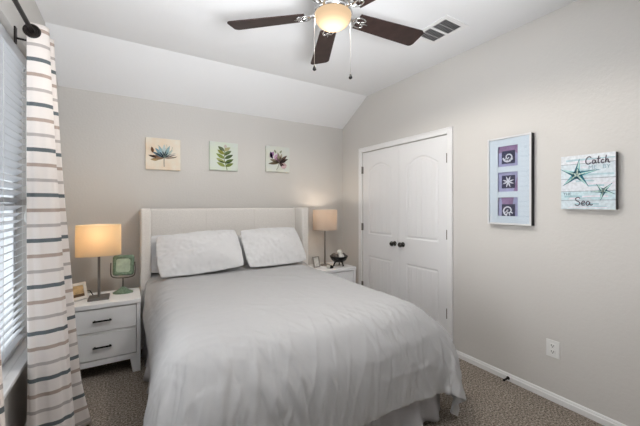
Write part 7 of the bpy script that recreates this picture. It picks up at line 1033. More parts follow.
-774,19,5,18,0,-8,19,0,-5,19,0,1,18,0,-7,19,0,-5,19,0,1,19,0,-6,19,0,-2,19,0,-6,19,0,-5,18,0,2,19,0,1,20,0,-6,19,0,0,19,0,-2,19,0,-3,19,0,-2,19,0,2,19,0,-2,19,0,-1,19,0,
3,18,0,-1,19,0,0,19,0,0,19,0,-5,19,0,9,19,0,2,19,0,-2,19,0,10,19,0,-2,19,0,1,19,0,3,19,0,4,19,0,2,19,0,-1,19,0,6,19,0,5,18,0,5,19,0,5,19,0,0,18,0,6,-774,18,0,18,0,-5,19,
0,-3,18,0,-7,19,0,-1,19,0,-4,19,0,-2,19,0,-4,19,0,-5,19,0,-4,19,0,1,19,0,-4,19,0,-4,19,0,0,19,0,1,19,0,-1,19,0,-2,19,0,1,19,0,-3,19,0,0,19,0,-1,18,0,0,19,0,5,19,0,-3,19,
0,1,19,0,4,19,0,-1,19,0,-3,19,0,6,19,0,-2,19,0,6,19,0,-3,19,0,4,19,0,3,19,0,9,19,0,-6,19,0,10,18,0,3,19,0,2,19,0,5,18,0,9,19,0,0,-774,18,-3,19,0,0,18,0,-5,18,0,-9,19,0,
-2,19,0,-3,19,0,-6,19,0,-3,19,0,-1,19,0,-4,19,0,1,19,0,-2,19,0,-8,19,0,2,19,0,0,19,0,-4,19,0,3,19,0,1,19,0,-4,19,0,2,19,0,-4,19,0,7,18,0,-4,19,0,-1,19,0,-1,19,0,1,19,0,6,
19,0,-4,19,0,2,19,0,3,19,0,0,19,0,7,19,0,-5,19,0,10,19,0,-1,19,0,4,19,0,4,18,0,5,20,0,0,18,0,8,19,0,3,18,0,4,-774,19,-2,19,0,0,18,-1,-8,19,1,-2,18,0,-5,19,-1,-10,19,0,2,
19,0,0,19,1,-6,19,0,-4,19,0,-4,19,-1,7,19,1,-9,19,0,2,19,0,-3,19,0,3,19,0,3,19,0,-7,19,0,3,19,0,-1,19,0,-2,18,0,2,19,-1,2,19,0,2,19,0,1,19,0,-3,19,1,-3,19,-1,5,19,1,-2,
19,0,1,19,0,0,19,0,4,19,-1,7,19,0,2,19,0,2,19,1,1,19,0,1,19,0,5,18,-1,4,19,0,5,19,0,2,18,0,3,-773,19,5,17,0,-10,19,0,-1,18,0,-7,19,0,-4,19,0,-2,19,0,-2,19,0,-2,19,0,-6,
19,0,-3,19,0,0,19,0,2,19,0,-5,19,0,-1,19,0,7,19,0,-8,19,0,2,19,0,0,19,0,0,19,0,0,18,0,3,19,0,-1,19,0,0,19,0,-4,19,0,6,19,0,-2,19,0,0,19,0,2,19,0,-1,19,0,-1,19,0,1,19,0,
-1,19,0,3,19,0,1,19,0,8,19,0,-1,19,0,5,18,0,6,19,0,5,19,0,-1,18,0,5,19,-1,5,-775,19,-5,19,0,-3,19,0,3,18,0,-11,19,0,0,19,0,-5,19,0,0,19,0,-3,19,0,-4,19,0,-5,19,0,4,19,0,
-2,19,0,0,19,0,0,19,0,-3,19,0,2,19,0,-1,19,0,-3,19,0,1,19,0,2,18,0,-4,19,0,6,19,0,0,19,0,-1,19,0,1,19,0,-5,19,0,5,19,0,1,19,0,-1,19,0,1,19,0,-2,19,0,4,19,0,-2,19,0,3,19,
0,4,19,0,-2,19,0,3,18,0,7,19,0,0,19,0,5,18,0,8,19,0,-2,-775,18,0,19,0,-5,18,0,-4,20,0,2,18,0,-7,19,0,-1,19,1,-9,19,0,-2,19,-1,0,19,0,5,19,0,0,19,0,-7,19,0,1,19,0,5,19,0,
-2,19,0,1,19,0,0,19,0,-3,19,0,2,19,0,-1,19,0,3,18,0,-4,19,0,-3,19,0,7,19,0,2,19,0,-2,19,0,-2,19,0,-1,19,0,4,19,0,-3,19,0,2,19,0,0,19,0,-2,19,1,-4,19,-1,8,19,0,-1,19,0,2,
18,0,7,19,0,4,19,0,4,19,0,4,19,0,-2,-775,18,6,18,0,-2,19,0,-8,18,0,-5,19,1,-3,19,-1,0,19,1,-5,19,-1,-1,19,0,-2,19,0,7,19,0,-1,19,0,-3,19,0,4,19,0,-5,19,0,2,19,0,-4,19,0,
1,19,0,2,19,0,1,19,0,-1,18,0,-4,19,0,1,19,0,1,19,0,0,19,0,0,19,0,3,19,0,1,19,0,-6,19,0,7,19,0,-3,19,0,0,19,0,1,19,0,1,19,0,0,19,1,-5,19,0,6,19,0,-2,18,0,7,19,-1,4,19,0,
-1,19,0,7,19,0,2,-776,18,0,19,0,2,19,1,-7,18,0,-7,19,-1,2,19,1,-6,19,-1,1,19,1,-4,19,-1,6,19,0,0,19,0,2,19,0,-6,19,0,4,19,0,1,19,0,-2,19,0,-1,19,0,-4,19,0,5,19,0,-3,18,0,
-3,20,0,5,18,0,-3,19,0,1,19,0,5,19,0,-6,19,0,-2,19,0,0,19,0,6,19,0,-2,19,0,-1,19,1,-3,19,-1,3,19,0,0,19,0,2,19,1,-2,19,0,0,19,0,2,19,0,0,18,0,7,19,0,-5,19,-1,7,19,0,8,
-776,18,0,19,1,-7,19,0,-1,18,0,-5,19,0,-1,19,-1,5,19,0,-4,19,0,2,19,0,-2,19,0,0,19,0,-2,19,0,3,19,0,-1,19,0,0,19,0,1,19,0,0,19,-1,1,19,1,-1,19,-1,3,19,1,-3,19,0,1,18,0,
-4,19,0,4,19,0,-2,19,0,-4,19,0,5,19,0,0,19,0,-3,19,0,0,19,0,1,19,0,6,19,0,-4,19,0,3,19,0,-1,19,0,0,19,1,-1,19,0,-4,19,0,5,19,0,-3,18,0,6,19,0,2,19,0,6,-776,18,1,19,0,-3,
19,0,-6,19,0,-1,19,0,2,18,-1,4,19,0,-3,19,0,0,19,0,-4,19,0,1,19,0,2,19,-1,2,19,0,0,19,0,-1,19,1,-2,19,-1,3,19,0,1,19,0,-1,19,0,1,19,0,-2,19,0,1,18,1,-8,19,0,2,19,0,2,19,
0,1,19,0,2,19,0,-6,19,0,5,19,0,0,19,0,-3,19,0,1,19,0,3,19,0,-1,19,0,-2,19,1,1,19,0,-1,19,0,2,19,0,-2,18,0,3,19,0,-3,19,0,4,19,0,0,-776,18,2,19,0,1,19,0,-4,19,0,2,19,-1,2,
19,0,-1,19,0,3,18,0,-5,19,0,4,19,0,1,19,-1,1,19,0,-4,19,0,-1,19,0,-2,19,0,5,19,0,0,19,0,-1,19,0,0,19,0,2,19,1,-4,18,0,-3,19,0,0,19,0,2,19,0,-1,19,0,-2,19,0,2,19,0,-1,19,
0,5,19,0,-2,19,0,2,19,0,-5,19,0,1,19,1,-2,19,0,4,19,0,6,18,0,-6,19,0,-1,19,0,1,19,0,0,19,0,3,19,0,-3,19,0,-1]]
PB = PILLOW_STEPS
def pillow_mesh(s):
    nx, ny = 44, 30; idx = {}; n = 0
    for sd in (0, 1):
        for j in range(ny):
            for i in range(nx):
                if sd == 1 and (i in (0, nx - 1) or j in (0, ny - 1)): idx[sd, i, j] = idx[0, i, j]; continue
                idx[sd, i, j] = n; n += 1
    V = unroll(s, (n, 3), .001)
    cu_, cv_ = np.abs(V[:, 0]) / .405, np.abs(V[:, 1]) / .264; k_ = 1 - .06 * np.clip(cu_ * cv_, 0, 1) ** 3
    V[:, 0] *= k_; V[:, 1] *= k_ * (1 + .04 * np.cos(cu_ * 1.6)); bm = bmesh.new(); vv = [bm.verts.new(p) for p in V]
    for sd in (0, 1):
        for j in range(ny - 1):
            for i in range(nx - 1):
                q = (idx[sd, i, j], idx[sd, i + 1, j], idx[sd, i + 1, j + 1], idx[sd, i, j + 1])
                bm.faces.new([vv[k] for k in (q if sd == 0 else q[::-1])])
    bmesh.ops.recalc_face_normals(bm, faces=bm.faces)
    return bm
def pillow(s, loc, rot, scale, label):
    o = obj('pillow', pillow_mesh(s), M['pillow'], None, True); subsurf(o, 1)
    o.location = loc; o.rotation_euler = rot; o.scale = scale
    tag(o, label, 'pillow', 'white pillows leaning on the headboard')
pillow(PB[0], (.595, 3.19, .928), (R(50), R(-3), R(-1)), (.96, .88, 2.0), 'left white pillow in front, leaning on the headboard')
pillow(PB[1], (1.35, 3.195, .932), (R(50), R(-1), R(1)), (.85, .90, 2.0), 'right white pillow in front, leaning on the headboard')
pillow(PB[1], (.53, 3.385, .895), (R(70), R(3), R(0)), (.93, .72, .8), 'white pillow mostly hidden behind the left front pillow')
pillow(PB[0], (1.33, 3.39, .885), (R(70), R(-3), R(0)), (.86, .72, .8), 'white pillow mostly hidden behind the right front pillow')

# ------------------------------------------------------------------ nightstands
def nightstand(x0, x1, y0, y1, zt, label):
    t = thing('nightstand', ((x0 + x1) / 2, (y0 + y1) / 2, 0), label, 'nightstand', 'white two-drawer nightstands beside the bed')
    m = M['nightstand']
    addt(t, 'top', B(x0, x1, y0, y1, zt - .036, zt, .004), m)
    bm = bmesh.new(); s = .028
    box(bm, x0 + .004, x0 + s + .004, y0 + .006, y1, .115, zt - .036); box(bm, x1 - s - .004, x1 - .004, y0 + .006, y1, .115, zt - .036)
    box(bm, x0 + s, x1 - s, y1 - .015, y1 - .002, .13, zt - .036); box(bm, x0 + s, x1 - s, y0 + .006, y1 - .01, .115, .155)
    box(bm, x0 + s, x1 - s, y0 + .012, y1 - .02, .363, .373)
    addt(t, 'body', bm, m)
    for za, zb in ((.162, .360), (.378, zt - .045)):
        f_ = addt(t, 'drawer', None or B(x0 + s + .008, x1 - s - .008, y0 + .010, y0 + .030, za, zb, .003), m)
        zc = (za + zb) / 2 + .0; xc = (x0 + x1) / 2; h = bmesh.new()
        box(h, xc - .062, xc + .062, y0 - .018, y0 - .008, zc - .006, zc + .006, .002)
        for sx in (-.05, .05): box(h, xc + sx - .005, xc + sx + .005, y0 - .01, y0 + .011, zc - .005, zc + .005)
        obj('handle', h, M['black'], f_)
    for sx in (0, 1):
        for sy in (0, 1):
            xa = (x0 + .004) if sx == 0 else (x1 - .004); ya = (y0 + .006) if sy == 0 else y1
            dx = 1 if sx == 0 else -1; dy = 1 if sy == 0 else -1
            rings = []
            for z, w in ((.0, .056), (.118, .074)):
                rings.append([(xa, ya, z), (xa + dx * w, ya, z), (xa + dx * w, ya + dy * w, z), (xa, ya + dy * w, z)])
            bm = loft(bmesh.new(), rings); bmesh.ops.recalc_face_normals(bm, faces=bm.faces)
            addt(t, 'leg', bm, m)
    return t
ZT = .602
nightstand(-.445, .086, 3.015, 3.43, ZT, 'white two-drawer nightstand by the curtain, holding the green mirror')
nightstand(1.865, 2.375, 3.06, 3.48, .622, 'white nightstand between the bed and the closet doors, holding the black bowl')

# ------------------------------------------------------------------ lamps
def superellipse(a, b, n, e=3.2):
    out = []
    for k in range(n):
        t_ = 2 * PI * k / n; c, s = math.cos(t_), math.sin(t_)
        out.append((a * math.copysign(abs(c) ** (2 / e), c), b * math.copysign(abs(s) ** (2 / e), s)))
    return out
def lamp(loc, a, b, e, zs0, zs1, base, shade_m, power, label, polem, color):
    t = thing('table_lamp', loc, label, 'lamp', 'lit bedside lamps')
    obj('base', base, polem, t)
    obj('pole', B(-.009, .009, -.009, .009, .016, zs0 + .06, .002), polem, t)
    bm = bmesh.new(); pe = superellipse(a, b, 72, e)
    rings = [[(x * f_, y * f_, z) for x, y in pe] for z, f_ in ((zs0, 1), (zs0 + .004, 1.004), (zs0 + .1, 1.0), (zs1 - .004, .997), (zs1, .99))]
    loft(bm, rings, True, False)
    so = obj('lamp_shade', bm, shade_m, t, True); solidify(so, .002)
    bm = bmesh.new()
    for sgn in (1, -1): tube(bm, [(0, 0, zs0 + .05), (sgn * a * .98, 0, zs0 + .05)], .002, 6)
    obj('shade_spider', bm, polem, t)
    zb = (zs0 + zs1) / 2
    bm = lathe(bmesh.new(), [(.012, -.05), (.014, -.03), (.028, 0), (.03, .015), (.02, .035), (.004, .044)], 18, (0, 0, zb))
    obj('bulb', bm, M['bulb'], t, True)
    l = bpy.data.lights.new('bulb_light', 'POINT'); l.energy = power; l.color = color; l.shadow_soft_size = .03
    lo = bpy.data.objects.new('bulb_light', l); COL.objects.link(lo); lo.parent = t; lo.location = (0, 0, zb + .065)
    return t
bm = B(-.072, .072, -.075, .075, 0, .018, .003)
t = lamp((-.213, 3.19, ZT), .155, .095, 3.4, .360, .612, bm, M['shade'], LAMP_POWER, 'table lamp with a wide cream shade on the nightstand by the curtain', M['grey'], (1, .90, .76))
bm = bmesh.new(); tube(bm, [(-.04, .07, .006), (-.07, .11, .05), (-.11, .13, .055), (-.14, .12, .02), (-.16, .15, .004)], .0035, 8)
obj('power_cord', bm, M['black'], t, True)
bm = lathe(bmesh.new(), [(.06, 0), (.062, .008), (.055, .014), (.012, .02)], 28)
lamp((2.10, 3.34, .622), .150, .150, 2, .445, .695, bm, M['shade2'], LAMP2_POWER, 'table lamp with a tan drum shade in the corner by the closet doors', M['nickel'], (1, .9, .78))

# green tilting mirror
t = thing('tabletop_mirror', (-.045, 3.285, ZT), 'small square green mirror on a footed stand on the nightstand', 'mirror', rotz=R(-12))
bm = lathe(bmesh.new(), [(.078, 0), (.080, .008), (.070, .016), (.045, .028), (.022, .045), (.012, .055)], 32, sy=.62); obj('base', bm, M['green'], t, True)
obj('stem', tube(bmesh.new(), [(0, 0, .05), (0, 0, .135)], .006, 10), M['pewter'], t, True)
bm = bmesh.new(); tube(bm, catmull([(-.092, 0, .27), (-.094, 0, .20), (-.088, 0, .155), (-.06, 0, .138), (0, 0, .133), (.06, 0, .138), (.088, 0, .155), (.094, 0, .20), (.092, 0, .27)], 6), .005, 8)
obj('yoke', bm, M['pewter'], t, True)
fr = bmesh.new()
def rr(w, h, r_, n=6):
    out = []
    for cx_, cz_, a0 in ((w - r_, h - r_, 0), (-w + r_, h - r_, 90), (-w + r_, -h + r_, 180), (w - r_, -h + r_, 270)):
        for k in range(n + 1): a = R(a0 + 90 * k / n); out.append((cx_ + r_ * math.cos(a), cz_ + r_ * math.sin(a)))
    return out
rings = []
for w, h, y in ((.055, .060, -.008), (.060, .065, -.014), (.070, .076, -.016), (.081, .087, -.010), (.083, .089, .0), (.080, .086, .010)):
    rings.append([(x, y, z + .242) for x, z in rr(w, h, .022)])
loft(fr, rings, True, False); fr.faces.new([fr.verts.new((x, .010, z + .242)) for x, z in rr(.080, .086, .022)])
fo = obj('mirror_frame', fr, M['green'], t, True); fo.rotation_euler = (R(-4), 0, 0)
g = bmesh.new(); loft(g, [[(x, y, z + .242) for x, z in rr(.057, .062, .02)] for y in (-.008, -.004)]); obj('mirror_glass', g, M['greenlight'], fo)

# photo frame on the nightstand
M['tan'] = mat('tan_photo', (196, 166, 122), .6, var=(28, .35)); M['brown'] = mat('brown_photo', (96, 74, 54), .6)
M['frame_white'] = mat('whitewashed_wood', (224, 218, 208), .6, var=(40, .06))
t = thing('photo_frame', (-.358, 3.20, ZT), 'small white photo frame with a tan picture leaning behind the curtain', 'photo frame', rotz=R(32))
piv = bmesh.new()
def fbars(bm, w, h, tk, d):
    box(bm, -w, w, -d, 0, 0, tk, .002); box(bm, -w, w, -d, 0, 2 * h - tk, 2 * h, .002)
    box(bm, -w, -w + tk, -d, 0, tk, 2 * h - tk, .002); box(bm, w - tk, w, -d, 0, tk, 2 * h - tk, .002)
fbars(piv, .075, .068, .022, .014)
fo = obj('frame_border', piv, M['frame_white'], t); fo.rotation_euler = (R(-18), 0, 0); fo.location = (0, 0, .005)
pic = B(-.056, .056, -.007, -.004, .02, .118); po = obj('picture', pic, M['tan'], fo)
bm = B(-.056, .056, -.009, -.0075, .022, .045); obj('picture_foreground', bm, M['brown'], fo)
st = B(-.02, .02, .0, .003, 0, .10); so = obj('easel_back', st, M['brown'], t); so.rotation_euler = (R(16), 0, 0); so.location = (0, .06, .001)

# things on the far nightstand
t = thing('decorative_bowl', (2.212, 3.20, .622), 'black footed bowl filled with silvery shell balls on the far nightstand', 'bowl')
t.location.z += .007
bm = lathe(bmesh.new(), [(.03, .045), (.06, .05), (.09, .072), (.108, .105), (.112, .122), (.106, .12), (.085, .08), (.055, .062), (.02, .058)], 36)
obj('bowl_body', bm, M['bowl'], t, True)
for k in range(3):
    a = R(-90 + 120 * k + 20); bm = bmesh.new(); tube(bm, [(.045 * math.cos(a), .045 * math.sin(a), .055), (.06 * math.cos(a), .06 * math.sin(a), .025), (.068 * math.cos(a), .068 * math.sin(a), .0)], [.012, .008, .011], 10)
    obj('foot', bm, M['bowl'], t, True)
rng = random.Random(4)
sp = [(-.052, -.02, .116, .038), (.0, -.052, .118, .038), (.054, -.012, .118, .038), (.02, .046, .118, .038), (-.045, .04, .116, .038), (.012, -.004, .160, .036)]
sl = ['silvery ball at the left rim of the black bowl', 'silvery ball at the front rim of the black bowl', 'silvery ball at the right rim of the black bowl',
      'silvery ball at the rear right of the black bowl', 'silvery ball at the rear left of the black bowl', 'silvery ball on top of the heap in the black bowl']
for k, (x, y, z, r_) in enumerate(sp):
    o = obj('decorative_ball', sphere(bmesh.new(), (0, 0, 0), r_, 1, 20, 14), M['shell'] if k in (1, 3, 5) else M['pewter'], None, True)
    o.location = (2.212 + x, 3.20 + y, .629 + z); tag(o, sl[k], 'decorative ball', 'balls in the black bowl')
t = thing('photo_frame', (1.945, 3.28, .622), 'small pale photo frame beside the lamp on the far nightstand', 'photo frame', rotz=R(12))
bm = bmesh.new(); fbars(bm, .05, .065, .012, .012); fo = obj('frame_border', bm, M['nickel'], t); fo.rotation_euler = (R(-12), 0, 0)
obj('picture', B(-.04, .04, -.006, -.003, .010, .12), M['shell'], fo)
t = thing('trinket', (2.065, 3.15, .622), 'small black and white trinket in front of the far lamp', 'trinket')
bm = lathe(bmesh.new(), [(.022, 0), (.030, .012), (.028, .024), (.012, .034)], 18); obj('trinket_base', bm, M['black'], t, True)
bm = sphere(bmesh.new(), (-.045, -.01, .024), .024, .9); obj('trinket_ball', bm, M['shell'], t, True)

# ------------------------------------------------------------------ ceiling fan
FX, FY, FZ = 1.03, 1.55, 2.505
fan = thing('ceiling_fan', (FX, FY, HK), 'five-blade dark wood ceiling fan with a lit frosted bowl light', 'ceiling fan')
def addf(name, bm, m, smooth=True, parent=fan):
    o = obj(name, bm, m, parent, smooth); o.location = Vector((0, 0, -HK)) if parent is fan else (0, 0, 0); return o
addf('canopy', lathe(bmesh.new(), [(.075, 2.743), (.073, 2.72), (.05, 2.70), (.02, 2.69)], 32), M['chrome'])
addf('downrod', lathe(bmesh.new(), [(.013, 2.70), (.013, 2.62)], 16), M['chrome'])
addf('motor_housing', lathe(bmesh.new(), [(.02, 2.64), (.08, 2.635), (.105, 2.61), (.108, 2.57), (.095, 2.545), (.085, 2.53), (.088, 2.515), (.075, 2.505)], 40), M['chrome'])
addf('light_fitter', lathe(bmesh.new(), [(.06, 2.535), (.09, 2.527), (.112, 2.52), (.115, 2.508), (.108, 2.502)], 40), M['chrome'])
addf('light_bowl', lathe(bmesh.new(), [(.108, 2.506), (.1085, 2.492), (.104, 2.474), (.092, 2.454), (.072, 2.438), (.045, 2.428), (.015, 2.424)], 40), M['dome'])
l = bpy.data.lights.new('fan_light', 'SPOT'); l.energy = FAN_POWER; l.color = (1, .94, .86); l.shadow_soft_size = .045; l.spot_size = R(172); l.spot_blend = .25
lo = bpy.data.objects.new('fan_light', l); COL.objects.link(lo); lo.parent = fan; lo.location = (0, 0, 2.47 - HK)
def blade_mesh():
    bm = bmesh.new(); prof = []
    L0, L1 = .165, .648
    outl = []
    N = 10
    wid = lambda s: .056 + .018 * s
    for k in range(N + 1): s = k / N; outl.append((L0 + (L1 - .03 - L0) * s, wid(s)))
    for k in range(1, 8): a = PI / 2 * (1 - k / 8); outl.append((L1 - .03 + .03 * math.cos(a), wid(1) - .03 + .03 * math.sin(a)))
    full = outl + [(x, -y) for x, y in outl[::-1]]
    tl = R(-12)
    def P_(x, y, h): return (x, y * math.cos(tl) - h * math.sin(tl), y * math.sin(tl) + h * math.cos(tl))
    loft(bm, [[P_(x, y, h) for x, y in full] for h in (-.003, .003)])
    bmesh.ops.recalc_face_normals(bm, faces=bm.faces)
    return bm, P_
def iron_mesh(P_):
    bm = bmesh.new()
    tube(bm, [(.085, 0, .014), (.12, 0, .004), (.15, 0, -.003)], [.013, .011, .009], 10)
    for s in (1, -1):     # scrolled arms
        tube(bm, [P_(*p, -.006) for p in catmull([(.135, 0), (.155, s * .028), (.185, s * .036), (.212, s * .026), (.205, s * .010), (.19, s * .012)], 5)], .0055, 8)
    tube(bm, [P_(.145, 0, -.006), P_(.235, 0, -.006)], .006, 8)
    return bm
for k in range(5):
    a = R(-6 + 72 * k)
    bm, P_ = blade_mesh()
    b_ = obj('blade', bm, M['walnut'], fan); b_.location = (0, 0, FZ - HK); b_.rotation_euler = (0, 0, a)
    obj('blade_bracket', iron_mesh(P_), M['chrome'], b_, True)
for (x, y, zb) in ((-.108, .018, 2.155), (.105, -.02, 2.14)):
    bm = tube(bmesh.new(), [(x * .95, y, 2.515), (x * 1.06, y * 1.06, 2.49), (x * 1.07, y * 1.07, zb + .03)], .0012, 6)
    c_ = addf('pull_chain', bm, M['nickel'])
    bm = lathe(bmesh.new(), [(.003, .034), (.005, .026), (.010, .012), (.011, .006), (.006, 0)], 14, (x * 1.07, y * 1.07, zb)); obj('pull_weight', bm, M['black'], c_, True)

# ------------------------------------------------------------------ ceiling vent
vent = thing('ceiling_vent', (2.075, 1.615, HK), 'white two-section ceiling air vent beyond the fan blade', 'air vent')
VX0, VX1, VY0, VY1 = 1.945, 2.20, 1.455, 1.785
bm = bmesh.new(); zt_ = HK; zb_ = HK - .008
ix0, ix1 = 1.978, 2.168; s1 = (1.492, 1.612); s2 = (1.630, 1.750)
box(bm, VX0, ix0, VY0, VY1, zb_, zt_, .002); box(bm, ix1, VX1, VY0, VY1, zb_, zt_, .002)
box(bm, ix0, ix1, VY0, s1[0], zb_, zt_, .002); box(bm, ix0, ix1, s1[1], s2[0], zb_, zt_, .002); box(bm, ix0, ix1, s2[1], VY1, zb_, zt_, .002)
addt(vent, 'vent_frame', bm, M['trim'])
bm = B(ix0, ix1, s1[0], s2[1], zt_ - .0015, zt_ - .0005); addt(vent, 'duct_opening', bm, M['ventdark'])
for s in (s1, s2):
    bm = bmesh.new()
    for k in range(9):
        x = ix0 + .012 + (ix1 - ix0 - .024) * k / 8; dx = .006
        loft(bm, [[(x - dx - .0006, y, zt_ - .0075), (x - dx + .0006, y, zt_ - .0085), (x + dx + .0006, y, zt_ - .002), (x + dx - .0006, y, zt_ - .002)] for y in s])
    for yy in ((s[0] + s[1]) / 2,): box(bm, ix0, ix1, yy - .0015, yy + .0015, zt_ - .009, zt_ - .006)
    bmesh.ops.recalc_face_normals(bm, faces=bm.faces)
    addt(vent, 'louvers', bm, M['vent'])

# ------------------------------------------------------------------ canvases on the back wall
def mat_canvas(name, a, b, axis=0):
    m = mat(name, a, .85, bump=(300, .15, .001)); nt = m.node_tree; n = nt.nodes
    tc = n.new('ShaderNodeTexCoord'); t_ = n.new('ShaderNodeTexNoise'); t_.inputs['Scale'].default_value = 7; t_.inputs['Detail'].default_value = 3
    nt.links.new(tc.outputs['Object'], t_.inputs['Vector'])
    r = n.new('ShaderNodeValToRGB'); r.color_ramp.elements[0].position = .35; r.color_ramp.elements[1].position = .65
    r.color_ramp.elements[0].color = lin(a) + (1,); r.color_ramp.elements[1].color = lin(b) + (1,)
    nt.links.new(t_.outputs['Fac'], r.inputs[0]); nt.links.new(r.outputs[0], n['Principled BSDF'].inputs['Base Color'])
    return m
pal = {}
def pm(rgb):
    if rgb not in pal: pal[rgb] = mat('paint_%02x%02x%02x' % rgb, rgb, .7, var=(60, .12), spec=.15)
    return pal[rgb]
def canvas(cx_, cz_, s, bgm, label, motif, k=1.0):
    t = thing('canvas_painting', (cx_, YB, cz_), label, 'painting', 'square botanical canvases above the bed')
    d = .034
    bm = B(-s / 2, s / 2, -d, 0, -s / 2, s / 2, .003); obj('canvas', bm, bgm, t)
    colors = []
    bm = bmesh.new()
    f = lambda u, v, o_: (u * s * k, -d - o_, v * s * min(k, 1.06))
    def ci(rgb):
        if rgb not in colors: colors.append(rgb)
        return colors.index(rgb)
    motif(bm, f, ci)
    obj('painted_plant', bm, [pm(c) for c in colors], t)
def motif_lotus(bm, f, ci):
    c = (.02, -.12)
    stroke(bm, [(.02, -.1), (.015, -.25), (.02, -.40)], .02, f, .0, ci((120, 112, 104)))
    for a, ln, w, col in ((90, .44, .15, (190, 205, 205)), (68, .44, .13, (150, 178, 184)), (112, .42, .14, (158, 186, 196)), (48, .38, .12, (196, 206, 200)), (130, .40, .13, (128, 160, 172)),
                          (28, .40, .09, (206, 198, 186)), (152, .40, .10, (92, 112, 124)), (170, .36, .12, (120, 92, 74)), (8, .30, .10, (168, 150, 134)), (190, .40, .10, (142, 116, 92))):
        leaf(bm, c, R(a), ln, w, f, .0002 + ln * .001, ci(col))
    for a, ln, w, col in ((80, .22, .05, (52, 66, 84)), (100, .24, .05, (58, 74, 90)), (60, .22, .05, (60, 78, 92)), (124, .24, .05, (46, 60, 76)), (36, .24, .04, (74, 78, 84)), (150, .30, .04, (44, 48, 56)), (20, .38, .03, (96, 92, 92))):
        leaf(bm, c, R(a), ln, w, f, .0022, ci(col))
    for b_, a, ln, w, col in (((-.30, .02), 100, .20, .10, (112, 78, 56)), ((-.20, -.12), 165, .24, .08, (72, 56, 48)), ((-.16, -.20), 178, .20, .08, (176, 150, 104)), ((.22, -.12), 20, .20, .04, (120, 104, 92))):
        leaf(bm, b_, R(a), ln, w, f, .0035, ci(col))
    for x0_, a in ((.02, 75), (.0, 108), (.02, 50)):
        stroke(bm, [(c[0], c[1]), (c[0] + .3 * math.cos(R(a)), c[1] + .3 * math.sin(R(a))), (c[0] + .44 * math.cos(R(a + 6)), c[1] + .44 * math.sin(R(a + 6)))], .010, f, .004, ci((140, 158, 140)))
def motif_fern(bm, f, ci):
    stroke(bm, [(.08, -.46), (.05, -.3), (.0, -.1), (.01, .1), (.03, .36)], .018, f, 0, ci((120, 132, 84)))
    k = 0
    for y, ln in ((-.30, .26), (-.18, .28), (-.04, .28), (.10, .24), (.22, .22)):
        for s in (1, -1):
            a = 90 - s * (62 - k * 1.5)
            col = [(118, 134, 70), (148, 160, 92), (92, 112, 58), (164, 170, 110), (80, 98, 62), (132, 148, 78), (104, 122, 82), (140, 142, 70), (176, 172, 130), (96, 108, 74)][k]
            leaf(bm, (.05 * (-y) + .01, y - .04), R(a), ln, .13, f, .0003 * k, ci(col)); k += 1
    for b_, a, col in (((.02, -.22), 160, (66, 84, 44)), ((.03, -.24), 24, (58, 72, 56)), ((.0, .02), 40, (82, 94, 50)), ((.01, .16), 128, (104, 116, 88))):
        leaf(bm, b_, R(a), .20, .06, f, .004, ci(col))
    leaf(bm, (.03, .28), R(90), .12, .10, f, .0035, ci((200, 186, 178)))
def motif_bloom(bm, f, ci):
    c = (.05, -.12)
    stroke(bm, [c, (.0, -.28), (-.06, -.40)], .016, f, 0, ci((110, 96, 86)))
    for a, ln, w, col in ((100, .38, .14, (150, 140, 120)), (75, .36, .12, (170, 162, 142)), (45, .40, .14, (98, 80, 70)), (25, .36, .12, (70, 56, 50)), (-20, .30, .14, (190, 162, 160)), (-50, .30, .14, (86, 62, 64)),
                          (165, .36, .14, (124, 112, 92)), (190, .42, .13, (110, 96, 76)), (135, .30, .14, (166, 130, 150))):
        leaf(bm, c, R(a), ln, w, f, .0003, ci(col))
    for a, ln, w, col in ((10, .24, .07, (44, 36, 34)), (40, .26, .06, (52, 44, 42)), (80, .24, .06, (90, 74, 68)), (175, .24, .06, (70, 60, 50)), (-30, .22, .06, (54, 40, 40)), (120, .26, .06, (120, 96, 100))):
        leaf(bm, c, R(a), ln, w, f, .002, ci(col))
    for b_, a, ln, w, col in (((-.30, .04), 60, .26, .16, (168, 122, 172)), ((-.24, .02), 100, .24, .12, (120, 84, 148)), ((-.20, .0), 120, .16, .08, (66, 44, 96)), ((-.16, .02), 50, .22, .10, (198, 160, 188)), ((.10, -.30), 10, .22, .14, (206, 178, 180))):
        leaf(bm, b_, R(a), ln, w, f, .0032, ci(col))
    for x in (-.08, .06): leaf(bm, (x, .22), R(120 if x < 0 else 60), .14, .08, f, .003, ci((150, 156, 132)))
canvas(.300, 1.895, .318, mat_canvas('canvas_peach', (234, 214, 190), (236, 230, 216)), 'canvas with a blue-grey lotus-like plant on cream, leftmost of the three over the bed', motif_lotus)
canvas(.910, 1.921, .312, mat_canvas('canvas_green', (214, 224, 204), (216, 222, 218)), 'canvas with an upright green leafy sprig, middle of the three over the bed', motif_fern, 1.3)
canvas(1.563, 1.938, .310, mat_canvas('canvas_sage', (216, 218, 204), (212, 216, 212)), 'canvas with a purple and brown flower, rightmost of the three over the bed', motif_bloom, 1.15)

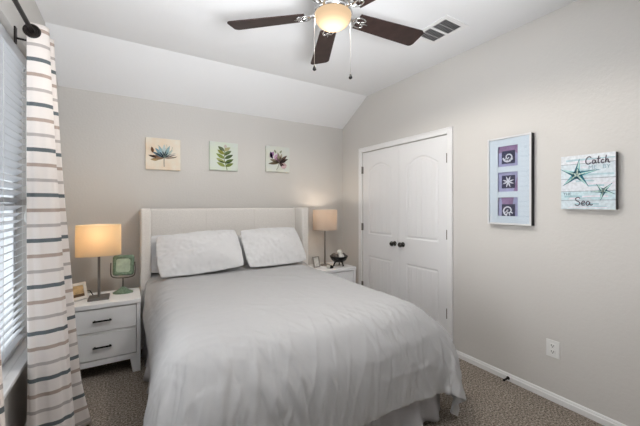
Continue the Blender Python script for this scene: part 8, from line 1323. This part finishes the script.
# ------------------------------------------------------------------ framed shadow box on the right wall
t = thing('framed_picture', (XR, 1.327, 1.568), 'white and silver framed shadow box of three small square sea prints', 'framed picture')
w, h, d = .163, .342, .050
fw = lambda u, v, o_: (-d - o_, -u, v)       # u to the viewer's right, v up, out of the wall
def wb(bm, u0, u1, v0, v1, o0, o1, bev=0): return box(bm, -o1, -o0, -u1, -u0, v0, v1, bev)
M['silver'] = mat('white_silver_frame', (226, 226, 228), .3, metal=.25); M['mount'] = mat('pale_blue_mat_board', (220, 230, 242), .85)
M['navy'] = mat('navy_print', (44, 46, 84), .7); M['lav'] = mat('lavender_print', (172, 172, 212), .7, var=(20, .12)); M['mauve'] = mat('mauve_print', (152, 122, 164), .7, var=(24, .15)); M['pwhite'] = mat('white_print', (226, 228, 240), .7)
bm = bmesh.new(); fwid = .013
wb(bm, -w, -w + fwid, -h, h, d - .008, d, .002); wb(bm, w - fwid, w, -h, h, d - .008, d, .002); wb(bm, -w + fwid, w - fwid, -h, -h + fwid, d - .008, d, .002); wb(bm, -w + fwid, w - fwid, h - fwid, h, d - .008, d, .002)
obj('frame_front', bm, M['silver'], t)
bm = bmesh.new(); e_ = .008
wb(bm, -w, -w + e_, -h, h, 0, d - .008); wb(bm, w - e_, w, -h, h, 0, d - .008); wb(bm, -w + e_, w - e_, -h, -h + e_, 0, d - .008); wb(bm, -w + e_, w - e_, h - e_, h, 0, d - .008); wb(bm, -w + e_, w - e_, -h + e_, h - e_, 0, .006)
o = obj('frame_side', bm, M['black'], t); o['label'] = 'frame sides coloured dark for shade'  # dark material stands in for the shade on these sides
OP = [(.112, .272), (-.084, .068), (-.275, -.130)]      # window openings, v0 v1
u0, u1 = -.084, .066
bm = bmesh.new(); vs_ = [-h + e_] + [q for op in OP[::-1] for q in op] + [h - e_]
for a, b in zip(vs_[0::2], vs_[1::2]): wb(bm, u0, u1, a, b, d - .014, d - .010)
wb(bm, -w + e_, u0, -h + e_, h - e_, d - .014, d - .010); wb(bm, u1, w - e_, -h + e_, h - e_, d - .014, d - .010)
obj('mat_board', bm, M['mount'], t)
obj('glass', (lambda b_: wb(b_, -w + e_, w - e_, -h + e_, h - e_, d - .0095, d - .008))(bmesh.new()), M['glass'], t)
def spiral(bm, cu, cv, r0, turns, wd, f, off, mi, dirn=1, a0=0):
    pts = [(cu + r0 * (k / 14) * math.cos(a0 + dirn * turns * 2 * PI * k / 14), cv + r0 * (k / 14) * math.sin(a0 + dirn * turns * 2 * PI * k / 14)) for k in range(1, 15)]
    stroke(bm, pts, (wd * .5, wd), f, off, mi)
for i, (v0, v1) in enumerate(OP):
    rec = .026
    fz = lambda u, v, o_: (-rec - o_, -u, v)
    bm = bmesh.new(); cv = (v0 + v1) / 2; cu = (u0 + u1) / 2
    wb(bm, u0 - .01, u1 + .01, v0 - .008, v1 + .008, rec - .003, rec, 0)
    hv = (v1 - v0) / 2
    mats = [M['lav'], M['mauve'], M['navy'], M['pwhite']]
    if i == 0: flat(bm, [(u0, v1), (u0, v1 - .05), (u1 - .03, v1 - .045), (u1, v1 - .075), (u1, v1)], fz, .0005, mi=1)
    if i == 1: flat(bm, [(u1, v1 - .02), (u1 - .02, cv), (u1 - .035, v0), (u1, v0)], fz, .0005, mi=1)
    if i == 2: flat(bm, [(u0 + .02, v1), (u0 + .03, cv + .01), (cu + .03, cv + .012), (cu + .04, v1)], fz, .0005, mi=1)
    s = .050; dv = (-.008, 0, -.030)[i]
    flat(bm, [(cu - s, cv + dv - s), (cu + s, cv + dv - s), (cu + s, cv + dv + s), (cu - s, cv + dv + s)], fz, .0015, mi=2)
    if i in (0, 2):
        spiral(bm, cu, cv + dv, .040, 1.6, .012, fz, .0035, 3, -1 if i == 0 else 1, R(40))
        for a in (210, 250, 290, 330): stroke(bm, [(cu + .02 * math.cos(R(a)), cv + dv + .02 * math.sin(R(a))), (cu + .04 * math.cos(R(a)), cv + dv + .04 * math.sin(R(a)))], .008, fz, .0037, 3)
    else:
        for a in (20, 70, 110, 160, 200, 250, 290, 340): leaf(bm, (cu, cv + dv), R(a), .046, .012, fz, .0035, 3)
    bmesh.ops.recalc_face_normals(bm, faces=bm.faces)
    o = obj('sea_print', bm, mats, t); o['label'] = ('top print with a spiral shell', 'middle print with a starfish shape', 'bottom print with a spiral shell')[i]

# ------------------------------------------------------------------ "Catch me by the Sea" canvas
sy, sz, sw, sh = .838, 1.528, .140, .176
t = thing('canvas_sign', (XR, sy, sz), 'beach canvas lettered Catch me by the Sea with two teal starfish', 'wall sign')
d = .046
fs_ = lambda u, v, o_: (-d - o_, -u, v)
bm = bmesh.new(); wb(bm, -sw, sw, -sh, sh, 0, d, .0025)
co = obj('canvas', bm, mat('shaded_canvas_edge', (96, 94, 92), .8), t); co['label'] = 'canvas edges coloured dark for shade'  # shade on the canvas sides is put into this grey
bm = bmesh.new()
planks = [(-sh, -.118), (-.116, -.060), (-.058, .022), (.024, .118), (.120, sh)]
cols = [(210, 222, 228), (202, 222, 228), (222, 226, 232), (216, 226, 232), (226, 230, 234)]
for i, (a, b) in enumerate(planks): flat(bm, [(-sw, a), (sw, a), (sw, b), (-sw, b)], fs_, 0, .001, mi=i)
rng = random.Random(8)
nst = 0
for i, (a, b) in enumerate(planks):
    for k in range(4):
        v = a + (b - a) * (.15 + .7 * rng.random()); u_ = -sw + 2 * sw * rng.random() * .6; ln = .06 + .14 * rng.random()
        stroke(bm, [(u_, v), (min(sw, u_ + ln / 2), v + .002), (min(sw - .001, u_ + ln), v)], .004 + .008 * rng.random(), fs_, .0004 + .00004 * k, 5 + (k + i) % 3, 3)
obj('painted_planks', bm, [pm(c) for c in cols] + [pm((184, 208, 216)), pm((228, 222, 230)), pm((168, 200, 208))], t)
bm = bmesh.new()
for a, b in zip(planks, planks[1:]): stroke(bm, [(-sw + .001, a[1] + .001), (0, a[1] + .0012), (sw - .001, a[1] + .001)], .0028, fs_, .0012, 0, 4)
obj('plank_seams', bm, pm((132, 142, 152)), t)
def starfish(cu, cv, arms, wd, off):
    bm = bmesh.new(); n = len(arms)
    tips = [(cu + r_ * math.cos(R(a)), cv + r_ * math.sin(R(a))) for a, r_ in arms]
    notch = []
    for k in range(n):
        a0, a1 = arms[k][0], arms[(k + 1) % n][0]
        if a1 < a0: a1 += 360
        am = R((a0 + a1) / 2); notch.append((cu + wd * math.cos(am), cv + wd * math.sin(am)))
    for k in range(n):
        flat(bm, [(cu, cv), notch[k - 1], tips[k]], fs_, off, .001, mi=0 if k % 2 else 1)
        flat(bm, [(cu, cv), tips[k], notch[k]], fs_, off, .001, mi=2)
        stroke(bm, [(cu, cv), ((cu + tips[k][0]) / 2, (cv + tips[k][1]) / 2), (cu + (tips[k][0] - cu) * .85, cv + (tips[k][1] - cv) * .85)], (.010, .003), fs_, off + .0012, 3, 3)
        stroke(bm, [notch[k], ((notch[k][0] + tips[k][0]) / 2, (notch[k][1] + tips[k][1]) / 2), tips[k]], (.004, .002), fs_, off + .0012, 4, 3)
    bmesh.ops.recalc_face_normals(bm, faces=bm.faces)
    obj('painted_starfish', bm, [pm((112, 178, 188)), pm((150, 204, 208)), pm((62, 132, 148)), pm((196, 222, 214)), pm((44, 96, 116))], t)
starfish(-.052, .050, [(82, .102), (12, .118), (308, .100), (222, .104), (155, .100)], .043, .0014)
starfish(.082, -.062, [(125, .056), (48, .066), (340, .060), (256, .062), (182, .062)], .024, .0014)
def script(name, glyphs, u, v, s, wd, m):
    bm = bmesh.new()
    for g in glyphs:
        for st_ in g: stroke(bm, [(u + x * s, v + y * s) for x, y in st_], wd, fs_, .003, 0, 6)
    obj(name, bm, m, t)
Cc = [[(.62, .82), (.48, .98), (.25, .92), (.06, .6), (.06, .25), (.22, .02), (.45, .04), (.62, .2)]]
aa = [[(1.05, .42), (.88, .5), (.74, .32), (.78, .08), (.94, .06), (1.06, .3), (1.08, .45), (1.08, .15), (1.2, .04)]]
tt = [[(1.42, 1.0), (1.36, .5), (1.36, .12), (1.5, .04)], [(1.22, .62), (1.6, .66)]]
cc = [[(1.92, .40), (1.82, .5), (1.68, .34), (1.68, .12), (1.82, .02), (1.98, .12)]]
hh = [[(2.18, 1.02), (2.12, .5), (2.10, .02)], [(2.11, .25), (2.24, .48), (2.36, .42), (2.38, .12), (2.48, .02), (2.56, .08)]]
ink = pm((98, 92, 104))
script('lettering_catch', [Cc, aa, tt, cc, hh], -.006, .112, .0475, .0062, ink)
SS = [[(.58, .86), (.4, 1.0), (.16, .86), (.2, .62), (.46, .46), (.56, .22), (.36, .02), (.06, .1)]]
ee = [[(.74, .26), (1.0, .34), (1.0, .5), (.84, .52), (.74, .3), (.82, .06), (1.06, .1)]]
a2 = [[(1.48, .42), (1.32, .5), (1.18, .32), (1.22, .08), (1.38, .06), (1.5, .3), (1.52, .45), (1.52, .15), (1.66, .06), (1.8, .16)]]
script('lettering_sea', [SS, ee, a2], -.066, -.152, .054, .0062, ink)
def caps(name, txt, u, v, size, m, sx=1):
    cu = bpy.data.curves.new(name, 'FONT'); cu.body = txt; cu.size = size; cu.extrude = .0005
    to = bpy.data.objects.new(name, cu); COL.objects.link(to)
    dg = bpy.context.evaluated_depsgraph_get(); me = bpy.data.meshes.new_from_object(to.evaluated_get(dg)); bpy.data.objects.remove(to)
    me.name = name; me.materials.clear(); me.materials.append(m)
    for v_ in me.vertices: v_.co = fs_(u + v_.co.x * sx, v + v_.co.y, .0028 + v_.co.z)
    o = bpy.data.objects.new(name, me); COL.objects.link(o); o.parent = t
caps('lettering_me', 'ME', .008, .080, .034, pm((150, 178, 190)), 1.0)
caps('lettering_by', 'BY', .078, .080, .034, pm((150, 178, 190)), 1.0)
caps('lettering_the', 'THE', -.128, -.083, .022, pm((112, 140, 156)), 1.15)

# ------------------------------------------------------------------ outlet and door stop
t = thing('wall_outlet', (XR, 1.045, .368), 'white duplex wall outlet on the right wall above the baseboard', 'outlet')
bm = bmesh.new(); wb(bm, -.041, .041, -.060, .060, 0, .006, .003); obj('cover_plate', bm, M['outlet'], t)
for v in (-.021, .021):
    bm = bmesh.new(); wb(bm, -.017, .017, v - .015, v + .015, .005, .0085, .003); r_ = obj('receptacle', bm, M['outlet'], t)
    bm = bmesh.new()
    for u_ in (-.007, .007): wb(bm, u_ - .0015, u_ + .0015, v - .002, v + .009, .008, .009)
    wb(bm, -.003, .003, v - .011, v - .005, .008, .009); obj('slot', bm, M['slot'], r_)
t = thing('door_stop', (XR - .013, 1.345, .024), 'small dark door stop on the baseboard below the framed shadow box', 'door stop')
bm = bmesh.new(); tube(bm, [(0, 0, 0), (-.004, 0, 0)], .013, 14); obj('flange', bm, M['bronze'], t, True)
bm = bmesh.new(); tube(bm, [(-.003 - .05 * k / 90, .0055 * math.cos(k * .8), .0055 * math.sin(k * .8)) for k in range(91)], .0015, 6); obj('spring', bm, M['bronze'], t, True)
bm = bmesh.new(); tube(bm, [(-.05, 0, 0), (-.064, 0, 0)], .008, 12); obj('bumper', bm, M['black'], t, True)
